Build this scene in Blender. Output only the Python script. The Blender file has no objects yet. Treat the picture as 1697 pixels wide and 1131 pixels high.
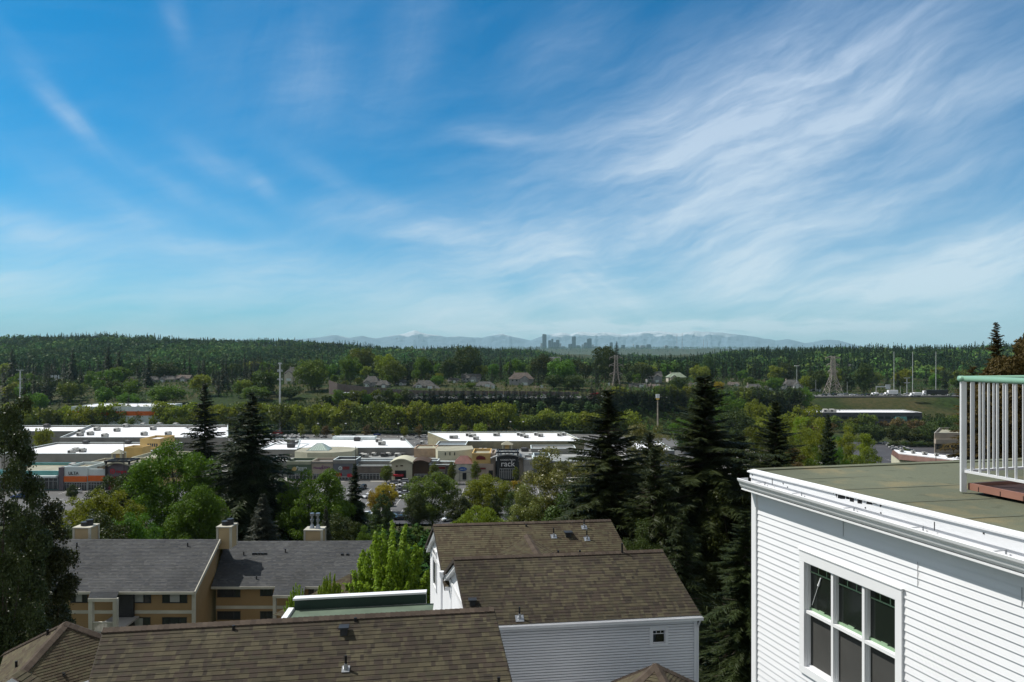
import bpy, bmesh, math, random
import numpy as np
from mathutils import Vector
F = 1131.3; CX = 848.5; HY = 585.0; CZ = 53.0
random.seed(7)
HAZE_COL = (.55, .88, 1.0, 1); HAZE_D = 3.4e-5
SKY_LO = (.12, .78, 1.08); SKY_HI = (.0, .68, 1.0)
CLOUD_LO = (7.3, 8.5, 9.0); CLOUD_HI = (4.8, 6.0, 7.8)
sc = bpy.context.scene
col = sc.collection
def P(px, py, Y): return Vector(((px-CX)/F*Y, Y, CZ-(py-HY)/F*Y))
def PX(px, Y): return (px-CX)/F*Y
def PZ(py, Y): return CZ-(py-HY)/F*Y
# ------------------------------------------------------------------ terrain table
COLS = np.array([-800, 0, 300, 600, 850, 1000, 1250, 1450, 1697, 2500.])
TAB = [
(-60, [36]*10), (0, [36]*10), (20, [36]*10), (40, [31]*10), (58, [25.5]*10), (110, [19]*10), (150, [12]*10),
(190, [4]*10), (212, [0]*10), (445, [0]*10), (470, [2, 2, 1, 0, 0, 0, 0, 0, 0, 0]),
(488, [6, 6, 8, 18, 18, 17, 8, 2, 2, 2]), (496, [7, 7, 10, 19.2, 19.2, 19.2, 12, 3, 3, 3]),
(515, [9, 9, 13, 19.5, 19.5, 19.5, 17, 11, 11, 11]), (532, [10, 10, 15, 21, 21, 21, 18.2, 18.2, 18.2, 18.2]),
(560, [11, 11, 17, 23.5, 23.5, 23.5, 18.5, 18.2, 18.2, 18.2]), (620, [14, 14, 21, 25, 25, 25, 21, 18, 18, 18]),
(750, [22, 22, 24, 27, 28, 28, 24, 18, 18, 18]), (900, [22, 22, 22, 22, 24, 24, 20, 18, 18, 18]),
(1100, [16, 16, 14, 10, 8, 8, 24, 28, 28, 24]), (1350, [38, 38, 36, 20, 4, 6, 36, 42, 44, 40]),
(1600, [60, 60, 58, 38, 20, 4, 34, 40, 42, 40]), (1950, [84, 83, 80, 56, 42, 16, 30, 38, 40, 40]),
(2400, [80, 80, 78, 58, 47, 30, 30, 30, 30, 30]), (3200, [40]*10), (5000, [20]*10), (7600, [30]*10),
(8600, [40, 40, 60, 84, 92, 98, 98, 88, 60, 40]), (9400, [60, 60, 80, 104, 110, 112, 110, 100, 80, 60]), (11500, [60]*3+[96]*5+[60]*2), (13500, [0]*10), (28000, [0]*10)]
TY = np.array([t[0] for t in TAB], float); TZ = np.array([t[1] for t in TAB], float)
def gz(x, y):
    x = np.asarray(x, float); y = np.asarray(y, float)
    c = np.clip(x/np.maximum(y, 15)*F+CX, COLS[0], COLS[-1])
    yy = np.clip(y, TY[0], TY[-1]-1e-3)
    i = np.clip(np.searchsorted(TY, yy, side='right')-1, 0, len(TY)-2); j = np.clip(np.searchsorted(COLS, c, side='right')-1, 0, len(COLS)-2)
    v = (yy-TY[i])/(TY[i+1]-TY[i]); u = (c-COLS[j])/(COLS[j+1]-COLS[j])
    z = (TZ[i, j]*(1-u)+TZ[i, j+1]*u)*(1-v)+(TZ[i+1, j]*(1-u)+TZ[i+1, j+1]*u)*v
    amp = np.clip((y-900)/1000, 0, 1)*5
    return z + amp*(np.sin(x/97+y/140)+np.sin(x/41-y/230+2)*.6)
def G(x, y): return float(gz(x, y))
# ------------------------------------------------------------------ materials
def nt(name):
    m = bpy.data.materials.new(name); m.use_nodes = True; t = m.node_tree; t.nodes.clear(); return m, t
def N(t, typ, ins=None, **kw):
    n = t.nodes.new(typ)
    for k, v in kw.items(): setattr(n, k, v)
    if ins:
        for k, v in ins.items():
            if isinstance(v, bpy.types.NodeSocket): t.links.new(v, n.inputs[k])
            else: n.inputs[k].default_value = v
    return n
def M(t, op, a, b=0.0, c=0.0): return N(t, 'ShaderNodeMath', {0: a, 1: b, 2: c}, operation=op).outputs[0]
def c4(c): return (c[0], c[1], c[2], 1)
def mixc(t, f, a, b, bt='MIX'):
    n = N(t, 'ShaderNodeMix', data_type='RGBA', blend_type=bt)
    for s, v in ((n.inputs['Factor'], f), (n.inputs[6], a), (n.inputs[7], b)):
        if isinstance(v, bpy.types.NodeSocket): t.links.new(v, s)
        else: s.default_value = v if not isinstance(v, tuple) or len(v) == 4 else c4(v)
    return n.outputs[2]
def out(t, sh): t.links.new(sh, N(t, 'ShaderNodeOutputMaterial').inputs[0])
def noise(t, scale, detail=4, co=None, rough=.5):
    n = N(t, 'ShaderNodeTexNoise', {'Scale': scale, 'Detail': detail, 'Roughness': rough})
    t.links.new(co if co else N(t, 'ShaderNodeNewGeometry').outputs['Position'], n.inputs['Vector']); return n.outputs[0]
def mat(name, c, rough=.7, var=.25, scale=.5, metal=0, spec=.3, bump=0, bscale=20, fine=0):
    m, t = nt(name)
    a = noise(t, scale, 6); fac = N(t, 'ShaderNodeMapRange', {0: a, 1: .3, 2: .7}).outputs[0]
    lo = tuple(x*(1-var) for x in c); hi = tuple(min(1, x*(1+var*.6)) for x in c)
    cc = mixc(t, fac, lo, hi)
    if fine:
        b = noise(t, bscale, 3); cc = mixc(t, M(t, 'MULTIPLY', b, fine), cc, tuple(x*.35 for x in c))
    p = N(t, 'ShaderNodeBsdfPrincipled', {'Base Color': cc, 'Roughness': rough, 'Metallic': metal, 'Specular IOR Level': spec})
    if bump:
        bn = N(t, 'ShaderNodeBump', {'Height': noise(t, bscale, 4), 'Strength': bump, 'Distance': .01}); t.links.new(bn.outputs[0], p.inputs['Normal'])
    out(t, p.outputs[0]); return m
def leafmat(name, c, var=.35, trans=.3, rough=.5, scale=3., spec=.15, attr=False, rnd=.25):
    m, t = nt(name)
    tc = N(t, 'ShaderNodeTexCoord').outputs['Object']
    a = N(t, 'ShaderNodeMapRange', {0: noise(t, scale, 5, tc), 1: .32, 2: .68}).outputs[0]
    b = N(t, 'ShaderNodeMapRange', {0: noise(t, scale*14, 2, tc), 1: .3, 2: .7}).outputs[0]
    f = M(t, 'MULTIPLY_ADD', a, .6, M(t, 'MULTIPLY', b, .4))
    cc = mixc(t, f, tuple(x*(1-var) for x in c), (c[0]*(1+var*.9), c[1]*(1+var*.7), c[2]*(1+var*.3)))
    if attr:
        at = N(t, 'ShaderNodeAttribute', attribute_name='tint'); cc = mixc(t, 1., cc, at.outputs['Color'], 'MULTIPLY')
    oi = N(t, 'ShaderNodeObjectInfo').outputs['Random']
    hs = N(t, 'ShaderNodeHueSaturation', {'Hue': M(t, 'MULTIPLY_ADD', oi, .05*rnd*4, .5-.025*rnd*4), 'Value': M(t, 'MULTIPLY_ADD', oi, rnd*2, 1-rnd), 'Saturation': 1., 'Color': cc}).outputs[0]
    p = N(t, 'ShaderNodeBsdfPrincipled', {'Base Color': hs, 'Roughness': rough, 'Specular IOR Level': spec})
    if trans:
        tr = N(t, 'ShaderNodeBsdfTranslucent', {'Color': mixc(t, .5, hs, (min(1, c[0]*1.7), min(1, c[1]*1.7), c[2]*.8))})
        s = N(t, 'ShaderNodeMixShader', {0: trans, 1: p.outputs[0], 2: tr.outputs[0]}).outputs[0]
    else: s = p.outputs[0]
    out(t, s); return m
def shingle(name, cols, w=.3, h=.143, rough=.9, big=.25):
    m, t = nt(name)
    uv = N(t, 'ShaderNodeUVMap', uv_map='uv').outputs[0]
    s = N(t, 'ShaderNodeSeparateXYZ', {0: uv})
    row = M(t, 'FLOOR', M(t, 'DIVIDE', s.outputs[1], h))
    ofs = N(t, 'ShaderNodeTexWhiteNoise', {'W': row}, noise_dimensions='1D').outputs[0]
    u = M(t, 'ADD', M(t, 'DIVIDE', s.outputs[0], w), M(t, 'MULTIPLY', ofs, 7.3))
    uw = M(t, 'ADD', u, M(t, 'MULTIPLY', M(t, 'SINE', M(t, 'MULTIPLY', u, 2.1)), .32))
    cl = M(t, 'FLOOR', uw)
    v = N(t, 'ShaderNodeCombineXYZ', {0: cl, 1: row}).outputs[0]
    wn = N(t, 'ShaderNodeTexWhiteNoise', {'Vector': v}, noise_dimensions='2D').outputs[0]
    r = N(t, 'ShaderNodeValToRGB', {0: wn}); e = r.color_ramp.elements
    r.color_ramp.interpolation = 'LINEAR'
    e[0].position = 0; e[0].color = c4(cols[0]); e[1].position = 1; e[1].color = c4(cols[-1])
    for i, c in enumerate(cols[1:-1]):
        x = e.new((i+1)/(len(cols)-1)); x.color = c4(c)
    g = N(t, 'ShaderNodeMapRange', {0: noise(t, .35, 6), 1: .3, 2: .7, 3: 1-big, 4: 1+big*.5}).outputs[0]
    gr = N(t, 'ShaderNodeMapRange', {0: noise(t, 60, 2), 1: .3, 2: .7, 3: .78, 4: 1.2}).outputs[0]
    cc = mixc(t, 1., r.outputs[0], N(t, 'ShaderNodeCombineColor', {0: M(t, 'MULTIPLY', g, gr), 1: M(t, 'MULTIPLY', g, gr), 2: M(t, 'MULTIPLY', M(t, 'MULTIPLY', g, gr), .97)}).outputs[0], 'MULTIPLY')
    p = N(t, 'ShaderNodeBsdfPrincipled', {'Base Color': cc, 'Roughness': rough, 'Specular IOR Level': .2})
    b = N(t, 'ShaderNodeBump', {'Height': M(t, 'ADD', M(t, 'MULTIPLY', wn, .7), M(t, 'MULTIPLY', noise(t, 90, 2), .35)), 'Strength': .7, 'Distance': .006})
    t.links.new(b.outputs[0], p.inputs['Normal']); out(t, p.outputs[0]); return m
# ------------------------------------------------------------------ mesh helpers
class MB:
    def __init__(s): s.v = []; s.f = []; s.m = []; s.uv = []
    def poly(s, pts, m=0, uv=None):
        b = len(s.v); s.v += [tuple(p) for p in pts]; s.f.append(tuple(range(b, b+len(pts)))); s.m.append(m); s.uv.append(uv or [(0, 0)]*len(pts))
    def hexa(s, p, m=0):   # p: 4 bottom ccw, 4 top ccw
        b = len(s.v); s.v += [tuple(q) for q in p]
        for f in ((3, 2, 1, 0), (4, 5, 6, 7), (0, 1, 5, 4), (1, 2, 6, 5), (2, 3, 7, 6), (3, 0, 4, 7)):
            s.f.append(tuple(b+i for i in f)); s.m.append(m); s.uv.append([(0, 0)]*4)
    def box(s, x0, x1, y0, y1, z0, z1, m=0, rot=0, c=None):
        pts = [(x0, y0), (x1, y0), (x1, y1), (x0, y1)]
        if rot:
            cx, cy = c or ((x0+x1)/2, (y0+y1)/2); ca, sa = math.cos(rot), math.sin(rot)
            pts = [(cx+(x-cx)*ca-(y-cy)*sa, cy+(x-cx)*sa+(y-cy)*ca) for x, y in pts]
        s.hexa([(x, y, z0) for x, y in pts]+[(x, y, z1) for x, y in pts], m)
    def obox(s, o, u, v, w, m=0):   # origin + 3 edge vectors
        o, u, v, w = map(Vector, (o, u, v, w)); s.hexa([o, o+u, o+u+v, o+v, o+w, o+u+w, o+u+v+w, o+v+w], m)
    def tube(s, p0, p1, r0, r1=None, n=8, m=0, cap=True):
        p0, p1 = Vector(p0), Vector(p1); r1 = r0 if r1 is None else r1
        d = (p1-p0).normalized(); a = d.orthogonal().normalized(); b = d.cross(a)
        k = len(s.v)
        for p, r in ((p0, r0), (p1, r1)):
            for i in range(n):
                t = 2*math.pi*i/n; s.v.append(tuple(p+a*(r*math.cos(t))+b*(r*math.sin(t))))
        for i in range(n):
            j = (i+1) % n; s.f.append((k+i, k+j, k+n+j, k+n+i)); s.m.append(m); s.uv.append([(0, 0)]*4)
        if cap:
            s.f.append(tuple(k+n+i for i in range(n))); s.m.append(m); s.uv.append([(0, 0)]*n)
            s.f.append(tuple(k+n-1-i for i in range(n))); s.m.append(m); s.uv.append([(0, 0)]*n)
    def courses(s, TL, TR, BR, BL, h, lift=.012, m=0, lo=.001, u0=0., v0=0., out_dir=None):
        TL, TR, BR, BL = map(Vector, (TL, TR, BR, BL))
        nrm = (TR-TL+BR-BL).cross(BL-TL+BR-TR)*-1; nrm.normalize()
        if out_dir is not None and nrm.dot(Vector(out_dir)) < 0: nrm = -nrm
        L = max((BL-TL).length, (BR-TR).length); n = max(1, int(round(L/h)))
        ud = (BR-BL).normalized() if (BR-BL).length > .01 else (TR-TL).normalized()
        org = TL
        def uv(p, v): return ((p-org).dot(ud)+u0, v)
        for k in range(n):
            a, b = k/n, (k+1)/n
            A, B, C, D = TL.lerp(BL, a), TR.lerp(BR, a), TR.lerp(BR, b), TL.lerp(BL, b)
            va, vb = v0+(k+.02)*h, v0+(k+.98)*h
            A1, B1, C1, D1 = A+nrm*lo, B+nrm*lo, C+nrm*(lift+lo), D+nrm*(lift+lo)
            s.poly([A1, D1, C1, B1], m, [uv(A, va), uv(D, vb), uv(C, vb), uv(B, va)])
            s.poly([D1, D+nrm*lo, C+nrm*lo, C1], m, [uv(D, vb)]*2+[uv(C, vb)]*2)
    def build(s, name, mats, parent=None, smooth=False):
        me = bpy.data.meshes.new(name)
        o0 = Vector(parent.location) if parent is not None else Vector((0, 0, 0))
        me.from_pydata([(x-o0.x, y-o0.y, z-o0.z) for x, y, z in s.v], [], s.f)
        if not isinstance(mats, (list, tuple)): mats = [mats]
        for m_ in mats: me.materials.append(m_)
        me.polygons.foreach_set('material_index', s.m)
        if any(u != (0, 0) for q in s.uv for u in q):
            l = me.uv_layers.new(name='uv'); l.data.foreach_set('uv', [c for q in s.uv for u in q for c in u])
        if smooth: me.polygons.foreach_set('use_smooth', [True]*len(s.f))
        me.update()
        o = bpy.data.objects.new(name, me); col.objects.link(o)
        if parent is not None:
            o.parent = parent
            if parent.parent is not None: pass
        return o
def top(mb, name, mats, origin, smooth=False):  # a thing that is one mesh, origin at its base
    class _O: pass
    p = _O(); p.location = origin; p.parent = None
    o0 = Vector(origin); mb.v = [(x-o0.x, y-o0.y, z-o0.z) for x, y, z in mb.v]
    o = mb.build(name, mats, None, smooth); o.location = o0; return o
def sub(mb, name, mats, parent, smooth=False):  # sub-part of a part: world coords minus root location
    root = parent.parent if parent.parent else parent
    o0 = Vector(root.location); mb.v = [(x-o0.x, y-o0.y, z-o0.z) for x, y, z in mb.v]
    o = mb.build(name, mats, None, smooth); o.parent = parent; return o
def tag(o, label=None, cat=None, group=None, kind=None):
    if label: o['label'] = label
    if cat: o['category'] = cat
    if group: o['group'] = group
    if kind: o['kind'] = kind
    return o
def thing(name, label, cat, loc, group=None):
    o = bpy.data.objects.new(name, None); o.empty_display_size = .5; col.objects.link(o); o.location = loc
    return tag(o, label, cat, group)
def copy_tree(o, parent=None):
    c = o.copy(); col.objects.link(c)
    if parent is not None: c.parent = parent
    for ch in o.children: copy_tree(ch, c)
    return c
def npmesh(name, verts, faces_n, mats, k=4, tint=None):  # verts (n*k,3) -> n polys of k verts
    me = bpy.data.meshes.new(name); nv = len(verts); nf = nv//k
    me.vertices.add(nv); me.vertices.foreach_set('co', np.ascontiguousarray(verts, dtype=np.float32).ravel())
    me.loops.add(nv); me.loops.foreach_set('vertex_index', np.arange(nv, dtype=np.int32))
    me.polygons.add(nf); me.polygons.foreach_set('loop_start', np.arange(0, nv, k, dtype=np.int32))
    if isinstance(mats, (list, tuple)):
        for m_ in mats: me.materials.append(m_)
    else: me.materials.append(mats)
    if tint is not None:
        a = me.color_attributes.new('tint', 'FLOAT_COLOR', 'POINT'); a.data.foreach_set('color', np.ascontiguousarray(tint, dtype=np.float32).ravel())
    me.update(calc_edges=True); me.validate(); return me
def text(s_, size, loc, m, parent, name='lettering', rotz=0., thick=.05, ax='CENTER', sx=1.):
    cu = bpy.data.curves.new('t', 'FONT'); cu.body = s_; cu.size = size; cu.align_x = ax; cu.align_y = 'CENTER'; cu.extrude = thick
    to = bpy.data.objects.new('t', cu); col.objects.link(to); bpy.context.view_layer.update()
    me = bpy.data.meshes.new_from_object(to.evaluated_get(bpy.context.evaluated_depsgraph_get())); bpy.data.objects.remove(to)
    me.name = name; me.materials.clear(); me.materials.append(m)
    o = bpy.data.objects.new(name, me); col.objects.link(o)
    root = parent
    while root.parent: root = root.parent
    o.parent = parent; o.location = Vector(loc)-Vector(root.location); o.rotation_euler = (math.pi/2, 0, rotz); o.scale = (sx, 1, 1); return o
# ------------------------------------------------------------------ camera, sun, sky, render settings
cam = bpy.data.cameras.new('camera'); co = bpy.data.objects.new('camera', cam); col.objects.link(co); sc.camera = co
co.location = (0, 0, CZ); co.rotation_euler = (math.pi/2, 0, 0); cam.sensor_width = 36; cam.lens = 24; cam.shift_y = -(HY-565.5)/1697*-1
cam.clip_start = .1; cam.clip_end = 90000
SE, SA = math.radians(52), math.radians(-72)
sd = Vector((math.sin(SA)*math.cos(SE), math.cos(SA)*math.cos(SE), math.sin(SE)))
sl = bpy.data.lights.new('sun', 'SUN'); sl.energy = 4.8; sl.angle = math.radians(.53); sl.color = (1, .955, .89)
so = bpy.data.objects.new('sun', sl); col.objects.link(so); so.rotation_euler = sd.to_track_quat('Z', 'Y').to_euler(); so.location = (0, 0, 300)
w = bpy.data.worlds.new('World'); sc.world = w; w.use_nodes = True; t = w.node_tree; t.nodes.clear()
sky = N(t, 'ShaderNodeTexSky', sky_type='NISHITA'); sky.sun_disc = False; sky.sun_elevation = SE; sky.sun_rotation = SA % (2*math.pi)
sky.air_density = 1.0; sky.dust_density = .6; sky.ozone_density = 3.0; sky.altitude = 100
d = N(t, 'ShaderNodeTexCoord').outputs['Generated']; sp = N(t, 'ShaderNodeSeparateXYZ', {0: d})
az = M(t, 'ARCTAN2', sp.outputs[0], sp.outputs[1]); el = M(t, 'ARCSINE', sp.outputs[2])
AE = N(t, 'ShaderNodeCombineXYZ', {0: az, 1: el}).outputs[0]
wv = N(t, 'ShaderNodeTexNoise', {'Vector': AE, 'Scale': 4.0, 'Detail': 6.}).outputs[1]
warp = N(t, 'ShaderNodeVectorMath', {0: AE, 1: N(t, 'ShaderNodeVectorMath', {0: N(t, 'ShaderNodeVectorMath', {0: wv, 1: (.5, .5, .5)}, operation='SUBTRACT').outputs[0], 1: (.10, .10, .10)}, operation='MULTIPLY').outputs[0]}, operation='ADD').outputs[0]
def streak(ang, sx, sy, seed, detail=9, rough=.58):
    mp = N(t, 'ShaderNodeMapping', {'Vector': warp, 'Rotation': (0, 0, math.radians(-ang))})
    m2 = N(t, 'ShaderNodeMapping', {'Vector': mp.outputs[0], 'Scale': (sx, sy, 1), 'Location': (seed, seed*2.3, seed)})
    return N(t, 'ShaderNodeMapRange', {0: N(t, 'ShaderNodeTexNoise', {'Vector': m2.outputs[0], 'Scale': 1., 'Detail': detail, 'Roughness': rough, 'Lacunarity': 2.1}).outputs[0], 1: .37, 2: .74}).outputs[0]
ST = {30: streak(27, 3.6, 15, 1.2), 5: streak(8, 3.4, 17, 4.1), -40: streak(-38, 3.6, 20, 7.7), 70: streak(72, 4, 15, 9.3)}
FI = streak(18, 9, 60, 3.3, 6, .62)
patches = [  # px, py, half length, half width, angle, strength, streak set
(1390, 115, 250, 80, 28, .95, 30), (1270, 200, 230, 70, 20, .5, 30), (1000, 330, 260, 90, 12, .3, 5), (1150, 255, 240, 60, 8, .6, 5), (1300, 350, 110, 42, 38, .8, 30), (1060, 400, 330, 80, 5, .75, 5), (1120, 180, 150, 22, 14, .4, 5), (330, 330, 150, 14, -20, .28, -40), (560, 300, 120, 14, -25, .3, -40), (700, 330, 120, 14, 10, .35, 5),
(690, 385, 170, 26, -12, .55, 5), (860, 420, 160, 45, 5, .45, 5), (1600, 175, 190, 45, 32, .55, 30), (1560, 300, 230, 30, 24, .5, 30), (1560, 470, 210, 55, 18, .9, 30), (1340, 495, 110, 34, 4, .6, 5),
(990, 490, 90, 40, -38, .75, -40), (1230, 470, 60, 40, 40, .35, 30), (70, 130, 90, 10, -48, .22, -40), (110, 190, 45, 9, -38, .7, -40), (30, 375, 110, 17, -8, .6, 5), (190, 340, 160, 22, -25, .3, -40), (1120, 100, 200, 30, 12, .3, 30),
(90, 480, 300, 34, 3, .4, 5), (420, 430, 200, 26, -10, .4, 5), (520, 130, 70, 40, 72, .35, 70), (680, 70, 110, 30, 66, .36, 70), (420, 90, 160, 80, 50, .22, 70), (820, 225, 70, 11, -4, .5, 5), (930, 60, 90, 45, 30, .3, 30), (290, 30, 40, 12, -70, .35, -40), (350, 270, 60, 16, -30, .3, -40), (440, 310, 30, 10, -40, .45, -40), (1660, 400, 120, 40, 30, .45, 30)]
dens = None
for px, py, L, W, ang, st, k in patches:
    r_ = math.hypot(px-CX, F); a0 = math.atan2(px-CX, F); e0 = math.atan2(HY-py, r_); sc_ = math.cos(a0)
    mp = N(t, 'ShaderNodeMapping', {'Vector': AE, 'Location': (-a0, -e0, 0)}, vector_type='POINT')
    m2 = N(t, 'ShaderNodeMapping', {'Vector': mp.outputs[0], 'Rotation': (0, 0, math.radians(-ang))})
    s_ = N(t, 'ShaderNodeVectorMath', {0: m2.outputs[0], 1: (F/(L*sc_*1.0), F/(W*1.25), 0)}, operation='MULTIPLY')
    q = N(t, 'ShaderNodeVectorMath', {0: s_.outputs[0], 1: s_.outputs[0]}, operation='DOT_PRODUCT').outputs['Value']
    g = M(t, 'MULTIPLY', M(t, 'EXPONENT', M(t, 'MULTIPLY', q, -.85)), st)
    x = M(t, 'MULTIPLY', g, M(t, 'MULTIPLY', M(t, 'MULTIPLY_ADD', ST[k], .62, .30), M(t, 'MULTIPLY_ADD', FI, .42, .66)))
    dens = x if dens is None else M(t, 'ADD', dens, x)
base = M(t, 'MULTIPLY', M(t, 'MULTIPLY', ST[5], ST[30]), .2)
lowf = N(t, 'ShaderNodeMapRange', {0: el, 1: 0., 2: .30, 3: 1., 4: 0.}, interpolation_type='SMOOTHSTEP').outputs[0]
low = M(t, 'MULTIPLY', M(t, 'POWER', lowf, 2.2), M(t, 'MULTIPLY_ADD', ST[5], .4, .36))
# bank of flat cumulus low over the far mountains
ba = M(t, 'DIVIDE', M(t, 'SUBTRACT', az, .22), .27); be = M(t, 'DIVIDE', M(t, 'SUBTRACT', el, .035), .0105)
bq = M(t, 'ADD', M(t, 'MULTIPLY', ba, ba), M(t, 'MULTIPLY', be, be))
bn = N(t, 'ShaderNodeTexNoise', {'Vector': N(t, 'ShaderNodeMapping', {'Vector': AE, 'Scale': (14, 75, 1)}).outputs[0], 'Scale': 1., 'Detail': 7., 'Roughness': .6}).outputs[0]
bank = M(t, 'MULTIPLY', M(t, 'EXPONENT', M(t, 'MULTIPLY', bq, -.8)), N(t, 'ShaderNodeMapRange', {0: bn, 1: .35, 2: .6, 3: .1, 4: .95}).outputs[0])
dens = M(t, 'ADD', M(t, 'ADD', M(t, 'ADD', dens, base), low), bank)
dens = M(t, 'MINIMUM', M(t, 'MULTIPLY', M(t, 'MAXIMUM', dens, 0.), .88), .86)
fill_cloud = N(t, 'ShaderNodeMapRange', {0: sp.outputs[1], 1: .66, 2: .3, 3: 0., 4: .8}, interpolation_type='SMOOTHSTEP').outputs[0]  # added pale cloud outside the view, whitening the fill light on shaded walls
upf = N(t, 'ShaderNodeMapRange', {0: el, 1: .0, 2: .42}).outputs[0]
tint = mixc(t, upf, SKY_LO, SKY_HI)
blue = mixc(t, 1., sky.outputs[0], tint, 'MULTIPLY')
cloud = mixc(t, upf, CLOUD_LO, CLOUD_HI)
bg = N(t, 'ShaderNodeBackground', {'Color': mixc(t, fill_cloud, mixc(t, dens, blue, cloud), (4.5, 4.45, 4.35)), 'Strength': .1})
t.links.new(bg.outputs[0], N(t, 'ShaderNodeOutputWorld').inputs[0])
sc.view_settings.view_transform = 'Standard'; sc.view_settings.look = 'None'; sc.view_settings.gamma = 1; sc.view_settings.exposure = .1
sc.render.engine = 'CYCLES'; cy = sc.cycles; cy.max_bounces = 5; cy.diffuse_bounces = 2; cy.glossy_bounces = 2; cy.transmission_bounces = 3; cy.transparent_max_bounces = 4; cy.volume_bounces = 0
cy.use_denoising = True; cy.use_adaptive_sampling = True; cy.adaptive_threshold = .02; cy.caustics_reflective = False; cy.caustics_refractive = False
# ------------------------------------------------------------------ material set
WHITE = mat('white_paint', (.8, .81, .83), .45, .05, .8)
WHITE2 = mat('white_siding', (.78, .79, .81), .5, .06, .7, bump=.05, bscale=4)
TRIM = mat('white_trim', (.8, .81, .82), .4, .05, 1.)
MEMB = mat('roof_membrane', (.125, .135, .09), .85, .35, .8, fine=.35, bscale=60)
def stained(name, c, stain, scale):
    m, t = nt(name); a = N(t, 'ShaderNodeMapRange', {0: noise(t, scale, 8, rough=.62), 1: .52, 2: .68, 4: .75}).outputs[0]; b = N(t, 'ShaderNodeMapRange', {0: noise(t, scale*.35, 5), 1: .35, 2: .65, 3: .8, 4: 1.15}).outputs[0]; g = N(t, 'ShaderNodeMapRange', {0: noise(t, 90, 2), 1: .3, 2: .7, 3: .85, 4: 1.12}).outputs[0]
    f = M(t, 'MULTIPLY', b, g); cc = mixc(t, 1., mixc(t, a, c, stain), N(t, 'ShaderNodeCombineColor', {0: f, 1: f, 2: f}).outputs[0], 'MULTIPLY')
    d2 = N(t, 'ShaderNodeMapRange', {0: noise(t, scale*5, 4), 1: .62, 2: .7, 4: .55}).outputs[0]; cc = mixc(t, d2, cc, tuple(x*.55 for x in c))
    p = N(t, 'ShaderNodeBsdfPrincipled', {'Base Color': cc, 'Roughness': .85, 'Specular IOR Level': .2}); bn = N(t, 'ShaderNodeBump', {'Height': noise(t, 60, 3), 'Strength': .3, 'Distance': .01}); t.links.new(bn.outputs[0], p.inputs['Normal']); out(t, p.outputs[0]); return m
MEMB = stained('roof_membrane_stained', (.12, .13, .088), (.23, .19, .1), 1.1)
GREENM = mat('green_membrane', (.11, .15, .11), .8, .25, 1.)
DKGREEN = mat('dark_green_flashing', (.03, .055, .045), .6, .2, 1.)
SH_A = shingle('shingle_brown', [(.036, .03, .024), (.055, .043, .034), (.05, .045, .031), (.067, .057, .038), (.083, .073, .047)], .15, .17)
SH_C = shingle('shingle_brown_weathered', [(.055, .043, .03), (.075, .06, .04), (.08, .072, .045), (.1, .085, .053)], .16, .17)
SH_CAP = shingle('ridge_cap', [(.055, .042, .034), (.09, .07, .055)], .2)
SH_G = shingle('shingle_grey', [(.05, .053, .06), (.075, .078, .084), (.062, .064, .066), (.095, .097, .1)], .3, .143)
SH_H = shingle('shingle_dull', [(.06, .06, .062), (.085, .085, .085), (.11, .108, .105)], .9, .4)
SH_B = shingle('shingle_pinkbrown', [(.1, .082, .075), (.14, .12, .11)], .9, .4)
BLACK = mat('black_rubber', (.012, .012, .013), .5, .2, 3)
METAL = mat('galvanised_metal', (.4, .42, .44), .35, .2, 3, metal=.8)
DMETAL = mat('dark_metal', (.03, .032, .035), .5, .2, 3)
GLASS = mat('window_glass', (.012, .016, .014), .06, .2, 1., spec=.6)
HGLASS = mat('house_glass', (.03, .035, .04), .12, .2, 1., spec=.6)
SCREEN = mat('insect_screen', (.062, .062, .058), .8, .15, 3, fine=.2, bscale=200)
SAGE = mat('sage_green_vinyl', (.25, .38, .24), .5, .1, 3)
TAN = mat('tan_siding', (.3, .2, .095), .75, .12, .6)
TANL = mat('cream_siding', (.46, .35, .2), .7, .1, .8)
CREAM = mat('cream_stucco', (.5, .49, .37), .85, .12, .3)
YELL = mat('yellow_stucco', (.55, .38, .15), .85, .12, .3)
PINKT = mat('pink_tan_stucco', (.4, .33, .27), .85, .12, .3)
GREY = mat('grey_stucco', (.22, .215, .2), .85, .2, .2)
BEIGE = mat('beige_stucco', (.36, .31, .25), .85, .12, .3)
SLATE = mat('slate_stucco', (.12, .13, .15), .8, .12, .3)
OLIVE = mat('olive_stucco', (.09, .13, .085), .8, .12, .3)
DBROWN = mat('brown_panel', (.06, .035, .02), .8, .2, .3)
DRED = mat('dark_red_panel', (.16, .02, .02), .6, .2, 1)
REDB = mat('red_awning', (.42, .02, .035), .6, .15, 1)
ORNG = mat('orange_panel', (.62, .13, .02), .6, .08, 1)
TEAL = mat('teal_glass', (.12, .33, .32), .25, .2, .3, spec=.6)
PALEW = mat('pale_panel', (.62, .7, .7), .6, .08, .5)
PURP = mat('purple_grey_panel', (.13, .11, .13), .7, .1, .5)
ROOFW = mat('white_roof_membrane', (.84, .85, .87), .6, .16, .09, fine=.15, bscale=1.2)
ROOFG = mat('grey_roof_membrane', (.27, .28, .275), .8, .3, .12)
ROOFB = mat('blue_grey_roof', (.15, .175, .19), .8, .3, .2)
ROOFT = mat('tan_roof', (.3, .29, .22), .85, .2, .2)
RTU = mat('rooftop_unit_metal', (.36, .36, .34), .6, .2, 1)
RTUD = mat('rooftop_unit_dark', (.06, .06, .06), .7, .2, 1)
CONC = mat('concrete', (.36, .35, .33), .85, .2, .3)
ASPH = mat('asphalt', (.115, .115, .115), .9, .25, .08)
ASPH2 = mat('new_asphalt', (.06, .06, .068), .9, .2, .08)
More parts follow.
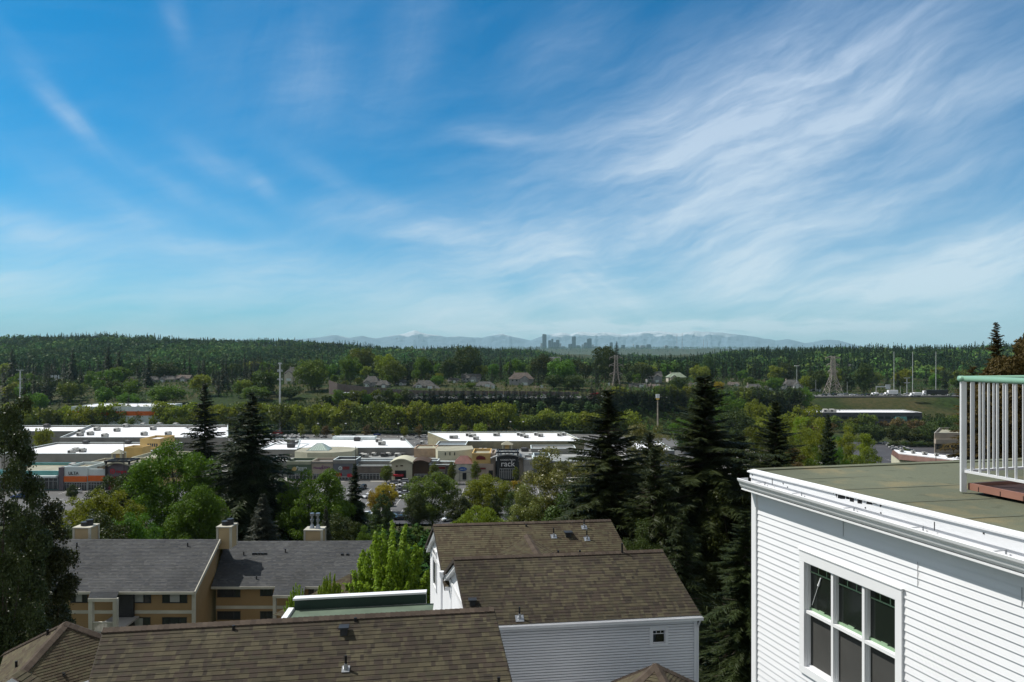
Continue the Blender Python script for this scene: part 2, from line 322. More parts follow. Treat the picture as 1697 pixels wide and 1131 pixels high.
PAINTW = mat('road_paint', (.7, .7, .68), .7, .2, 2)
PAINTY = mat('yellow_paint', (.6, .42, .08), .7, .2, 2)
BARK = mat('bark', (.07, .055, .04), .9, .3, 4, bump=.6)
BARKL = mat('grey_bark', (.2, .18, .15), .9, .3, 6, bump=.5)
DECKW = mat('deck_wood', (.3, .15, .11), .6, .25, 3)
RAILG = mat('green_rail_paint', (.22, .4, .3), .35, .08, 3)
RAILW = mat('white_rail_paint', (.68, .69, .7), .4, .08, 3)
PYL = mat('pylon_steel', (.34, .3, .27), .7, .1, .5)
SOUND = mat('sound_wall', (.12, .1, .095), .9, .15, .3)
LFAR = leafmat('far_forest', (.044, .072, .025), trans=.08, scale=.02, attr=True, rnd=0, spec=.02)
LM = dict(fir=leafmat('fir_needles', (.024, .036, .012), trans=.12, rnd=.12), firn=leafmat('fir_needles_near', (.028, .041, .013), trans=.15, scale=7, rnd=.12, var=.55),
  firtip=leafmat('fir_needles_brownish', (.08, .062, .022), trans=.2, scale=8, rnd=.1), spruce=leafmat('spruce_needles', (.06, .072, .05), trans=.12, rnd=.15),
  maple=leafmat('maple_leaves', (.08, .15, .016), trans=.32), dark=leafmat('dark_leaves', (.048, .072, .016), trans=.2), olive=leafmat('olive_leaves', (.1, .135, .022), trans=.32),
  yellow=leafmat('spring_yellow_leaves', (.155, .19, .02), trans=.35), gold=leafmat('golden_leaves', (.26, .2, .02), trans=.35), lime=leafmat('lime_leaves', (.18, .27, .025), trans=.4),
  left=leafmat('glossy_dark_leaves', (.036, .05, .016), trans=.2, rough=.42, spec=.22, scale=5), birch=leafmat('pale_olive_leaves', (.15, .165, .045), trans=.3, rough=.4, spec=.35), brown=leafmat('brownish_leaves', (.1, .07, .03), trans=.25), poplar=leafmat('poplar_leaves', (.06, .1, .035), trans=.3))
# ------------------------------------------------------------------ vegetation prototypes
def quads(rng, pos, nrm, size, asp=1.):
    n = len(pos); r = rng.normal(size=(n, 3)); t1 = np.cross(nrm, r); t1 /= np.linalg.norm(t1, axis=1, keepdims=True)+1e-9
    t2 = np.cross(nrm, t1); s = (size*rng.uniform(.55, 1.3, n))[:, None]
    V = np.stack([pos-t1*s, pos-t2*s*asp*.6, pos+t1*s, pos+t2*s*asp*.6], 1); return V.reshape(-1, 3)
def unit(v): return v/(np.linalg.norm(v, axis=1, keepdims=True)+1e-9)
def leafy(seed, n, leaf, nb, br, R=.42, z0=.18, shape='round', up=.25, inner=.12, squash=.8, asp=1.):
    rng = np.random.default_rng(seed)
    dirs = unit(rng.normal(size=(nb, 3))); rad = rng.uniform(.35, 1, nb)**.6
    zc, Rz = (z0+1)/2, (1-z0)/2
    c = dirs*rad[:, None]*np.array([R-br*.8, R-br*.8, Rz-br*.75])
    h = (c[:, 2]/Rz+1)/2
    if shape == 'egg': f = np.sin(np.clip(h*.8+.22, 0, 1)*math.pi)**.6*1.1
    elif shape == 'vase': f = .45+.7*h
    elif shape == 'cone': f = 1.35*(1-h)**.75+.08
    else: f = np.ones(nb)
    c[:, :2] *= f[:, None]; c[:, 2] += zc; squash = squash/asp
    rb = br*rng.uniform(.6, 1.3, nb)
    if shape == 'cone': rb *= np.clip(1.2-h, .35, 1)
    p = rb**2; idx = rng.choice(nb, n, p=p/p.sum())
    d = rng.normal(size=(n, 3)); d[:, 2] += up*1.5; d = unit(d)
    pos = c[idx]+d*(rb[idx]*rng.uniform(.55, 1.08, n)**.7)[:, None]*np.array([1, 1, squash])
    k = int(n*inner); pos[:k] = c[idx[:k]]*rng.uniform(.4, 1, (k, 1))+rng.normal(size=(k, 3))*br*.3; pos[:k, 2] = np.clip(pos[:k, 2], z0*.9, .95)
    pos += rng.normal(size=(n, 3))*leaf*.6
    nr = unit(d*.8+rng.normal(size=(n, 3))*.6)
    V = quads(rng, pos, nr, leaf, 1.).reshape(-1, 4, 3); m_ = V.mean(1, keepdims=True); V = m_+(V-m_)*np.array([1, 1, 1/asp]); V = V.reshape(-1, 3)
    zt = V[:, 2].max(); V[:, 2] /= zt
    return V, c/np.array([1, 1, zt])
def trunk_mb(c, z0, r=.02, limbs=7, seed=0):
    mb = MB(); rr = random.Random(seed); zt = min(.8, z0+.5)
    pts = [Vector((0, 0, -.03))]+[Vector((rr.uniform(-.012, .012), rr.uniform(-.012, .012), zt*i/4)) for i in range(1, 5)]
    for i in range(4): mb.tube(pts[i], pts[i+1], r*(1-.2*i), r*(1-.2*(i+1)), 7)
    for i in range(min(limbs, len(c))):
        q = Vector(c[i]); s = Vector((0, 0, max(z0*.8, q.z*.55))); m_ = s.lerp(q, .5)+Vector((0, 0, -.03))
        mb.tube(s, m_, r*.5, r*.3, 5); mb.tube(m_, q, r*.3, r*.1, 5)
    return mb
def conifer(seed, W, nb, ns, R=.2, z0=.06, droop=.5, gap=.1, tri=3, fat=.22, shape=.85, tl=1., rag=.35, lob=0., za=1.):
    tl = tl/za**.6
    rng = np.random.default_rng(seed); A = []; ph_ = rng.uniform(0, 6, 4)
    for i in range(W):
        tt = z0+(1-z0)*(i+rng.uniform(-.3, .3))/(W-.5); tt = min(max(tt, z0), .99)
        h = (tt-z0)/(1-z0); rr = R*((1-h)**shape)*min(1, .55+h*3)+.006
        for b in range(nb):
            if rng.random() < gap: continue
            tt = min(max(z0+(1-z0)*(i+rng.uniform(-1.1, 1.1))/(W-.5), z0), .99); h = (tt-z0)/(1-z0); rr = R*((1-h)**shape)*min(1, .55+h*3)+.006
            a = rng.uniform(0, 2*math.pi); L = rr*rng.uniform(1-rag*1.3, 1+rag*.5)*(1+lob*(math.sin(2*a+ph_[0]+h*5)*.5+math.sin(3*a-h*17+ph_[1])*.35+math.sin(h*31+ph_[2]+a)*.3)); dx, dy = math.cos(a), math.sin(a)
            e0 = .55*h-.1+rng.uniform(-.1, .1); dr = droop*(1-h*.6)
            s = (np.arange(ns)+rng.uniform(.2, .9, ns))/ns; s = s**.8
            cx, cy_, cz = dx*L*s, dy*L*s, tt+za*L*(e0*s-dr*s**2+.12*s**3)
            for sg in (-1, 1):
                for k in range(tri):
                    an = a+sg*rng.uniform(.35, 1.25, ns); ll = (L*.42*(1-.62*s)+R*.05)*rng.uniform(.6, 1.25, ns)*tl
                    ex, ey, ez = np.cos(an)*ll, np.sin(an)*ll, -za*ll*rng.uniform(.05, .75, ns)*(.4+dr)
                    wx, wy = -np.sin(an)*ll*fat*.5, np.cos(an)*ll*fat*.5; wz = za*ll*fat*rng.uniform(-.4, .4, ns)
                    b0 = np.stack([cx+wx, cy_+wy, cz+wz], 1); b1 = np.stack([cx-wx, cy_-wy, cz-wz], 1); tp = np.stack([cx+ex, cy_+ey, cz+ez], 1)
                    A.append(np.stack([b0, b1, tp], 1).reshape(-1, 3))
            # tip spray
            e = np.array([[dx*L*.85, dy*L*.85, tt+za*L*(e0*.85-dr*.72+.07)], [dx*L*1.05, dy*L*1.05, tt+za*L*(e0-dr+.1)], [dx*L*.85-dy*L*.05, dy*L*.85+dx*L*.05, tt+za*L*(e0*.85-dr*.72+.03)]]); A.append(e)
    V = np.concatenate(A); V[:, 2] = np.clip(V[:, 2], .005, 1.02); return V
def shoots(seed, n, leaf, ns, R=.36):
    rng = np.random.default_rng(seed); pos = []; nr = []; per = n//ns; tips = []
    for i in range(ns):
        a = rng.uniform(0, 2*math.pi); r0 = R*rng.uniform(0, 1)**.6
        bx, by = math.cos(a)*r0*.6, math.sin(a)*r0*.6; tx, ty = math.cos(a)*r0, math.sin(a)*r0
        zt = (1-.42*(r0/R)**1.5)*rng.uniform(.82, 1); zb = .15+.25*rng.random(); tips.append((tx, ty, zt))
        s = rng.uniform(0, 1, per); ph = rng.uniform(0, 2*math.pi, per)
        rad = .052*(1.05-s*.75)*rng.uniform(.35, 1, per)*(1+.35*np.sin(s*34+i))
        p = np.stack([bx+(tx-bx)*s+np.cos(ph)*rad, by+(ty-by)*s+np.sin(ph)*rad, zb+(zt-zb)*s], 1); pos.append(p)
        nr.append(unit(np.stack([np.cos(ph), np.sin(ph), np.full(per, .8)], 1)+rng.normal(size=(per, 3))*.4))
    V = quads(rng, np.concatenate(pos), np.concatenate(nr), leaf); V[:, 2] /= V[:, 2].max(); return V, np.array(tips)
PROTO = {}
RAD = {}
RADK = dict(fir=.19, ragfir=.2, spruce=.28, cypress=.13, shoots=.4, poplar=.12, bush=.5, round=.45, egg=.36, vase=.42, cone=.36)
def proto(key, lm, asp=1.):
    k = (key, lm, asp)
    if k in PROTO: return PROTO[k]
    kind, lod, sd_ = key; z0 = .2; k2 = 3
    bark = BARK
    if kind == 'fir':
        p = {'far': (22, 7, 3, 2, .6), 'mid': (34, 8, 5, 2, .45), 'hi': (60, 9, 9, 3, .26), 'near': (80, 10, 15, 3, .17)}[lod]
        V = conifer(sd_, p[0], p[1], p[2], za=asp, R=.19, tri=p[3], fat=p[4], droop=.7, lob=.3); R = .19
    elif kind == 'ragfir':
        p = {'far': (13, 4, 3, 1, .45), 'mid': (24, 5, 5, 2, .3), 'hi': (70, 9, 11, 3, .22), 'near': (85, 11, 24, 4, .2)}[lod]
        V = conifer(sd_, p[0], p[1], p[2], za=asp, R=.2, tri=p[3], fat=p[4], tl=.55 if lod == 'near' else .85, droop=.5, gap=.12, shape=.9, rag=.55, lob=.6); R = .2
    elif kind == 'spruce':
        p = {'far': (16, 6, 3, 1, .5), 'mid': (26, 7, 5, 2, .3), 'hi': (40, 9, 10, 3, .2), 'near': (60, 9, 15, 3, .2)}[lod]
        V = conifer(sd_, p[0], p[1], p[2], R=.28, tri=p[3], fat=p[4], droop=.15, gap=.03, rag=.2, shape=.9); R = .28
    elif kind == 'cypress':
        V = conifer(sd_, 40, 9, 5, R=.13, tri=2, fat=.4, droop=-.6, gap=.02, rag=.15, shape=.45); R = .13
    elif kind == 'shoots':
        V, c = shoots(sd_, 42000, .011, 85); R = .4; k2 = 4; bark = BARKL
    elif kind == 'poplar':
        V, c = leafy(sd_, 700, .045, 26, .06, R=.12, z0=.08, shape='egg'); R = .12; k2 = 4
    elif kind == 'bush':
        V, c = leafy(sd_, 1100, .05, 30, .16, R=.5, z0=.02); R = .5; k2 = 4
    else:
        shp = {'round': 'round', 'egg': 'egg', 'vase': 'vase', 'cone': 'cone'}[kind]
        n, lf, nb, br = {'far': (1500, .04, 22, .13), 'mid': (5500, .022, 40, .105), 'hi': (32000, .0105, 100, .08), 'near': (85000, .0105, 120, .078)}[lod]
        R = {'round': .45, 'egg': .36, 'vase': .42, 'cone': .36}[kind]
        V, c = leafy(sd_, n, lf, nb, br, R=R, z0=.12, shape=shp, up=.3, asp=asp); k2 = 4
    cme = npmesh('crown', V, None, LM[lm], k=k2)
    if k2 == 3:
        mb = MB(); mb.tube((0, 0, -.03), (0, 0, .5), .014, .008, 7); mb.tube((0, 0, .5), (0, 0, .985), .008, .001, 6, cap=False)
        rr = random.Random(sd_)
        if lod in ('hi', 'near'):
            for i in range(90):
                h = rr.uniform(.08, .92); a = rr.uniform(0, 6.28); L = R*(1-h)**.8*.7; mb.tube((0, 0, h), (math.cos(a)*L, math.sin(a)*L, h+L*(.3*h-.25)), .0025, .0008, 4, cap=False)
    else: mb = trunk_mb(c, .16, .016 if kind != 'bush' else .03, 10 if lod in ('hi', 'near') else 4, sd_)
    tmp = mb.build('trunk', bark); tme = tmp.data; bpy.data.objects.remove(tmp)
    PROTO[k] = (cme, tme); RAD[kind] = R
    return PROTO[k]
NAMES = {'fir': 'fir_tree', 'ragfir': 'fir_tree', 'spruce': 'spruce_tree', 'cypress': 'cypress_tree', 'shoots': 'maple_tree', 'poplar': 'poplar_tree', 'bush': 'shrub'}
def tree(kind, lod, lm, px, ytop, wpx, Y, label, group=None, base=None, seed=None, cat='tree', name=None):
    sd_ = seed if seed is not None else random.randint(0, 2)
    x = PX(px, Y); bz = G(x, Y) if base is None else base; H = PZ(ytop, Y)-bz
    if H < 1: H = 1.
    Rm = wpx/2/F*Y; s = Rm/RADK.get(kind, .45); asp = min((.7, 1., 1.5, 2.2, 3.), key=lambda a: abs(math.log(a*s/H))) if kind in ('round', 'egg', 'cone', 'vase') else (min((.7, 1., 1.4, 2.), key=lambda a: abs(math.log(a*H/s))) if kind in ('fir', 'ragfir') and lod != 'far' else 1.)
    cme, tme = proto((kind, lod, sd_), lm, asp)
    e = thing(name or NAMES.get(kind, 'broadleaf_tree'), label, cat, (x, Y, bz), group)
    e.scale = (s, s, H); e.rotation_euler = (0, 0, random.uniform(0, 6.28))
    if bz > G(x, Y)+.5:
        mb = MB(); mb.tube((x, Y, G(x, Y)-.2), (x, Y, bz+.1), s*.03, s*.02, 8); q = mb.build('lower_trunk', BARK, None); q.data.transform(__import__('mathutils').Matrix.Translation((-x, -Y, -bz))); q.parent = e; q.scale = (1/s, 1/s, 1/H)
        e.rotation_euler = (0, 0, 0)
    for n_, m_ in (('trunk', tme), ('crown', cme)):
        o = bpy.data.objects.new(n_, m_); col.objects.link(o); o.parent = e
    return e
# ------------------------------------------------------------------ ground sheet
def ground():
    ys = [-60, -40, -20, 0, 8, 14, 20, 26, 33, 40, 47, 54, 62, 72, 84, 97, 110, 122, 136, 150, 163, 177, 190, 201, 212]
    ys += list(range(235, 446, 15))+[455, 463, 470, 476, 482, 488, 496, 505, 515, 524, 532, 545, 560, 580, 600, 620, 650, 690, 720, 750, 800, 850, 900, 960, 1020]
    y = 1060.
    while y < 2600: ys.append(y); y += 38
    while y < 28000: ys.append(y); y *= 1.06
    ys.append(28000)
    cs = np.linspace(-1.75, 1.75, 190); V = []; Fc = []
    for y in ys:
        for c in cs:
            x = c*(max(y, 0)+70); V.append((x, y, G(x, y)))
    n = len(cs)
    for i in range(len(ys)-1):
        for j in range(n-1):
            a = i*n+j; Fc.append((a, a+1, a+n+1, a+n))
    me = bpy.data.meshes.new('ground'); me.from_pydata(V, [], Fc); me.polygons.foreach_set('use_smooth', [True]*len(Fc))
    m, t = nt('ground_cover')
    a = N(t, 'ShaderNodeMapRange', {0: noise(t, .02, 8), 1: .4, 2: .62}).outputs[0]; b = N(t, 'ShaderNodeMapRange', {0: noise(t, .4, 6), 1: .35, 2: .65}).outputs[0]
    cc = mixc(t, a, mixc(t, b, (.015, .025, .008), (.03, .05, .012)), mixc(t, b, (.04, .045, .015), (.075, .062, .03)))
    p = N(t, 'ShaderNodeBsdfPrincipled', {'Base Color': cc, 'Roughness': .95, 'Specular IOR Level': .1}); out(t, p.outputs[0])
    me.materials.append(m); o = bpy.data.objects.new('ground', me); col.objects.link(o); tag(o, kind='structure')
ground()
# mountains
def mountains():
    prof = [(-300, 572), (200, 568), (300, 566), (420, 563), (480, 564), (540, 558), (555, 556), (580, 560), (600, 557), (625, 561), (650, 557), (672, 552), (688, 547), (700, 552), (715, 554), (740, 559), (760, 558), (800, 560), (832, 553), (850, 559), (880, 564), (900, 557), (930, 551), (945, 554), (960, 549), (990, 552), (1000, 550), (1030, 555), (1050, 551), (1090, 549), (1120, 553), (1150, 549), (1200, 552), (1250, 558), (1285, 565), (1306, 561.5), (1334, 569), (1368, 563.8), (1389, 564.3), (1415, 571), (1445, 577), (1500, 583), (2300, 584)]
    X = np.array([a for a, _ in prof], float); Yp = np.array([b for _, b in prof], float)
    rng = np.random.default_rng(3); n = 900; px = np.linspace(-300, 2200, n); base = np.interp(px, X, Yp)
    def fb(p, s):
        r = np.zeros_like(p)
        for o_ in range(5): r += np.sin(p*s*2.1**o_+o_*1.7+np.sin(p*s*.7*1.9**o_+o_))/1.8**o_
        return r
    rows = []; D = 24000.
    prof_z = (HY-base)/F*D+CZ+fb(px, .07)*9
    ks = np.linspace(0, 1, 26)
    for k in ks:
        yy = D-3600*(1-k); z = prof_z*k**.8*(1+.10*(1-k)*k*4*fb(px+900*k, .05)) - 5*(k < .01)
        rows.append(np.stack([(px-CX)/F*yy, np.full(n, yy)+fb(px, .09)*90*(1-k), np.maximum(z, -.5)], 1))
    rows.append(np.stack([(px-CX)/F*(D+1500), np.full(n, D+1500.), prof_z*.35], 1))
    V = np.concatenate(rows); Fc = [(i*n+j, i*n+j+1, (i+1)*n+j+1, (i+1)*n+j) for i in range(len(rows)-1) for j in range(n-1)]
    me = bpy.data.meshes.new('mountains'); me.from_pydata(V.tolist(), [], Fc)
    m, t = nt('mountain_hazed_rock_snow')
    g = N(t, 'ShaderNodeNewGeometry').outputs['Position']; s = N(t, 'ShaderNodeSeparateXYZ', {0: g})
    h = M(t, 'ADD', s.outputs[2], M(t, 'MULTIPLY', noise(t, .0022, 6), 420.)); sn = N(t, 'ShaderNodeMapRange', {0: h, 1: 830, 2: 900}).outputs[0]
    lf = N(t, 'ShaderNodeMapRange', {0: s.outputs[0], 1: 5500, 2: 8500, 3: 1, 4: 0}).outputs[0]
    p = N(t, 'ShaderNodeBsdfPrincipled', {'Base Color': mixc(t, M(t, 'MULTIPLY', sn, lf), (.1, .16, .22), (.5, .55, .6)), 'Roughness': .9}); out(t, p.outputs[0])  # haze of distance put into the bluish rock colour, beside the haze volume
    me.materials.append(m); o = bpy.data.objects.new('mountains', me); col.objects.link(o); tag(o, kind='structure')
mountains()
# haze
def haze():
    mb = MB(); mb.hexa([(-52000, -62, -9), (52000, -62, -9), (52000, 28100, -9), (-52000, 28100, -9), (-52000, -62, 930), (52000, -62, 930), (52000, 28100, 930), (-52000, 28100, 930)])
    m, t = nt('haze_air'); v = N(t, 'ShaderNodeVolumePrincipled', {'Color': HAZE_COL, 'Density': HAZE_D, 'Anisotropy': .0})
    t.links.new(v.outputs[0], N(t, 'ShaderNodeOutputMaterial').inputs[1]); tag(mb.build('haze', m), kind='stuff')
haze()
# ------------------------------------------------------------------ far forests (uncountable)
def forest(name, label, px0, px1, y0, y1, sp, hh, ncon, ndec, seed, pc=.6, cull=None):
    rng = np.random.default_rng(seed); ys = []; pos = []
    y = y0
    while y < y1:
        w = (px1-px0)/F*y; n = int(w/sp); x = PX(px0, y)+(np.arange(n)+rng.uniform(-.5, .5, n))*sp
        pos.append(np.stack([x, y+rng.uniform(-.5, .5, n)*sp], 1)); y += sp*.9
    p = np.concatenate(pos); z = gz(p[:, 0], p[:, 1]); pxx = p[:, 0]/p[:, 1]*F+CX
    # drop trees wholly hidden behind nearer ground
    top_ = HY-(z+hh-CZ)/p[:, 1]*F; order = np.argsort(p[:, 1]); p = p[order]; z = z[order]; pxx = pxx[order]; top_ = top_[order]
    zb = np.full(4000, 2000.); bi = np.clip((pxx-px0)/(px1-px0)*600, 0, 3999).astype(int); gy = HY-(z+hh*.55-CZ)/p[:, 1]*F
    keep = np.zeros(len(p), bool)
    for i in range(len(p)):
        b = bi[i]
        if top_[i] < zb[b]+.5: keep[i] = True
        if gy[i] < zb[b]: zb[b] = gy[i]
    p = p[keep]; z = z[keep]; n = len(p)
    clump = np.sin(p[:, 0]/70+seed)*np.sin(p[:, 1]/60+p[:, 0]/150)+rng.normal(size=n)*.5
    if name == 'hillside_forest': clump -= np.clip((p[:, 1]-1650)/250, 0, 1)*1.6*(rng.random(n) < .9)
    con = clump < np.quantile(clump, pc); H = hh*rng.uniform(.6, 1.12, n)*np.where(con, 1.05, .85)*(1+.22*np.sin(p[:, 0]/53+seed)*np.sin(p[:, 1]/41))
    A = []; T = []; kk = ncon
    ci = np.where(con)[0]
    if len(ci):
        m_ = len(ci); u = rng.uniform(0, 1, (m_, kk)); a = rng.uniform(0, 6.283, (m_, kk)); Hc = H[ci][:, None]; R = Hc*.17*(1-u)**.85+Hc*.012
        r0 = R*rng.uniform(.2, .6, (m_, kk)); r1 = R*rng.uniform(.8, 1.25, (m_, kk)); w_ = R*.42+Hc*.008
        bx, by, bz = p[ci, 0][:, None], p[ci, 1][:, None], z[ci][:, None]; zz = bz+Hc*(.06+.94*u)
        ca, sa = np.cos(a), np.sin(a)
        v0 = np.stack([bx+ca*r0-sa*w_, by+sa*r0+ca*w_, zz-Hc*.0], 2); v1 = np.stack([bx+ca*r0+sa*w_, by+sa*r0-ca*w_, zz+Hc*.045], 2); v2 = np.stack([bx+ca*r1, by+sa*r1, zz-Hc*.06], 2)
        A.append(np.stack([v0, v1, v2], 2).reshape(-1, 3)); b_ = rng.uniform(.35, .8, m_); T.append(np.repeat(np.stack([b_*.8, b_, b_*1.05, np.ones(m_)], 1), kk*3, 0))
    di = np.where(~con)[0]; kk = ndec
    if len(di):
        m_ = len(di); d = rng.normal(size=(m_, kk, 3)); d[..., 2] += .4; d /= np.linalg.norm(d, axis=2, keepdims=True)
        Hd = H[di][:, None, None]; lump = 1+.25*np.sin(d[..., :1]*5+di[:, None, None])*np.cos(d[..., 1:2]*5)
        c = np.stack([p[di, 0], p[di, 1], z[di]+H[di]*.58], 1)[:, None, :]+d*np.array([.38, .38, .42])*Hd*lump*rng.uniform(.7, 1.05, (m_, kk, 1))
        nr = d+rng.normal(size=d.shape)*.5; nr /= np.linalg.norm(nr, axis=2, keepdims=True); r_ = rng.normal(size=d.shape)
        t1 = np.cross(nr, r_); t1 /= np.linalg.norm(t1, axis=2, keepdims=True); t2 = np.cross(nr, t1); s_ = Hd*.11*rng.uniform(.6, 1.3, (m_, kk, 1))
        A.append(np.stack([c+t1*s_, c-t1*s_*.6+t2*s_, c-t1*s_*.6-t2*s_], 2).reshape(-1, 3)); b_ = rng.uniform(.8, 2.1, m_)*(.9+.35*np.sin(p[di, 0]/61)); hu = rng.uniform(.65, 1.2, m_)
        T.append(np.repeat(np.stack([b_*hu, b_*1.1, b_*.8, np.ones(m_)], 1), kk*3, 0))
    me = npmesh(name, np.concatenate(A), None, LFAR, k=3, tint=np.concatenate(T)); o = bpy.data.objects.new(name, me); col.objects.link(o)
    tag(o, label, 'forest', kind='stuff'); print(name, n, len(me.polygons))
forest('hillside_forest', 'hazy wooded hillside far beyond the valley, conifers along its crest', -60, 1100, 1080, 2200, 16, 22, 46, 46, 1, pc=.3)
forest('conifer_ridge_forest', 'dark band of conifers on the low ridge at the right behind the pylons', 1000, 1790, 930, 1900, 12, 24, 50, 40, 2, pc=.7)
forest('distant_wood', 'blue hazy tree cover around the foot of the far city', 830, 1400, 7900, 9500, 50, 32, 14, 14, 3, pc=.5)
forest('valley_wood', 'mixed woodland on the low ground in front of the far hillside', -60, 1800, 800, 1080, 15, 19, 50, 42, 4, pc=.55)
forest('undergrowth', 'low scrub and young growth on the bank between the tree row and the highway', -40, 1720, 459, 500, 3.4, 4.5, 26, 34, 5, pc=.3)
forest('garden_shrubbery', 'mixed shrubs and low trees covering the ground round the houses beyond the highway', -40, 1760, 536, 800, 6.5, 3.2, 36, 44, 6, pc=.3)
forest('slope_shrubbery', 'dark shrubs and saplings on the slope below the roofs', -80, 1330, 68, 152, 3.6, 4.2, 60, 160, 8, pc=.3)
# ------------------------------------------------------------------ city skyline
CITYM = [mat('blue_glass_tower', (.015, .03, .05), .4, .25, .01), mat('pale_concrete_tower', (.3, .33, .36), .7, .2, .01), mat('grey_glass_tower', (.06, .09, .12), .5, .25, .01)]
def tower(px0, px1, yt, mi, label, Y=10500, step=None, name='skyscraper', cat='skyscraper'):
    x0, x1 = PX(px0, Y), PX(px1, Y); z1 = PZ(yt, Y); b = G((x0+x1)/2, Y)-10; e = thing(name, label, cat, ((x0+x1)/2, Y, b))
    mb = MB(); w_ = x1-x0; nfl = max(2, int((z1-b)/16))
    mb.box(x0, x1, Y, Y+w_*.9, b, z1-4)
    for k in range(nfl):  # recessed floor bands
        zz = b+(z1-4-b)*(k+.5)/nfl; mb.box(x0-.8, x1+.8, Y-.8, Y+w_*.9+.8, zz-1.5, zz+1.5, 1)
    mb.build('tower_body', [CITYM[mi], CITYM[(mi+1) % 3]], e)
    r = MB(); r.box(x0+w_*.15, x1-w_*.15, Y+w_*.1, Y+w_*.7, z1-4, z1); r.build('rooftop_plant', CITYM[mi], e)
    if step: s = MB(); s.box(PX(step[0], Y), PX(step[1], Y), Y-6, Y+w_, b, PZ(step[2], Y)); s.build('lower_wing', CITYM[(mi+1) % 3], e)
T_ = [(898.9, 905.6, 554.2, 0, 'tall black skyscraper, highest of the far skyline at its left end', (895.9, 898.8, 569)), (908.7, 913.5, 564.2, 0, 'blocky tower just right of the tall black skyscraper', None),
 (913.8, 916.9, 561.8, 2, 'narrow tower with a raised corner, second to the right of the black skyscraper', None), (917.2, 921.2, 567.2, 2, 'lower slab between the narrow tower and the stepped tower', None), (921.5, 927.1, 563.6, 0, 'stepped tower in the middle of the left skyline cluster', (927.2, 929.9, 569.5)),
 (930.9, 936.6, 573.8, 1, 'low pale block to the right of the stepped tower', None), (889, 894.8, 574.8, 1, 'low pale block left of the tall black skyscraper', None), (876.5, 880.2, 575.8, 1, 'small block at the far left of the skyline', None),
 (942, 945.6, 570.6, 0, 'dark midrise left of the plain slab skyscraper', None), (948.2, 954.3, 557.9, 2, 'plain slab skyscraper standing alone at the centre of the skyline', (945.8, 948.1, 570)), (955, 961.4, 572.6, 2, 'low block right of the plain slab skyscraper', None),
 (964.2, 967.2, 571, 1, 'small pale tower left of the midrise beside the twin tower', None), (967.9, 972.6, 568, 0, 'dark midrise left of the twin topped skyscraper', None), (975.6, 980.5, 561, 2, 'twin topped skyscraper at the right of the skyline', (973, 975.5, 562.4)),
 (981, 984, 571.5, 1, 'pale midrise touching the twin topped skyscraper on its right', None), (985, 996, 574, 1, 'long low white block right of the twin topped skyscraper', None), (1010.9, 1015.6, 567.7, 2, 'lone tower just left of the tall fir crown', None),
 (1030, 1036, 572, 2, 'low tower just right of the tall fir crown', None), (1054, 1059, 572, 2, 'small block midway between the tall fir crown and the twin masts', None), (1062, 1070, 572.5, 1, 'wide pale block left of the pair of blocks near the masts', None), (1072, 1079, 571, 0, 'wide dark block near the twin masts', None), (1102, 1107, 572.5, 1, 'small pale block left of the twin masts', None),
 (1118, 1124, 574.5, 2, 'low block under the twin masts', None)]
for a in T_: tower(a[0], a[1], a[2], a[3], a[4], step=a[5])
for px, yt, lb in ((1121.8, 553, 'tall thin radio mast, left of the pair right of the city'), (1130.6, 551.5, 'tall thin radio mast, right of the pair right of the city'), (1166, 562, 'short hazy radio mast right of the twin masts'), (1172, 565, 'faint radio mast farthest right of the city')):
    Y = 9000; mb = MB(); b = PZ(581, Y); x = PX(px, Y); zt = PZ(yt, Y); mb.tube((x, Y, b), (x, Y, zt), 2.2, 1.2, 4)
    for k in range(3): mb.box(x-4, x+4, Y-2, Y+2, b+(zt-b)*(.45+.2*k), b+(zt-b)*(.45+.2*k)+5)
    tag(top(mb, 'radio_mast', mat('mast_red', (.25, .12, .1)), (x, Y, b)), lb, 'radio mast')
mb = MB(); Y = 10500; x = PX(1049.8, Y); b = PZ(580, Y); mb.tube((x, Y, b), (x, Y, PZ(571.5, Y)), 8, 5, 6); mb.tube((x, Y, PZ(572.2, Y)), (x, Y, PZ(571.2, Y)), 22, 12, 10); mb.tube((x, Y, PZ(571.2, Y)), (x, Y, PZ(568.5, Y)), 2.5, 1, 5)
tag(top(mb, 'observation_tower', CITYM[1], (x, Y, b)), 'slender observation tower with a saucer top right of the skyline', 'tower')
# ------------------------------------------------------------------ roads and parking lots
def sheet(name, pts, m, dz=.03, kind='structure'):
    mb = MB(); mb.poly([(x, y, dz) for x, y in pts], 0); o = mb.build(name, m); tag(o, kind=kind); return o
sheet('parking_lot', [(PX(380, 445), 374), (PX(1010, 374)+40, 374), (PX(1010, 445), 444), (PX(400, 445), 444)], ASPH, .03)
sheet('parking_lot', [(-220, 213), (60, 213), (60, 279.9), (-220, 279.9)], ASPH, .035)
sheet('parking_lot', [(175, 296), (300, 296), (268, 405), (172, 405)], ASPH2, .035)
sheet('road', [(-260, 200), (120, 200), (120, 212), (-260, 212)], ASPH2, 2.9)
sheet('service_road', [(PX(1050, 340), 330), (PX(1150, 340), 330), (PX(1200, 420), 424), (PX(1060, 420), 424)], ASPH, .04)
sheet('pavement', [(-230, 279.95), (60, 279.95), (60, 284), (-230, 284)], CONC, .14)
sheet('plaza', [(-260, 284), (150, 284), (150, 373), (-260, 373)], CONC, .03)
mb = MB()
for r0 in (388, 400, 416, 430):
    for i in range(56):
        x = -118+i*2.8*1.35; mb.poly([(x-.06, r0, .036), (x+.06, r0, .036), (x+.06, r0+5, .036), (x-.06, r0+5, .036)])
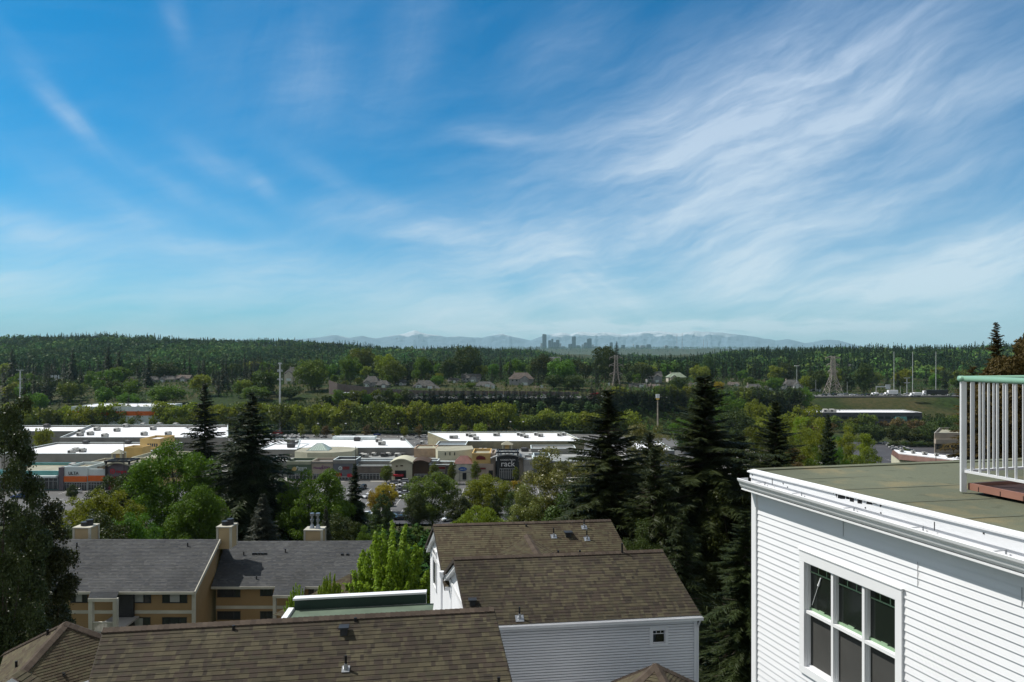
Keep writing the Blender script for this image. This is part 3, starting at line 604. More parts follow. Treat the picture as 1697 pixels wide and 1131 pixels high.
for r0 in (220, 238, 256):
    for i in range(60):
        x = -170+i*3.6; mb.poly([(x-.06, r0, .041), (x+.06, r0, .041), (x+.06, r0+10, .041), (x-.06, r0+10, .041)])
for i in range(14):
    x = 186+i*5; mb.poly([(x-.06, 330, .041), (x+.06, 330, .041), (x+.06, 340, .041), (x-.06, 340, .041)])
tag(mb.build('parking_markings', PAINTW), kind='structure')
# highway: a raised ribbon
HP = [(PX(545, 505), 505, 19.8), (PX(600, 505), 505, 20.2), (PX(800, 505), 505, 20.2), (PX(1000, 508), 508, 20.2), (PX(1180, 522), 522, 19.6), (PX(1340, 545), 545, 19), (PX(1700, 548), 548, 19.6), (PX(2000, 550), 550, 20)]
mb = MB(); mk = MB()
for (xa, ya, za), (xb, yb, zb) in zip(HP, HP[1:]):
    mb.hexa([(xa, ya-14, za-4), (xb, yb-14, zb-4), (xb, yb+9, zb-4), (xa, ya+9, za-4), (xa, ya-14, za), (xb, yb-14, zb), (xb, yb+9, zb), (xa, ya+9, za)])
    for o_ in (-9, -5.5, -2, 1.5, 5): mk.poly([(xa, ya+o_-.1, za+.01), (xb, yb+o_-.1, zb+.01), (xb, yb+o_+.1, zb+.01), (xa, ya+o_+.1, za+.01)])
tag(mb.build('highway', ASPH), kind='structure'); tag(mk.build('highway_markings', PAINTW), kind='structure')
def hz(px):
    xs = [p[0]/p[1]*F+CX for p in HP]; return float(np.interp(px, xs, [p[1] for p in HP])), float(np.interp(px, xs, [p[2] for p in HP]))
# ------------------------------------------------------------------ flat roofed commercial buildings
def flatbld(name, label, px0, px1, yF, depth, z, wallm, roofm, par=.9, z0=0., cat='building', group=None, capm=None, band=None, skew=0., pxb=None):
    """parapet-walled box; front at distance yF between image columns px0, px1"""
    x0, x1 = PX(px0, yF), PX(px1, yF); yB = yF+depth
    bx0, bx1 = (x0, x1) if pxb is None else (PX(pxb[0], yB), PX(pxb[1], yB))
    e = thing(name, label, cat, ((x0+x1)/2, yF, z0), group); T = .4; mb = MB()
    A, B, C, D = (x0, yF), (x1, yF), (bx1, yB), (bx0, yB)
    def wseg(p, q, inn, zt0, zt1, m_=0): mb.hexa([(p[0], p[1], zt0), (q[0], q[1], zt0), (q[0]+inn[0], q[1]+inn[1], zt0), (p[0]+inn[0], p[1]+inn[1], zt0), (p[0], p[1], zt1), (q[0], q[1], zt1), (q[0]+inn[0], q[1]+inn[1], zt1), (p[0]+inn[0], p[1]+inn[1], zt1)], m_)
    wseg(A, B, (0, T), z0, z); wseg((D[0], D[1]-T), (C[0], C[1]-T), (0, T), z0, z)
    wseg((A[0], A[1]+T), (D[0], D[1]-T), (T, 0), z0, z); wseg((B[0]-T, B[1]+T), (C[0]-T, C[1]-T), (T, 0), z0, z)
    mb.build('wall', wallm, e)
    r = MB(); r.poly([(A[0]+T, A[1]+T, z-par), (B[0]-T, B[1]+T, z-par), (C[0]-T, C[1]-T, z-par), (D[0]+T, D[1]-T, z-par)])
    r.build('roof', roofm, e)
    c = MB()
    for p, q, i in ((A, B, (0, T)), ((D[0], D[1]-T), (C[0], C[1]-T), (0, T)), ((A[0], A[1]+T), (D[0], D[1]-T), (T, 0)), ((B[0]-T, B[1]+T), (C[0]-T, C[1]-T), (T, 0))):
        o_ = .08; c.hexa([(p[0]-o_, p[1]-o_*(i[1] > 0), z+.002), (q[0]+o_, q[1]-o_*(i[1] > 0), z+.002), (q[0]+i[0]+o_, q[1]+i[1]+o_*(i[1] > 0), z+.002), (p[0]+i[0]-o_, p[1]+i[1]+o_*(i[1] > 0), z+.002), (p[0]-o_, p[1]-o_*(i[1] > 0), z+.12), (q[0]+o_, q[1]-o_*(i[1] > 0), z+.12), (q[0]+i[0]+o_, q[1]+i[1]+o_*(i[1] > 0), z+.12), (p[0]+i[0]-o_, p[1]+i[1]+o_*(i[1] > 0), z+.12)])
    c.build('parapet_cap', capm or wallm, e)
    return e
def rect(e, name, px0, px1, y0, y1, Y, m, th=.15, proud=.12):
    mb = MB(); mb.box(PX(px0, Y), PX(px1, Y), Y-proud, Y-proud+th, PZ(y1, Y), PZ(y0, Y)); return mb.build(name, m, e)
def storefront(e, px0, px1, ytop, ybot, Y, n, fm=None):
    """glazed shop front: frame, panes"""
    mb = MB(); x0, x1, z0, z1 = PX(px0, Y), PX(px1, Y), PZ(ybot, Y), PZ(ytop, Y)
    mb.box(x0, x1, Y-.06, Y+.04, z0, z1); g = mb.build('shop_window', HGLASS, e); f = MB()
    for i in range(n+1):
        x = x0+(x1-x0)*i/n; f.box(x-.09, x+.09, Y-.2, Y-.062, z0, z1)
    f.box(x0, x1, Y-.18, Y-.064, z1-.15, z1+.1); f.box(x0, x1, Y-.18, Y-.064, z0+(z1-z0)*.68, z0+(z1-z0)*.68+.12); sub(f, 'window_frame', fm or METAL, g)
def rtu(px, py, z, w_, label, group, dark=0, h=1.5, d_=2.2, Y=None):
    Y = Y or (CZ-z)/(py-HY)*F; x = PX(px, Y); e = thing('rooftop_unit', label, 'rooftop unit', (x, Y, z), group)
    b = MB(); b.box(x-w_/2, x+w_/2, Y-d_/2, Y+d_/2, z+.35, z+.35+h*.7); b.box(x-w_/2+.15, x+w_/2-.15, Y-d_/2+.15, Y+d_/2-.15, z+.01, z+.35, 1); b.box(x-w_/2+w_*.1, x-w_/2+w_*.45, Y-d_/2-.04, Y-d_/2, z+.5, z+.25+h*.7, 1)
    b.build('housing', [RTUD if dark else RTU, RTUD], e); c = MB(); c.hexa([(x-w_/2, Y-d_/2-.3, z+.35+h*.7), (x+w_*.2, Y-d_/2-.3, z+.35+h*.7), (x+w_*.2, Y+d_/2, z+.35+h*.7), (x-w_/2, Y+d_/2, z+.35+h*.7), (x-w_/2, Y-.2, z+h), (x+w_*.2, Y-.2, z+h), (x+w_*.2, Y+d_/2, z+h+.1), (x-w_/2, Y+d_/2, z+h+.1)])
    c.build('hood', RTU if not dark else RTUD, e); f = MB(); f.tube((x+w_*.32, Y, z+.35+h*.7), (x+w_*.32, Y, z+h*.9+.2), w_*.13, n=10); f.build('fan_housing', RTUD, e); return e
# --- left group
flatbld('store_building', 'low store with a pale roof behind the leafy branch at the far left', 6, 133, 383, 30, 9, GREY, ROOFW, pxb=(36, 158), cat='store', capm=PALEW)
flatbld('store_building', 'big white roofed store with a dozen grey air units, back left of the mall', 99, 378, 347, 60, 10, GREY, ROOFW, pxb=(151, 378), cat='store', capm=PALEW, par=1.3)
flatbld('store_building', 'long white roofed store in front of the big white roof at the left', 0, 234, 303, 38, 8.2, GREY, ROOFW, cat='store', capm=PALEW, par=.7)
flatbld('store_building', 'pale grey store roof hidden behind the two dark firs', 378, 478, 330, 22, 8.5, GREY, ROOFW, cat='store', capm=PALEW, par=.7)
for px, py, d_ in ((161, 714, 0), (194, 715.5, 0), (209, 708.5, 0), (135, 717, 0), (133, 723, 0), (150, 721.5, 0), (174, 725, 0), (238, 707, 0), (265, 706.5, 0), (254, 713, 0), (239, 722, 0), (279, 721.5, 0), (292, 707, 0)):
    rtu(px, py, 8.7, 3.0, 'boxy grey air unit on the big white roof at the left', 'air units on the big white roof', h=2.)
for px, py, d_, lb in ((126, 748.5, 0, 'dark topped air unit in the cluster of three on the long white roof, middle one'), (119, 752, 0, 'low grey air unit, left one of the cluster of three on the long white roof'), (137, 749.5, 0, 'grey air unit, right one of the cluster of three on the long white roof'), (143, 736, 1, 'dark air unit on the rear edge of the long white roof, left'), (213, 736, 1, 'dark air unit on the rear edge of the long white roof, near the yellow tower')):
    rtu(px, py, 7.5, 2.6, lb, None, d_, h=1.7)
rtu(78, 709, 8.1, 3.2, 'dark air unit on the far left low roof', None, 1, h=2.2)
rtu(122, 761, 5.6, 2.6, 'grey air unit behind the wooden screens on the strip roof', None, 0, h=1.7, Y=283)
e = flatbld('store_building', 'strip of shops with a tan roof between a teal glass store and an arched entrance', 88, 262, 266, 34, 6.6, BEIGE, ROOFT, cat='store', capm=CREAM, par=.6)
for a, b, lb in ((114, 137, 'left wooden plank screen round the plant on the strip roof'), (148, 171, 'right wooden plank screen round the plant on the strip roof')):
    Y = 270; mb = MB(); x0, x1 = PX(a, Y), PX(b, Y); z0 = 6.02
    for i in range(12): xx = x0+(x1-x0)*i/12; mb.box(xx, xx+(x1-x0)/12-.04, Y, Y+.1, z0, z0+2.0)
    for i in range(8): mb.box(x0-.1, x0, Y+i*.4, Y+i*.4+.36, z0, z0+2.); mb.box(x1, x1+.1, Y+i*.4, Y+i*.4+.36, z0, z0+2.)
    tag(top(mb, 'plant_screen', mat('screen_wood', (.24, .17, .11), .8, .25, 1), ((x0+x1)/2, Y, z0)), lb, 'screen')
YF = 264.
e = flatbld('shop_front', 'teal glass fronted store half hidden behind the leafy branch at the left', -10, 97, YF, 20, 7.2, TEAL, ROOFT, cat='shop'); storefront(e, -8, 96, 792, 811, YF-.3, 14); rect(e, 'canopy', -9, 97, 788, 791, YF, PALEW, 1.8, 1.8)
e = flatbld('shop_front', 'dark purple grey column between the teal store and the white beauty store', 97, 105, YF-.6, 6, 8.6, PURP, ROOFT, cat='shop')
e = flatbld('shop_front', 'white store front with four thin black letters above an orange band', 105.2, 145, YF, 12, PZ(774.5, YF), PALEW, ROOFT, cat='shop')
rect(e, 'orange_band', 107, 144.5, 789.5, 798.5, YF, ORNG, .6, .5); storefront(e, 107, 144, 800, 812, YF-.05, 9)
text('ULTA', 1.6, (PX(122, YF), YF-.14, PZ(784.6, YF)), BLACK, e, 'sign_letters', sx=1.0); rect(e, 'sign_swoosh', 114, 128, 787, 787.4, YF, BLACK, .1, .12)
e = flatbld('shop_front', 'white store front with an orange band right of the store with black letters', 145.6, 175, YF+.5, 12, PZ(778.5, YF), PALEW, ROOFT, cat='shop')
rect(e, 'orange_band', 147, 174, 788.5, 797.5, YF+.5, ORNG, .6, .5); storefront(e, 147, 174, 799, 812, YF+.45, 6)
def archfront(name, label, px0, px1, ytop, ysp, Y, depth, wm, rm, over=2, cat='entrance', z0=0.):
    e = thing(name, label, cat, (PX((px0+px1)/2, Y), Y, z0)); x0, x1 = PX(px0, Y), PX(px1, Y); zt, zs = PZ(ytop, Y), PZ(ysp, Y); n = 14
    arc = [(x0+(x1-x0)*i/n, zs+(zt-zs)*math.sin(math.pi*i/n)) for i in range(n+1)]
    mb = MB(); mb.poly([(x0, Y, z0), (x1, Y, z0)]+[(x, Y, z) for x, z in reversed(arc)]); mb.poly([(x0, Y+depth, z0), (x1, Y+depth, z0)][::-1]+[(x, Y+depth, z) for x, z in arc])
    for (xa, za), (xb, zb) in (((x0, z0), (x0, zs)), ((x1, z0), (x1, zs))): mb.poly([(xa, Y, za), (xb, Y, zb), (xb, Y+depth, zb), (xa, Y+depth, za)])
    mb.build('wall', wm, e); r = MB()
    for (xa, za), (xb, zb) in zip(arc, arc[1:]):
        ex = lambda x: (x-(x0+x1)/2)*(1+over/(x1-x0)*2)+(x0+x1)/2
        r.hexa([(ex(xa), Y-1.6, za+.02), (ex(xb), Y-1.6, zb+.02), (ex(xb), Y+depth+.3, zb+.02), (ex(xa), Y+depth+.3, za+.02), (ex(xa), Y-1.6, za+.5), (ex(xb), Y-1.6, zb+.5), (ex(xb), Y+depth+.3, zb+.5), (ex(xa), Y+depth+.3, za+.5)])
    r.build('arched_roof', rm, e); return e
def gantry(e, px0, px1, y0, y1, Y, d_=5):
    mb = MB(); x0, x1, zt = PX(px0, Y), PX(px1, Y), PZ(y0, Y)
    for x in (x0, x1):
        for y in (Y-.8, Y+d_): mb.box(x-.28, x+.28, y-.28, y+.28, 0, zt)
        mb.box(x-.2, x+.2, Y-.5, Y+d_-.3, zt-.6, zt-.05); mb.box(x-.2, x+.2, Y-.5, Y+d_-.3, zt-3, zt-2.6)
    mb.box(x0-.6, x1+.6, Y-1.2, Y-.9, zt-.7, zt); mb.box(x0-.6, x1+.6, Y+d_+.3, Y+d_+.7, zt-.7, zt)
    for i in range(5): x = x0+(x1-x0)*(i+.5)/5; mb.box(x-.12, x+.12, Y-.88, Y+d_+.28, zt-.5, zt-.2)
    mb.build('steel_gantry', DMETAL, e)
e = archfront('store_entrance', 'arched grey entrance with red lettering and a red ringed round emblem', 176, 218, 767.5, 776, YF, 8, PURP, ROOFT)
gantry(e, 178, 216, 763, 0, YF); text('target', 1.5, (PX(201.5, YF), YF-.2, PZ(781.5, YF)), mat('sign_red', (.6, .01, .03)), e, 'sign_letters', sx=1.15)
Yb = YF-.15; bm_ = MB(); xb, zb = PX(186.5, Yb), PZ(781.3, Yb)
for r0, r1, mi in ((.68, .95, 0), (0, .33, 0), (.33, .68, 1)):
    n = 24
    for i in range(n):
        a, b = 2*math.pi*i/n, 2*math.pi*(i+1)/n; bm_.poly([(xb+math.cos(a)*r0, Yb-.05, zb+math.sin(a)*r0), (xb+math.cos(b)*r0, Yb-.05, zb+math.sin(b)*r0), (xb+math.cos(b)*r1, Yb-.05, zb+math.sin(b)*r1), (xb+math.cos(a)*r1, Yb-.05, zb+math.sin(a)*r1)][:: 1], mi)
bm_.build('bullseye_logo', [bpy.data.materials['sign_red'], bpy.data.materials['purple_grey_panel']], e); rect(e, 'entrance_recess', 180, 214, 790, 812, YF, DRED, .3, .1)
def cupola(label, px, yt, yr, yb, w_, Y, body=YELL, z0=5.0):
    x = PX(px, Y); h = w_/2/F*Y; e = thing('cupola', label, 'cupola', (x, Y, z0)); zr, zt = PZ(yr, Y), PZ(yt, Y); mb = MB()
    for sx in (-1, 1):
        for y in (Y-h, Y+h): mb.box(x+sx*h-.25, x+sx*h+.25, y-.25, y+.25, z0, zr)
    mb.build('post', CREAM, e); b = MB(); b.box(x-h*.45, x+h*.45, Y-h*.45, Y+h*.45, z0, zr-.3); b.build('lantern', body, e)
    r = MB(); q = h*1.3; A = [(x-q, Y-q, zr), (x+q, Y-q, zr), (x+q, Y+q, zr), (x-q, Y+q, zr)]; pk = (x, Y, zt)
    for i in range(4): r.poly([A[i], A[(i+1) % 4], pk])
    r.poly(A[::-1]); r.build('pyramid_roof', ROOFT, e)
cupola('small open cupola with a pitched cap above the entrance with the red emblem', 197, 744.5, 751, 765, 14, 276)
e = flatbld('stucco_building', 'yellow stucco wing to the right of the entrance with the red emblem', 219, 272, YF+2, 20, PZ(775.5, YF+2), YELL, ROOFT, cat='building')
e = flatbld('stucco_building', 'cream stucco box behind the entrance with the red emblem', 217, 285, 284, 18, PZ(759, 284), CREAM, ROOFT, cat='building'); rect(e, 'slit_window', 248.3, 250.3, 766, 771, 284, BLACK)
e = flatbld('stucco_building', 'yellow clerestory tower with a row of five dark windows', 232, 265, 320, 14, PZ(728, 320), YELL, ROOFW, cat='building', z0=7)
for i in range(5): rect(e, 'window', 244.5+i*3.6, 246.7+i*3.6, 735.5, 740.5, 320, HGLASS)
e = flatbld('stucco_building', 'small plain yellow box on the roof in front of the clerestory tower', 206, 236, 301, 7, PZ(742, 301), YELL, ROOFW, cat='building', z0=4)
# --- centre group
flatbld('store_building', 'dazzling white roofed store in the middle of the mall behind the green roof light', 492, 686, 311, 31, PZ(742.5, 311), GREY, ROOFW, cat='store', capm=PALEW, par=.25, pxb=(497, 672))
flatbld('store_building', 'small white roof left of the middle white store, with two dark air units', 428, 491, 306, 20, PZ(745.5, 306), GREY, ROOFW, cat='store', capm=PALEW, par=.3)
flatbld('roof_monitor', 'raised white roof strip along the rear of the middle white store', 551, 621, 341, 6, PZ(725, 341), PALEW, ROOFW, cat='building', z0=8, par=.2)
flatbld('mall_building', 'low grey roofed centre section of the mall behind the shop fronts', 440, 1010, 292, 36, 6.6, GREY, ROOFG, cat='building', par=.35, capm=PALEW)
flatbld('mall_building', 'blue grey lower roof strip behind the arched cream shop', 583, 726, 287.5, 6, 7.4, GREY, ROOFB, cat='building', par=.25, capm=PALEW)
flatbld('mall_building', 'tan connecting block between the middle white roof and the cream tower', 686, 722, 305, 12, PZ(744, 305), mat('peach_stucco', (.42, .3, .2)), ROOFT, cat='building', par=.4)
flatbld('store_building', 'long white roofed store at the right of the mall behind the dark arched entrance', 745, 968, 331, 38, PZ(731.5, 331), mat('olive_tan_wall', (.25, .23, .15)), ROOFW, cat='store', capm=PALEW, par=.5, pxb=(709, 935))
flatbld('store_building', 'white roof glimpsed between the two big firs at the right', 1056, 1118, 300, 30, PZ(747, 300), SLATE, ROOFW, cat='store', capm=PALEW, par=.5)
flatbld('roof_monitor', 'dark roofed raised box with white trim behind the cream tower', 722, 772, 317, 14, PZ(738, 317), mat('tan_wall2', (.4, .32, .22)), ROOFB, cat='building', z0=6, par=.5, capm=PALEW)
flatbld('roof_monitor', 'grey raised box at the right behind the right cupola', 880, 955, 315, 12, PZ(744, 315), GREY, ROOFG, cat='building', z0=6, par=.5, capm=PALEW)
# octagonal cream block with pyramid roof light
Y = 294; e = thing('rotunda_building', 'cream faceted block with a glass pyramid roof light', 'building', (PX(530, Y), Y, 0)); z = PZ(750.5, Y)
pts = [(PX(483.5, Y), Y+4), (PX(509, Y), Y), (PX(551, Y), Y), (PX(580, Y), Y+4), (PX(580, Y), Y+15), (PX(551, Y), Y+19), (PX(509, Y), Y+19), (PX(483.5, Y), Y+15)]
mb = MB()
for i in range(8):
    a, b = pts[i], pts[(i+1) % 8]; mb.poly([(a[0], a[1], 0), (b[0], b[1], 0), (b[0], b[1], z), (a[0], a[1], z)])
mb.build('wall', CREAM, e); r = MB(); r.poly([(a[0], a[1], z-.02) for a in pts]); r.build('roof', ROOFT, e)
xc, yc = PX(530, Y+9), Y+9; q = 4.6; r = MB(); A = [(xc-q, yc-3.5, z+.15), (xc+q, yc-3.5, z+.15), (xc+q, yc+3.5, z+.15), (xc-q, yc+3.5, z+.15)]; T2 = [(xc-1, yc-.4, z+3), (xc+1, yc-.4, z+3), (xc+1, yc+.4, z+3), (xc-1, yc+.4, z+3)]
for i in range(4): r.poly([A[i], A[(i+1) % 4], T2[(i+1) % 4], T2[i]])
r.poly(T2); pr = r.build('glass_pyramid', mat('greenish_glass', (.35, .45, .38), .2, .05, 1, spec=.6), e)
rb = MB()
for i in range(9): u_ = i/8; rb.tube(Vector(A[0]).lerp(Vector(A[1]), u_), Vector(T2[0]).lerp(Vector(T2[1]), u_), .1, n=4)
for i in range(5): u_ = i/4; rb.tube(Vector(A[3]).lerp(Vector(A[0]), u_), Vector(T2[3]).lerp(Vector(T2[0]), u_), .1, n=4); rb.tube(Vector(A[1]).lerp(Vector(A[2]), u_), Vector(T2[1]).lerp(Vector(T2[2]), u_), .1, n=4)
rb.box(xc-q-.3, xc+q+.3, yc-3.8, yc-3.55, z-.01, z+.3); sub(rb, 'glazing_bar', PALEW, pr)
for a, b in ((487.5, 489), (496.5, 498)): rect(e, 'slit_window', a, b, 760, 764, Y+1.5, BLACK)
YC = 283.
e = flatbld('shop_front', 'green shop front with a gold round emblem', 475.5, 516, YC, 9, PZ(765, YC), OLIVE, ROOFG, cat='shop', capm=mat('sage_cornice', (.28, .3, .22))); rect(e, 'cornice', 475, 516, 765, 770, YC, bpy.data.materials['sage_cornice'], .5, .4)
text('Panera', 1.6, (PX(500, YC), YC-.15, PZ(775.5, YC)), PALEW, e, 'sign_letters'); text('BREAD', .8, (PX(499, YC), YC-.15, PZ(779, YC)), PALEW, e, 'sign_letters')
bd = MB(); xb, zb = PX(488, YC), PZ(777.5, YC)
n = 20; bd.poly([(xb+math.cos(2*math.pi*i/n)*1.0+.25*math.sin(2*math.pi*i/n), YC-.15, zb+math.sin(2*math.pi*i/n)*.9) for i in range(n)]); bd.build('emblem', mat('gold_paint', (.5, .38, .15)), e)
storefront(e, 478, 514, 786, 794, YC-.05, 6)
e = flatbld('shop_front', 'beige shop front with slanted purple script lettering', 516.3, 551.5, YC+.4, 9, PZ(765.5, YC), BEIGE, ROOFG, cat='shop'); rect(e, 'cornice', 516.3, 551.5, 765.5, 768, YC+.4, GREY, .5, .4)
pm = mat('purple_sign', (.16, .02, .16)); text('Massage', 1.3, (PX(527, YC), YC+.2, PZ(775.8, YC)), pm, e, 'sign_letters', sx=.9); text('Envy', 2.0, (PX(540, YC), YC+.2, PZ(774.8, YC)), pm, e, 'sign_letters'); storefront(e, 519, 549, 786, 794, YC+.3, 5)
e = flatbld('shop_front', 'slate grey shop front with a round white emblem and red awnings', 552, 590, YC-.3, 9, PZ(762.5, YC), SLATE, ROOFG, cat='shop', capm=PALEW); rect(e, 'cornice', 552, 590, 763.5, 768.5, YC-.3, GREY, .5, .3)
bd = MB(); xb, zb = PX(564.5, YC), PZ(776, YC)
for i in range(20):
    a, b = 2*math.pi*i/20, 2*math.pi*(i+1)/20; bd.poly([(xb+math.cos(a)*.5, YC-.5, zb+math.sin(a)*.5), (xb+math.cos(b)*.5, YC-.5, zb+math.sin(b)*.5), (xb+math.cos(b)*.78, YC-.5, zb+math.sin(b)*.78), (xb+math.cos(a)*.78, YC-.5, zb+math.sin(a)*.78)])
bd.poly([(xb+.2*math.cos(i), YC-.5, zb+.22*math.sin(i)) for i in range(6)]); bd.build('round_emblem', PALEW, e); rect(e, 'sign_board', 568, 579, 773.5, 778.5, YC-.3, DRED, .2, .18)
rect(e, 'awning', 557.5, 566.5, 784, 789.5, YC-.3, REDB, .9, .9); rect(e, 'awning', 576, 588, 785.5, 790.5, YC-.3, REDB, .9, .9); storefront(e, 556, 588, 790, 795, YC-.35, 6)
e = flatbld('shop_front', 'low dark brown grey shop front with a glazed door, left of the arched cream shop', 590.5, 652, YC+.6, 8, PZ(772, YC), mat('brown_grey_wall', (.16, .135, .115)), ROOFG, cat='shop', capm=PALEW); storefront(e, 596, 640, 785, 794.5, YC+.5, 8); rect(e, 'cornice', 590.5, 652, 772, 774, YC+.6, CONC, .5, .4)
e = archfront('shop_front', 'cream shop front with a low arched gable and a red awning', 649, 683, 761.5, 768, YC-1, 8, CREAM, CREAM, over=.6, cat='shop')
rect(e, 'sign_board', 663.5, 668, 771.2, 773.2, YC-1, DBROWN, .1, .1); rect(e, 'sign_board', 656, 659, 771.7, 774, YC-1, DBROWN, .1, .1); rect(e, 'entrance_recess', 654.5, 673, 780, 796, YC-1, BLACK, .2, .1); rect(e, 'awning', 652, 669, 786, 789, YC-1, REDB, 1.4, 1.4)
def gablefront(name, label, px0, px1, yt, ye, Y, depth, wm, rm, gm, cat='shop'):
    e = thing(name, label, cat, (PX((px0+px1)/2, Y), Y, 0)); x0, x1, xm = PX(px0, Y), PX(px1, Y), PX((px0+px1)/2, Y); zt, ze = PZ(yt, Y), PZ(ye, Y); mb = MB()
    mb.box(x0, x1, Y, Y+depth, 0, ze); mb.build('wall', wm, e); r = MB(); ym = Y+depth*.5
    r.poly([(x0-.4, Y-.4, ze+.01), (x1+.4, Y-.4, ze+.01), (xm+1.5, ym, zt), (xm-1.5, ym, zt)]); r.poly([(x1+.4, Y-.4, ze+.01), (x1+.4, Y+depth+.4, ze+.01), (xm+1.5, ym, zt)]); r.poly([(x1+.4, Y+depth+.4, ze+.01), (x0-.4, Y+depth+.4, ze+.01), (xm-1.5, ym, zt), (xm+1.5, ym, zt)]); r.poly([(x0-.4, Y+depth+.4, ze+.01), (x0-.4, Y-.4, ze+.01), (xm-1.5, ym, zt)])
    r.build('hip_roof', rm, e); return e
e = archfront('shop_front', 'dark brown shop front with a low gable, right of the arched cream shop', 684, 710, 764, 768, YC-.5, 8, DBROWN, DBROWN, over=.6, cat='shop'); storefront(e, 687, 708, 786, 795, YC-.55, 4)
e = flatbld('shop_front', 'shop front with a dark red sign board, between brown gable and hip roofed store', 711, 752, YC, 8, PZ(770.5, YC), mat('grey_tan_wall', (.22, .2, .17)), ROOFG, cat='shop', capm=PALEW); rect(e, 'sign_board', 724, 738, 774, 777.5, YC, DRED, .25, .2); rect(e, 'column', 738.5, 752, 772, 796, YC-1.2, mat('dark_brown_grey', (.09, .08, .075)), 1, .1); storefront(e, 714, 737, 783, 795, YC-.05, 5)
e = gablefront('shop_front', 'cream store with a brown hip roof and a blue oval sign', 753, 782, 758, 769, YC-1, 9, mat('cream_white', (.55, .54, .46)), mat('brown_metal_roof', (.14, .065, .055), .6), None)
bd = MB(); xb, zb = PX(767, YC), PZ(777, YC); n = 28
bd.poly([(xb+math.cos(2*math.pi*i/n)*1.75, YC-1.12, zb+math.sin(2*math.pi*i/n)*.85) for i in range(n)]); bl = mat('sign_blue', (.01, .09, .4), .5, .05); pl = bd.build('oval_sign', bl, e)
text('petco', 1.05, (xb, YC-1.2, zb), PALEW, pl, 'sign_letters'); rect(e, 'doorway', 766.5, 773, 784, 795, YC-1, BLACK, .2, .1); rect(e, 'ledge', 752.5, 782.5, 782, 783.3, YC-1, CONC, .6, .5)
e = flatbld('shop_front', 'yellow stucco store with a dark red peaked sign and a pink ground floor', 782.5, 813, YC-.6, 14, PZ(751.5, YC), YELL, ROOFT, cat='shop'); rect(e, 'lower_facade', 782.5, 818, 768.5, 796, YC-.6, PINKT, 1.1, 1.0)
bd = MB(); Yq = YC-.9
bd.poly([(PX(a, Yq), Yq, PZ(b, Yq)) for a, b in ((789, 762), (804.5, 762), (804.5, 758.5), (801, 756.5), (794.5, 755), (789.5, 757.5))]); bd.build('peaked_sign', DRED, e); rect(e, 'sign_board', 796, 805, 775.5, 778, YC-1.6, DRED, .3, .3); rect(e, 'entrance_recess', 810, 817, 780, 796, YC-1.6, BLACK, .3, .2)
e = flatbld('shop_front', 'narrow pink tan pier left of the dark arched entrance', 813.3, 821, YC+.2, 10, PZ(752, YC), PINKT, ROOFT, cat='shop')
e = archfront('store_entrance', 'dark arched entrance with big white lettering', 823, 860, 754, 760.5, YC-1.5, 10, mat('dark_entry', (.035, .033, .035)), ROOFG, over=2.5)
gantry(e, 825.5, 858, 748, 0, YC-1.5, 6); WS = mat('white_sign', (.8, .8, .8), .5, .02)
text('rack', 3.3, (PX(841.5, YC-2), YC-1.9, PZ(769.3, YC-2)), WS, e, 'sign_letters', thick=.12, sx=1.0); text('NORDSTROM', .95, (PX(841.5, YC-2), YC-1.9, PZ(762.8, YC-2)), WS, e, 'sign_letters', thick=.08, sx=1.05); storefront(e, 828, 855, 777, 794, YC-1.75, 9, METAL)
cupola('cream cupola with a pyramid cap and yellow lantern above the dark arched entrance', 840.5, 730.5, 736.5, 748, 15, 300, z0=6)
e = flatbld('shop_front', 'grey tan pier right of the dark arched entrance', 860.5, 867, YC, 10, PZ(762, YC), BEIGE, ROOFT, cat='shop')
e = flatbld('shop_front', 'plain pale grey box wall at the right of the dark arched entrance', 867.5, 884, YC-1, 12, PZ(761, YC), mat('pale_grey_stucco', (.32, .31, .3)), ROOFG, cat='shop', capm=PALEW)
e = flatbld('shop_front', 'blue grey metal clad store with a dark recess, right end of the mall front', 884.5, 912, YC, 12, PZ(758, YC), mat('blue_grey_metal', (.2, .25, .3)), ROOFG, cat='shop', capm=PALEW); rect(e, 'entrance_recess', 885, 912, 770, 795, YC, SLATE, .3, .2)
# cream tower with curved parapet
Y = 298; e = thing('stucco_building', 'cream tower block with three slit windows above the blue grey roof', 'building', (PX(750, Y), Y, 0)); n = 10
fr = [(PX(725.5+(785-725.5)*i/n, Y), Y-1.2*math.sin(math.pi*i/n)+(.0 if i < n else 0), PZ(747.5-1.5*(i/n)**2*2, Y)) for i in range(n+1)]
mb = MB()
for a, b in zip(fr, fr[1:]): mb.poly([(a[0], a[1], 0), (b[0], b[1], 0), b, a])
L0, L1 = (PX(718, Y+14), Y+14), (PX(782, Y+12), Y+12); mb.poly([(L0[0], L0[1], 0), (fr[0][0], fr[0][1], 0), fr[0], (L0[0], L0[1], fr[0][2]+.6)]); mb.poly([(fr[-1][0], fr[-1][1], 0), (L1[0], L1[1], 0), (L1[0], L1[1], fr[-1][2]), fr[-1]]); mb.build('wall', CREAM, e)
r = MB(); r.poly([(a[0], a[1], a[2]-.15) for a in fr]+[(L1[0], L1[1], fr[-1][2]-.15), (L0[0], L0[1], fr[0][2]-.1)]); r.build('roof', ROOFT, e)
for a in (737.2, 744.8, 752.6): rect(e, 'slit_window', a, a+1.7, 750, 755, Y-1.2, BLACK)
CT = [(560, 0, 746, 7.5), (592, 766, 0, 0)]
k_ = 0
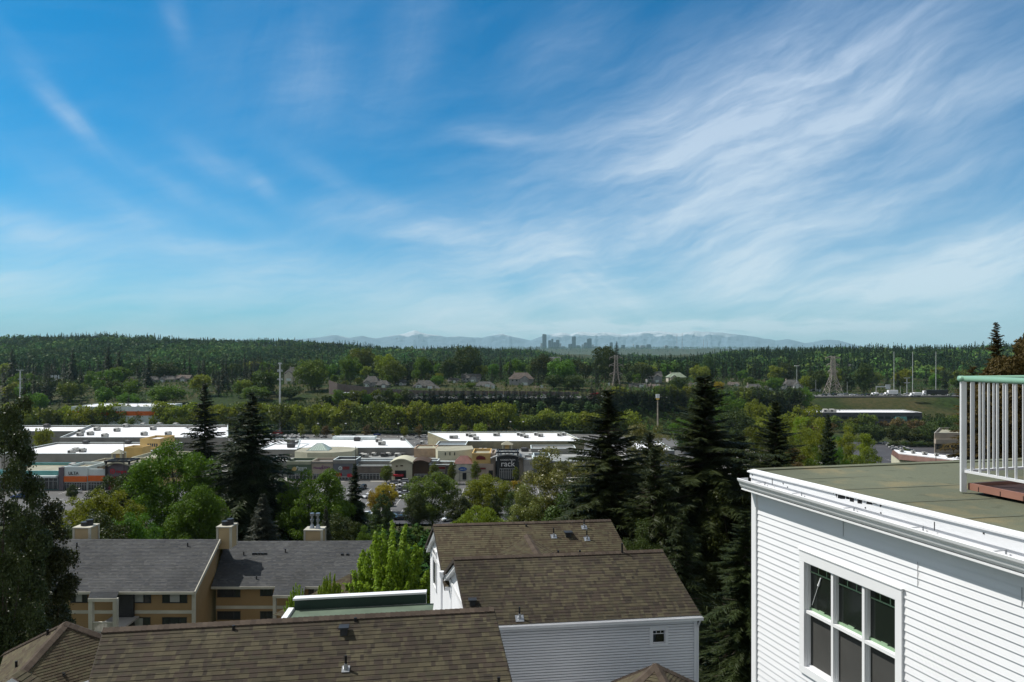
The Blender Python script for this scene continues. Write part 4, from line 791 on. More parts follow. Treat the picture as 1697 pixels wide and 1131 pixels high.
for px, py, w_, d_, lb in ((592, 731, 3, 1, 'black air unit standing alone on the middle white roof'), (628, 733, 3, 0, 'greenish grey air unit right of the black one on the middle white roof'), (633, 738, 3.4, 0, 'round pale air unit at the front of the middle white roof'), (667, 730, 2, 0, 'small antenna box at the right corner of the middle white roof')):
    rtu(px, py, PZ(742.5, 311)-.25, w_, lb, None, d_, h=1.8)
for py, lb in ((737, 'upper of two dark air units on the small white roof'), (742, 'lower of two dark air units on the small white roof')): rtu(482.5, py, PZ(745.5, 306)-.3, 3.2, lb, None, 1, h=2)
for px, py, w_ in ((636, 757, 2.6), (644, 756, 2.4), (660, 757, 3), (668, 756.5, 3), (600, 757, 2.6), (606, 758, 2.6), (688, 753, 2.4), (693, 755, 3), (700, 752, 2.4), (711, 754, 2.2), (620, 756, 2), (586, 757, 2)):
    rtu(px, py, 6.25, w_, 'small air unit in the crowded row on the grey roof behind the cream arch shop', 'air units behind the cream arch shop', k_ % 3 == 0, h=1.5); k_ += 1
for px, py, w_, d_ in ((695, 735.5, 2.6, 1), (703, 737, 2.6, 1), (705, 741, 2.4, 1), (690, 741, 2, 0), (700, 731, 2, 0)): rtu(px, py, 6.25, w_, 'dark air unit in the gap between the two bright white roofs', 'air units between the white roofs', d_, h=1.8, Y=F*(CZ-6.25)/(py+6-HY))
for px, py, w_, d_ in ((768, 741, 2.5, 0), (778, 739, 2.2, 0), (797, 741, 3.2, 0), (817, 742, 2.2, 0), (870, 748.5, 3.6, 1), (885, 745, 2.4, 1), (905, 750, 2.4, 0), (895, 753, 2, 0), (790, 753, 2, 1), (797, 750, 2, 0), (805, 750, 2, 0), (880, 757, 2.4, 0)): rtu(px, py, 6.25, w_, 'air unit on the grey roof around the dark arched entrance', 'air units around the dark arched entrance', d_, h=1.8)
for px, py, w_ in ((752, 727, 4.4), (776, 723, 2.6), (783, 724.5, 4), (823, 723, 3.6), (861, 722, 3), (866, 723.5, 3), (872, 726, 2.6), (889, 722, 2.6), (896, 724, 2.8), (789, 729, 3), (927, 723, 2.4), (935, 722, 2.4)): rtu(px, py, PZ(731.5, 331)-.5, w_, 'pale air unit on the long white roof at the right', 'air units on the right white roof', 0, h=1.5)
# --- back and right buildings
e = flatbld('warehouse', 'white roofed warehouse with an orange wall behind the belt of trees at the left', 118, 266, 452, 30, PZ(674, 452)-.2, PALEW, ROOFW, cat='warehouse', par=.3); rect(e, 'orange_wall_panel', 120, 265, 682, 689, 452, ORNG)
e = flatbld('office_building', 'long dark office block with a white edged flat roof below the highway', 1342, 1528, 478, 24, PZ(684, 478), mat('dark_grey_cladding', (.075, .075, .085)), ROOFW, cat='office', capm=WHITE, z0=1, par=.4)
for i in range(15): rect(e, 'window', 1347+i*12, 1356+i*12, 690.5, 694.5, 478, HGLASS)
rect(e, 'canopy', 1482, 1500, 691, 697, 478, TEAL, 2, 2)
for px in (1369, 1380): rtu(px, 680.5, PZ(684, 478)-.4, 4.5, 'white roof box, one of a pair on the dark office block', 'roof boxes on the dark office', 0, h=2.4, Y=484)
Y = 362; e = flatbld('office_building', 'tan office with a heavy overhanging roof band beyond the right car park', 1549, 1640, Y, 25, PZ(718, Y), BEIGE, ROOFT, cat='office', capm=CONC, pxb=(1556, 1640)); storefront(e, 1552, 1638, 737, 745, Y-.1, 9, DMETAL); rect(e, 'roof_band', 1548, 1640, 727.5, 735, Y, BEIGE, 1.6, 1.5)
Y = 268; zt = PZ(766, Y); e = thing('long_low_building', 'long low building with a brown mansard edge and a white roof with small units', 'building', (PX(1570, Y), Y, 0))
A = [PX(1490, 278), 278]; B = [PX(1680, 246), 246]
zA, zB = PZ(754, 278), PZ(775, 246); zz = (zA+zB)/2; mb = MB(); dx, dy = 4, 13
mb.hexa([(A[0], A[1], 0), (B[0], B[1], 0), (B[0]+dx, B[1]+dy, 0), (A[0]+dx, A[1]+dy, 0), (A[0], A[1], zz-2), (B[0], B[1], zz-2), (B[0]+dx, B[1]+dy, zz-2), (A[0]+dx, A[1]+dy, zz-2)]); mb.build('wall', CREAM, e)
r = MB(); r.hexa([(A[0]-.8, A[1]-1, zz-1.9), (B[0]+.8, B[1]-1, zz-1.9), (B[0]+dx, B[1]+dy, zz-1.9), (A[0]+dx, A[1]+dy, zz-1.9), (A[0]+.3, A[1]+.8, zz), (B[0], B[1]+.8, zz), (B[0]+dx, B[1]+dy-.5, zz), (A[0]+dx+.3, A[1]+dy-.5, zz)]); r.build('mansard_edge', mat('brown_shakes', (.13, .07, .055)), e)
r = MB(); r.hexa([(A[0]+.6, A[1]+1.1, zz+.01), (B[0], B[1]+1.1, zz+.01), (B[0]+dx, B[1]+dy-1, zz+.01), (A[0]+dx+.6, A[1]+dy-1, zz+.01), (A[0]+.6, A[1]+1.1, zz+.35), (B[0], B[1]+1.1, zz+.35), (B[0]+dx, B[1]+dy-1, zz+.35), (A[0]+dx+.6, A[1]+dy-1, zz+.35)]); r.build('roof', ROOFW, e)
for i in range(9):
    u_ = (i+.7)/9; x, y = A[0]+(B[0]-A[0])*u_+dx*.4, A[1]+(B[1]-A[1])*u_+dy*.5; rtu(x/y*F+CX, 0, zz+.36, 1.3+.5*(i == 2), 'small white unit on the long low white roof at the right', 'units on the long low roof', 0, h=1.1, d_=1.2, Y=y)
# ------------------------------------------------------------------ foreground shingled houses
def plane_walls(mb, pts, zb, m=0):
    for a, b in zip(pts, pts[1:]): mb.poly([(a[0], a[1], zb), (b[0], b[1], zb), (b[0], b[1], b[2]), (a[0], a[1], a[2])], m)
def cap(mb, a, b, w=.16, h=.035, seg=.14):
    a, b = Vector(a), Vector(b); d = (b-a); L = d.length; d.normalize(); s = d.cross(Vector((0, 0, 1))).normalized(); n = max(2, int(L/seg))
    for i in range(n):
        p, q = a+d*(L*i/n), a+d*(L*(i+1)/n); up = Vector((0, 0, 1)); dn = up*-.07
        for sg in (-1, 1):
            P0, Q0, Q1, P1 = p+up*(h+.014), q+up*h, q+s*sg*w+up*h+dn, p+s*sg*w+up*(h+.014)+dn
            mb.poly([P0, Q0, Q1, P1] if sg > 0 else [P0, P1, Q1, Q0], 0, [(0, i*.143+.05), (0, i*.143+.1), (.16, i*.143+.1), (.16, i*.143+.05)])
            mb.poly([P0, P1, P1-up*.014, P0-up*.014]); mb.poly([P1, Q1, Q1-up*.03, P1-up*.044])
def rooftilt(RL, RR, run, n2, pitch): return Vector((RL[0]+n2[0]*run, RL[1]+n2[1]*run, RL[2]-pitch*run)), Vector((RR[0]+n2[0]*run, RR[1]+n2[1]*run, RR[2]-pitch*run))
def onroof(RL, RR, n2, pitch, px, py):
    """intersect the camera ray with a roof plane"""
    RL, RR = Vector(RL), Vector(RR); nv = (RR-RL).cross(Vector((n2[0], n2[1], -pitch))); o = Vector((0, 0, CZ)); d_ = Vector(((px-CX)/F, 1, -(py-HY)/F)); return o+d_*((RL-o).dot(nv)/d_.dot(nv))
def pipe_vent(e, p, h=.34, base=.1, r=.032):
    if h < .2: mb = MB(); p = Vector(p); mb.tube(p-Vector((0, 0, .05)), p+Vector((0, 0, h)), r*1.2, n=10); mb.build('vent_pipe', BLACK, e); return
    mb = MB(); p = Vector(p); mb.tube(p-Vector((0, 0, .05)), p+Vector((0, 0, h)), r, n=10); v = mb.build('vent_pipe', BLACK, e)
    f = MB(); f.tube(p-Vector((0, 0, .06)), p+Vector((0, 0, h*.45)), r*2.3, r*1.25, n=10); nb = Vector((.08, -.44, .9)).normalized(); u = Vector((1, .12, 0)).normalized()*base; w_ = nb.cross(u).normalized()*base; c = p+nb*.018
    f.hexa([c-u-w_, c+u-w_, c+u+w_, c-u+w_]+[q+nb*.012 for q in (c-u-w_, c+u-w_, c+u+w_, c-u+w_)]); sub(f, 'flashing', METAL, v)
def box_vent(e, p, s=.13):
    mb = MB(); p = Vector(p); mb.box(p.x-s, p.x+s, p.y-s, p.y+s, p.z-.05, p.z+.16, rot=.13); mb.box(p.x-s*1.5, p.x+s*1.5, p.y-s*1.5, p.y+s*1.5, p.z+.16, p.z+.2, rot=.13); mb.build('roof_vent', DMETAL, e)
def gable_house(name, label, RL, RR, nL, nR, runF, runB, pitch, zb, shm, nb=None, wallins=.25, back_pitch=None, h=.143, capY=True):
    RL, RR = Vector(RL), Vector(RR); e = thing(name, label, 'house', ((RL.x+RR.x)/2, (RL.y+RR.y)/2, zb)); bp = back_pitch or pitch
    FL = Vector((RL.x+nL[0]*runF, RL.y+nL[1]*runF, RL.z-pitch*runF)); FR = Vector((RR.x+nR[0]*runF, RR.y+nR[1]*runF, RR.z-pitch*runF))
    BL = Vector((RL.x-nL[0]*runB, RL.y-nL[1]*runB, RL.z-bp*runB)); BR = Vector((RR.x-nR[0]*runB, RR.y-nR[1]*runB, RR.z-bp*runB))
    r = MB(); r.courses(RL, RR, FR, FL, h, out_dir=(0, -.4, 1)); r.courses(RR, RL, BL, BR, h, out_dir=(0, .4, 1)); rf = r.build('roof', shm, e)
    u = Vector((0, 0, -.02)); k = MB(); T = Vector((0, 0, -.16))
    for a, b, E_ in ((RL, FL, 0), (FL, FR, 1), (FR, RR, 0), (RR, BR, 0), (BR, BL, 1), (BL, RL, 0)):
        K = MB(); d = (b-a).normalized(); s = d.cross(Vector((0, 0, 1))).normalized()*.02; K.hexa([a+T-s, b+T-s, b+T+s, a+T+s, a+u-s, b+u-s, b+u+s, a+u+s])
        K.build('fascia_board' if E_ else 'drip_edge', TRIM if E_ else (bpy.data.materials.get('drip_brown') or mat('drip_brown', (.05, .04, .032), .7)), e)
    c = MB(); cap(c, RL+Vector((0, 0, .0)), RR); c.build('ridge_cap', SH_CAP, e)
    return e, FL, FR, BL, BR, rf
def clap_wall(mb, a, b, zt0, zt1, zb, outd, h=.12, lift=.014):
    """horizontal lap siding between plan points a and b, top height may slope"""
    a, b = Vector((a[0], a[1], 0)), Vector((b[0], b[1], 0)); o = Vector((outd[0], outd[1], 0)).normalized(); zz = max(zt0, zt1)
    n = int((zz-zb)/h)+1
    for k in range(n):
        z1 = zz-k*h; z0 = z1-h
        def lim(z_):  # clip along a->b by roof slope
            if abs(zt0-zt1) < 1e-3: return 0, 1
            t_ = (z_-zt0)/(zt1-zt0); return (max(0, t_), 1) if zt1 > zt0 else (0, min(1, t_))
        l0, l1 = lim(z0), lim(z1)
        if l0[1]-l0[0] <= 0: continue
        l1 = (min(l1[0], l0[1]), max(l1[1], l0[0])) if l1[0] <= l1[1] else l0
        A0, B0 = a.lerp(b, l0[0]), a.lerp(b, l0[1]); A1, B1 = a.lerp(b, l1[0]), a.lerp(b, l1[1]); Z0 = Vector((0, 0, z0)); Z1 = Vector((0, 0, z1))
        if lift > .03:
            Zm = Vector((0, 0, z1-h*.3)); mb.poly([A0+Z0+o*lift, B0+Z0+o*lift, B0+Zm+o*lift*.8, A0+Zm+o*lift*.8]); mb.poly([A0+Zm+o*lift*.8, B0+Zm+o*lift*.8, B0+Zm-o*.02, A0+Zm-o*.02]); mb.poly([A0+Zm-o*.02, B0+Zm-o*.02, B1+Z1-o*.02, A1+Z1-o*.02])
        else: mb.poly([A0+Z0+o*lift, B0+Z0+o*lift, B1+Z1+o*.001, A1+Z1+o*.001]); k0 = -.02 if lift > .03 else .0005; mb.poly([A0+Z0+o*k0, B0+Z0+o*k0, B0+Z0+o*lift, A0+Z0+o*lift])
n2 = (.25, -.968); PT = .5
# House A (nearest)
AL, AR = P(172, 1043, 18.3), P(818, 1008, 19.8)
eA, FL, FR, BL, BR, _ = gable_house('brown_roof_house', 'nearest house, wide brown shingle roof along the bottom of the view', AL, AR, (.32, -.95), (.24, -.97), 5.2, 4.6, PT, 34, SH_A)
w_ = MB(); ins = Vector((.3, 0, 0))
for a, b, c in ((FL, AL, BL), (FR, AR, BR)):
    s = 1 if a is FL else -1; q = [p_+ins*s-Vector((0, 0, .2)) for p_ in (a, b, c)]; q[0] = q[0].lerp(q[1], .06); q[2] = q[2].lerp(q[1], .06); o = (-s, 0)
    clap_wall(w_, q[0], q[1], q[0].z, q[1].z, 34, o); clap_wall(w_, q[1], q[2], q[1].z, q[2].z, 34, o)
for a, b, o in ((FL, FR, (0, -1)), (BL, BR, (0, 1))):
    q = (a.lerp(b, .03), a.lerp(b, .97)); dy = .35 if o[1] < 0 else -.35; clap_wall(w_, (q[0].x, q[0].y+dy), (q[1].x, q[1].y+dy), a.z-.05, a.z-.05, 34, o)
w_.build('wall', WHITE2, eA)
for px, py in ((573, 1110), (387, 1044)):
    pipe_vent(eA, onroof(AL, AR, n2, PT, px, py), .36 if px == 573 else .12)
pipe_vent(eA, onroof(AL, AR, n2, PT, 589, 1030), .1); pipe_vent(eA, onroof(AL, AR, n2, PT, 826.5, 1133), .16); box_vent(eA, onroof(AL, AR, n2, PT, 570, 1050), .09)
# House B
B_L, B_R = P(752, 925, 26.9), P(1098, 912, 27.9)
eB, FLb, FRb, BLb, BRb, _ = gable_house('brown_roof_house', 'white sided house with a brown roof and one small window under its eave', B_L, B_R, (.25, -.968), (.25, -.968), 3.05, 3.1, .5, 34, SH_A, back_pitch=.52)
wb = MB(); q0, q1 = Vector((FLb.x+.1, FLb.y+.28, 0)), Vector((FRb.x-.18, FRb.y+.28, 0)); zt = FLb.z-.06
def along(px, q0=q0, q1=q1):  # fraction along the front wall for an image column
    r_ = (px-CX)/F; d = q1-q0; return (r_*q0.y-q0.x)/(d.x-r_*d.y)
wx0, wx1 = along(1076.5), along(1107); Ym = q0.lerp(q1, wx0).y; wz1, wz0 = PZ(1040, Ym), PZ(1074, Ym)
qa, qb = q0.lerp(q1, wx0), q0.lerp(q1, wx1)
H_ = .1; wz1 = zt-round((zt-wz1)/H_)*H_; wz0 = zt-round((zt-wz0)/H_)*H_
clap_wall(wb, q0, q1, zt, zt, wz1+.001, (0, -1), H_, .034); clap_wall(wb, q0, qa, wz1, wz1, wz0+.001, (0, -1), H_, .034); clap_wall(wb, qb, q1, wz1, wz1, wz0+.001, (0, -1), H_, .034); clap_wall(wb, q0, q1, wz0, wz0, 34, (0, -1), H_, .034)
# gable ends
dx = Vector((.28, .04, -.2))
gl = [FLb+dx, B_L+dx, BLb+dx]; clap_wall(wb, gl[0].lerp(gl[1], .08), gl[1], gl[0].lerp(gl[1], .08).z, gl[1].z, 34, (-1, 0)); clap_wall(wb, gl[1], gl[2], gl[1].z, gl[2].z, 34, (-1, 0))
dx = Vector((-.2, 0, -.2)); gr = [FRb+dx, B_R+dx, BRb+dx]; clap_wall(wb, gr[0].lerp(gr[1], .08), gr[1], gr[0].lerp(gr[1], .08).z, gr[1].z, 34, (1, 0)); clap_wall(wb, gr[1], gr[2], gr[1].z, gr[2].z, 34, (1, 0))
wb.build('wall', WHITE2, eB)
# window on B
def frame_window(e, a, b, z0, z1, od, tw=.11, grid=True, gm=GLASS, dn=.05, cols=3):
    a, b = Vector((a[0], a[1], 0)), Vector((b[0], b[1], 0)); d = (b-a); L = d.length; d.normalize(); o = Vector((od[0], od[1], 0)).normalized(); Z = Vector((0, 0, 1))
    def bx(mb, s0, s1, h0, h1, o0, o1): mb.obox(a+d*s0+Z*h0+o*o0, d*(s1-s0), o*(o1-o0), Z*(h1-h0))
    g = MB(); bx(g, tw, L-tw, z0+tw, z1-tw, -dn-.01, -dn); gw = g.build('window', gm, e); f = MB()
    bx(f, 0, L, z1-tw, z1, -.02, .035); bx(f, 0, L, z0, z0+tw, -.02, .035); bx(f, 0, tw, z0+tw, z1-tw, -.02, .034); bx(f, L-tw, L, z0+tw, z1-tw, -.02, .034)
    bx(f, tw, tw+.03, z0+tw, z1-tw, -dn, -.021); bx(f, L-tw-.03, L-tw, z0+tw, z1-tw, -dn, -.021); bx(f, tw, L-tw, z0+tw, z0+tw+.03, -dn+.001, -.022); bx(f, tw, L-tw, z1-tw-.03, z1-tw, -dn+.001, -.022)
    if grid:
        hz_ = z1-tw-(z1-z0-2*tw)*.3; bx(f, tw, L-tw, hz_-.012, hz_+.012, -dn+.002, -dn+.018)
        for i in range(1, cols): s = tw+(L-2*tw)*i/cols; bx(f, s-.01, s+.01, hz_, z1-tw, -dn+.002, -dn+.016)
    sub(f, 'window_frame', TRIM, gw); return gw
frame_window(eB, (qa.x, qa.y), (qb.x, qb.y), wz0, wz1, (.1, -1), tw=.11)
for xq, yq in ((q1.x-.02, q1.y), (q0.x-.1, q0.y)): cb = MB(); cb.box(xq, xq+.12, yq-.06, yq+.06, 34, zt+.02); cb.build('corner_board', TRIM, eB)
def gutter(e, a, b, od, zt, w_=.12, h=.12):
    a, b = Vector((a[0], a[1], zt)), Vector((b[0], b[1], zt)); o = Vector((od[0], od[1], 0)).normalized(); Z = Vector((0, 0, 1)); mb = MB(); d = b-a
    mb.obox(a-Z*h, d, o*w_*.8, Z*.006); mb.obox(a-Z*h, d, -o*-.004, Z*h)
    pr = [(w_*.8, -h), (w_*.9, -h*.45), (w_*1.02, -h*.2), (w_*1.0, 0), (w_*.93, 0)]
    for (o0, z0), (o1, z1) in zip(pr, pr[1:]): mb.poly([a+o*o0+Z*z0, b+o*o0+Z*z0, b+o*o1+Z*z1, a+o*o1+Z*z1])
    mb.poly([a-Z*h, a+o*w_*.8-Z*h, a+o*w_*1.02-Z*h*.2, a+o*w_-Z*.001, a-Z*.001]); return mb.build('gutter', TRIM, e)
gutter(eB, (FLb.x, FLb.y), (FRb.x+.05, FRb.y), (.1, -1), FLb.z-.02)
dp = MB(); dp.tube((FRb.x-.02, FRb.y-.02, FRb.z-.15), (q1.x+.12, q1.y-.05, FRb.z-.5), .035, n=8); dp.tube((q1.x+.12, q1.y-.05, FRb.z-.5), (q1.x+.12, q1.y-.05, 34), .035, n=8); dp.build('downspout', TRIM, eB)
for px, py in ((861, 1026),): pipe_vent(eB, onroof(B_L, B_R, n2, .5, px, py), .42, .15)
for px, py, h in ((1031, 913, .3), (925, 917, .1), (961, 915.5, .08)):
    p = P(px, py, 27.6); mb = MB(); mb.tube(p-Vector((0, 0, .3)), p+Vector((0, 0, h)), .04, n=8); mb.build('vent_pipe', BLACK, eB)
p = onroof(B_L, B_R, n2, .5, 783, 1002); box_vent(eB, p, .1)
# House C
C_L, C_R = P(718, 870, 32.9), P(1012, 862, 33.9)
eC, FLc, FRc, BLc, BRc, _ = gable_house('brown_roof_house', 'farther brown roofed house behind, with three silver based vent pipes', C_L, C_R, (.25, -.968), (.25, -.968), 3.6, 3.1, .5, 34, SH_C, back_pitch=.6)
wc = MB(); dx = Vector((.28, .04, -.2)); gl = [C_L+(FLc-C_L)*.84+dx, C_L+dx, BLc+dx]
clap_wall(wc, gl[0], gl[1], gl[0].z, gl[1].z, 34, (-1, 0)); clap_wall(wc, gl[1], gl[2], gl[1].z, gl[2].z, 34, (-1, 0))
dx = Vector((-.2, 0, -.2)); gr = [FRc+dx, C_R+dx, BRc+dx]; clap_wall(wc, gr[0], gr[1], gr[0].z, gr[1].z, 34, (1, 0)); clap_wall(wc, gr[1], gr[2], gr[1].z, gr[2].z, 34, (1, 0)); wc.build('wall', WHITE2, eC)
# tall side window on the left gable of C
ga, gb = Vector(gl[0]), Vector(gl[2]); ga.z = gb.z = 0; dd = (gb-ga); od = Vector((-1, -.25, 0)).normalized()
pa, pb = ga+dd*.60+od*.03, ga+dd*.80+od*.03; frame_window(eC, (pa.x, pa.y), (pb.x, pb.y), 41.2, 43.2, (od.x, od.y), tw=.12, dn=.012)
for E_, tri in ((eC, [gl[0], gl[1], gl[2]]), (eB, [FLb.lerp(B_L, .1)+Vector((.28, .04, -.2)), B_L+Vector((.28, .04, -.2)), BLb+Vector((.28, .04, -.2))])):
    mb = MB(); a, b = Vector(tri[0]), Vector(tri[2]); z = min(a.z, b.z)+.05; a.z = b.z = z; o = od*.03; mb.obox(a+o, b-a, od*.03, Vector((0, 0, .17))); mb.build('belly_band', TRIM, E_)
    mb = MB()
    for s_, t_ in ((tri[0], tri[1]), (tri[2], tri[1])): s_, t_ = Vector(s_), Vector(t_); mb.obox(s_+od*.02-Vector((0, 0, .14)), t_-s_, od*.2, Vector((0, 0, .16)))
    mb.build('rake_trim', TRIM, E_)
for px, py, k in ((917.5, 890, 1), (968, 875, 1), (972.5, 894, 1), (941.5, 888, 0), (872, 873, 2)):
    p = onroof(C_L, C_R, n2, .5, px, py); pipe_vent(eC, p, .42, .14) if k == 1 else (box_vent(eC, p, .13) if k == 0 else pipe_vent(eC, p, .1))
dp = MB(); p = P(732, 957, 29.3); dp.tube(p, (p.x, p.y, 34), .05, n=8); dp.tube(p, p+Vector((0, 0, .25)), .09, .12, n=8); dp.build('downspout', TRIM, eC)
# cross hip between C and B
apx = onroof(C_L, C_R, n2, .5, 873, 889)+Vector((0, 0, .05)); zq = 53-9.62
hl, hm, hr = Vector((apx.x-2.6, 29.9, zq)), Vector((apx.x+1.1, 27.9, zq+.1)), Vector((apx.x+2.5, 30.3, zq))
mb = MB(); mb.courses(apx, apx+Vector((.01, 0, 0)), hm, hl, .143, out_dir=(-1, -.5, 1)); mb.courses(apx, apx+Vector((.01, 0, 0)), hr, hm, .143, out_dir=(1, -.2, 1)); mb.build('cross_hip_roof', SH_C, eC)
mb = MB(); cap(mb, apx, hm+Vector((0, 0, .03)), .17, .05); mb.build('hip_cap', SH_CAP, eC)
# House D bottom-left hip
D0 = P(110, 1032, 21); zD = 53-10.1
zD = 53-9.6; W_, S_, E_, N_ = Vector((-16.2, 21.8, zD)), Vector((-14.1, 18.3, zD)), Vector((-10.95, 21.5, zD)), Vector((-13.5, 22.5, zD))
eD = thing('hip_roof_house', 'house with a brown hip roof at the bottom left corner', 'house', (-14, 21.5, 34)); mb = MB(); e_ = Vector((.01, .01, 0))
for a, b, o in ((W_, S_, (-1, -1, 1)), (S_, E_, (1, -1, 1)), (E_, N_, (1, 1, 1)), (N_, W_, (-1, 1, 1))): mb.courses(D0, D0+e_, b, a, .143, out_dir=o)
mb.build('roof', SH_C, eD); mb = MB(); cap(mb, D0, S_, .15, .03); cap(mb, D0, E_, .15, .03); cap(mb, D0, W_, .15, .03); mb.build('hip_cap', SH_CAP, eD)
mb = MB(); k = .93; c = (W_+S_+E_+N_)/4; pts = [c+(q-c)*k for q in (W_, S_, E_, N_)]
for i in range(4): a, b = pts[i], pts[(i+1) % 4]; clap_wall(mb, a, b, zD, zD, 34, ((a+b)/2-c))
mb.build('wall', WHITE2, eD)
nr_ = ((S_-D0).cross(E_-D0)).normalized()
def ray_plane(px, py, a, b, c_): nv = (b-a).cross(c_-a); o = Vector((0, 0, CZ)); d_ = Vector(((px-CX)/F, 1, -(py-HY)/F)); return o+d_*((a-o).dot(nv)/d_.dot(nv))
pipe_vent(eD, ray_plane(106, 1120, D0, S_, E_), .08, .14); mb = MB()
for px, py in ((79, 1053), (27, 1106)): p = ray_plane(px, py, D0, W_, S_); mb.tube(p-Vector((0, 0, .1)), p+Vector((0, 0, .18)), .035, n=8)
mb.build('vent_pipe', BLACK, eD)
g0 = P(18, 1121, 15.9); mb = MB(); a, b = g0+Vector((-.45, -.03, -.26)), g0+Vector((.45, .03, -.26)); q = g0+Vector((0, .35, 0)); mb.courses(g0, q, b+Vector((0, .35, 0)), b, .143, out_dir=(1, 0, 1)); mb.courses(q, g0, a, a+Vector((0, .35, 0)), .143, out_dir=(-1, 0, 1)); dm = mb.build('dormer_roof', SH_C, eD)
mb = MB(); mb.poly([a+Vector((.05, .03, -1)), b+Vector((-.05, .03, -1)), b+Vector((-.05, .03, -.05)), g0+Vector((0, .03, -.06)), a+Vector((.05, .03, -.05))]); mb.build('dormer_wall', WHITE2, eD)
# House E hip roof at the bottom right
E0 = P(1087, 1101.5, 20.5); zE = E0.z-1.7; eE = thing('hip_roof_house', 'dark hip roof peak just showing at the bottom, in front of the small window', 'house', (E0.x, E0.y, 34)); mb = MB()
q = [Vector((E0.x-3.0, E0.y-1.6, zE)), Vector((E0.x+1.0, E0.y-3.4, zE)), Vector((E0.x+3.2, E0.y+.6, zE)), Vector((E0.x-1, E0.y+2.4, zE))]; c = sum(q, Vector())/4
for i in range(4): a, b = q[i], q[(i+1) % 4]; mb.courses(E0, E0+e_, b, a, .143, out_dir=((a+b)/2-c)+Vector((0, 0, 2)))
mb.build('roof', SH_C, eE); mb = MB()
for a in q: cap(mb, E0, a, .14, .03)
mb.build('hip_cap', SH_CAP, eE); mb = MB()
for i in range(4): a, b = c+(q[i]-c)*.92, c+(q[(i+1) % 4]-c)*.92; clap_wall(mb, a, b, zE, zE, 34, (a+b)/2-c)
mb.build('wall', WHITE2, eE)
# flat green roof with parapet
eG = thing('flat_roof_building', 'flat green membrane roof with a white capped parapet, left of the white gables', 'building', (-6, 24, 34))
GL, GR = P(488, 993, 25.5), P(706, 982, 26.2); fz = GL.z-.42; mb = MB(); d_ = GR-GL; bk = Vector((0, .22, 0)); Z = Vector((0, 0, 1))
lo = Vector((0, 0, -.42)); mb.hexa([GL+lo, GR+lo, GR+lo+bk, GL+lo+bk, GL-Z*.05, GR-Z*.05, GR+bk-Z*.05, GL+bk-Z*.05]); mb.build('parapet', DKGREEN, eG)
mb = MB(); mb.obox(GL-Vector((.05, .04, .05)), d_+Vector((.05, 0, 0)), Vector((0, .3, 0)), Z*.07); mb.build('parapet_cap', TRIM, eG)
FLg, FRg = Vector((GL.x+.3, 20.6, fz)), Vector((GR.x+.6, 21.3, fz)); mb = MB(); mb.poly([FLg, FRg, Vector((GR.x+.3, GR.y, fz)), Vector((GL.x, GL.y, fz))]); mb.build('roof', GREENM, eG)
mb = MB(); a = Vector((GL.x, GL.y, fz)); mb.obox(a-Vector((.22, 0, .1)), FLg-a, Vector((.2, 0, 0)), Z*.2); mb.build('side_curb', TRIM, eG)
mb = MB(); clap_wall(mb, (GL.x-.1, GL.y+.25), (GR.x, GR.y+.25), fz, fz, 34, (0, 1)); clap_wall(mb, (GL.x-.12, GL.y+.2), (FLg.x-.12, FLg.y), fz-.1, fz-.1, 34, (-1, 0)); mb.build('wall', WHITE2, eG)
mb = MB(); y = 23.9; x = PX(695.5, y); mb.tube((x, y, fz), (x, y, fz+.14), .09, n=14); mb.tube((x, y, fz+.14), (x, y, fz+.26), .16, .17, n=16); mb.build('mushroom_vent', BLACK, eG)
mb = MB(); y = 23.6; x = PX(592.5, y); mb.tube((x, y, fz), (x, y, fz+.42), .04, n=10); mb.build('vent_pipe', BLACK, eG)
# ------------------------------------------------------------------ apartment building
ez = 25.
eP = thing('apartment_building', 'tan three storey apartment building with a dark grey roof and box chimneys', 'building', (-30, 60, ez))
def slope4(e, a, b, c_, d_, name='roof', m=SH_G, h=.2, od=(0, -.4, 1)): mb = MB(); mb.courses(a, b, c_, d_, h, .015, out_dir=od); return mb.build(name, m, e)
R1L, R1R = P(60, 893.5, 60), P(364, 894, 60); E1L, E1R = P(50, 981, 54.2), P(322, 981, 54.2); K1R = P(379, 909, 66); K1L = P(70, 909, 66)
slope4(eP, R1L, R1R, E1R, E1L); slope4(eP, R1R, R1L, K1L, K1R, od=(0, .4, 1))
R2L, R2R = P(374, 897, 64), P(640, 896, 64); E2L, E2R = P(350, 972.5, 58.2), P(640, 972.5, 58.2); K2L = P(384, 908, 70); K2R = P(640, 908, 70)
slope4(eP, R2L, R2R, E2R, E2L); slope4(eP, R2R, R2L, K2L, K2R, od=(0, .4, 1))
# walls
mb = MB(); tw = [(E1L.x, E1L.y+.5), (E1R.x-.3, E1R.y+.5)]; ztw = E1R.z-.15; clap_wall(mb, tw[0], tw[1], ztw, ztw, ez, (0, -1), .2, .018)
gp = [Vector((E1R.x-.3, E1R.y+.5, ztw)), Vector((R1R.x-.35, R1R.y, R1R.z-.25)), Vector((K1R.x-.35, K1R.y-.5, ztw))]
clap_wall(mb, gp[0], gp[1], gp[0].z, gp[1].z, ez, (1, .1), .2, .018); clap_wall(mb, gp[1], gp[2], gp[1].z, gp[2].z, ez, (1, .1), .2, .018)
t2 = [(E2L.x+.2, E2L.y+.5), (E2R.x, E2R.y+.5)]; z2 = E2R.z-.15; clap_wall(mb, t2[0], t2[1], z2, z2, ez, (0, -1), .2, .018); mb.build('wall', TAN, eP)
tr = MB()
def bandw(a, b, z, w_=.26, o=(0, -1)):
    a, b = Vector((a[0], a[1], z)), Vector((b[0], b[1], z)); tr.obox(a, b-a, Vector((o[0], o[1], 0)).normalized()*.05, Vector((0, 0, w_)))
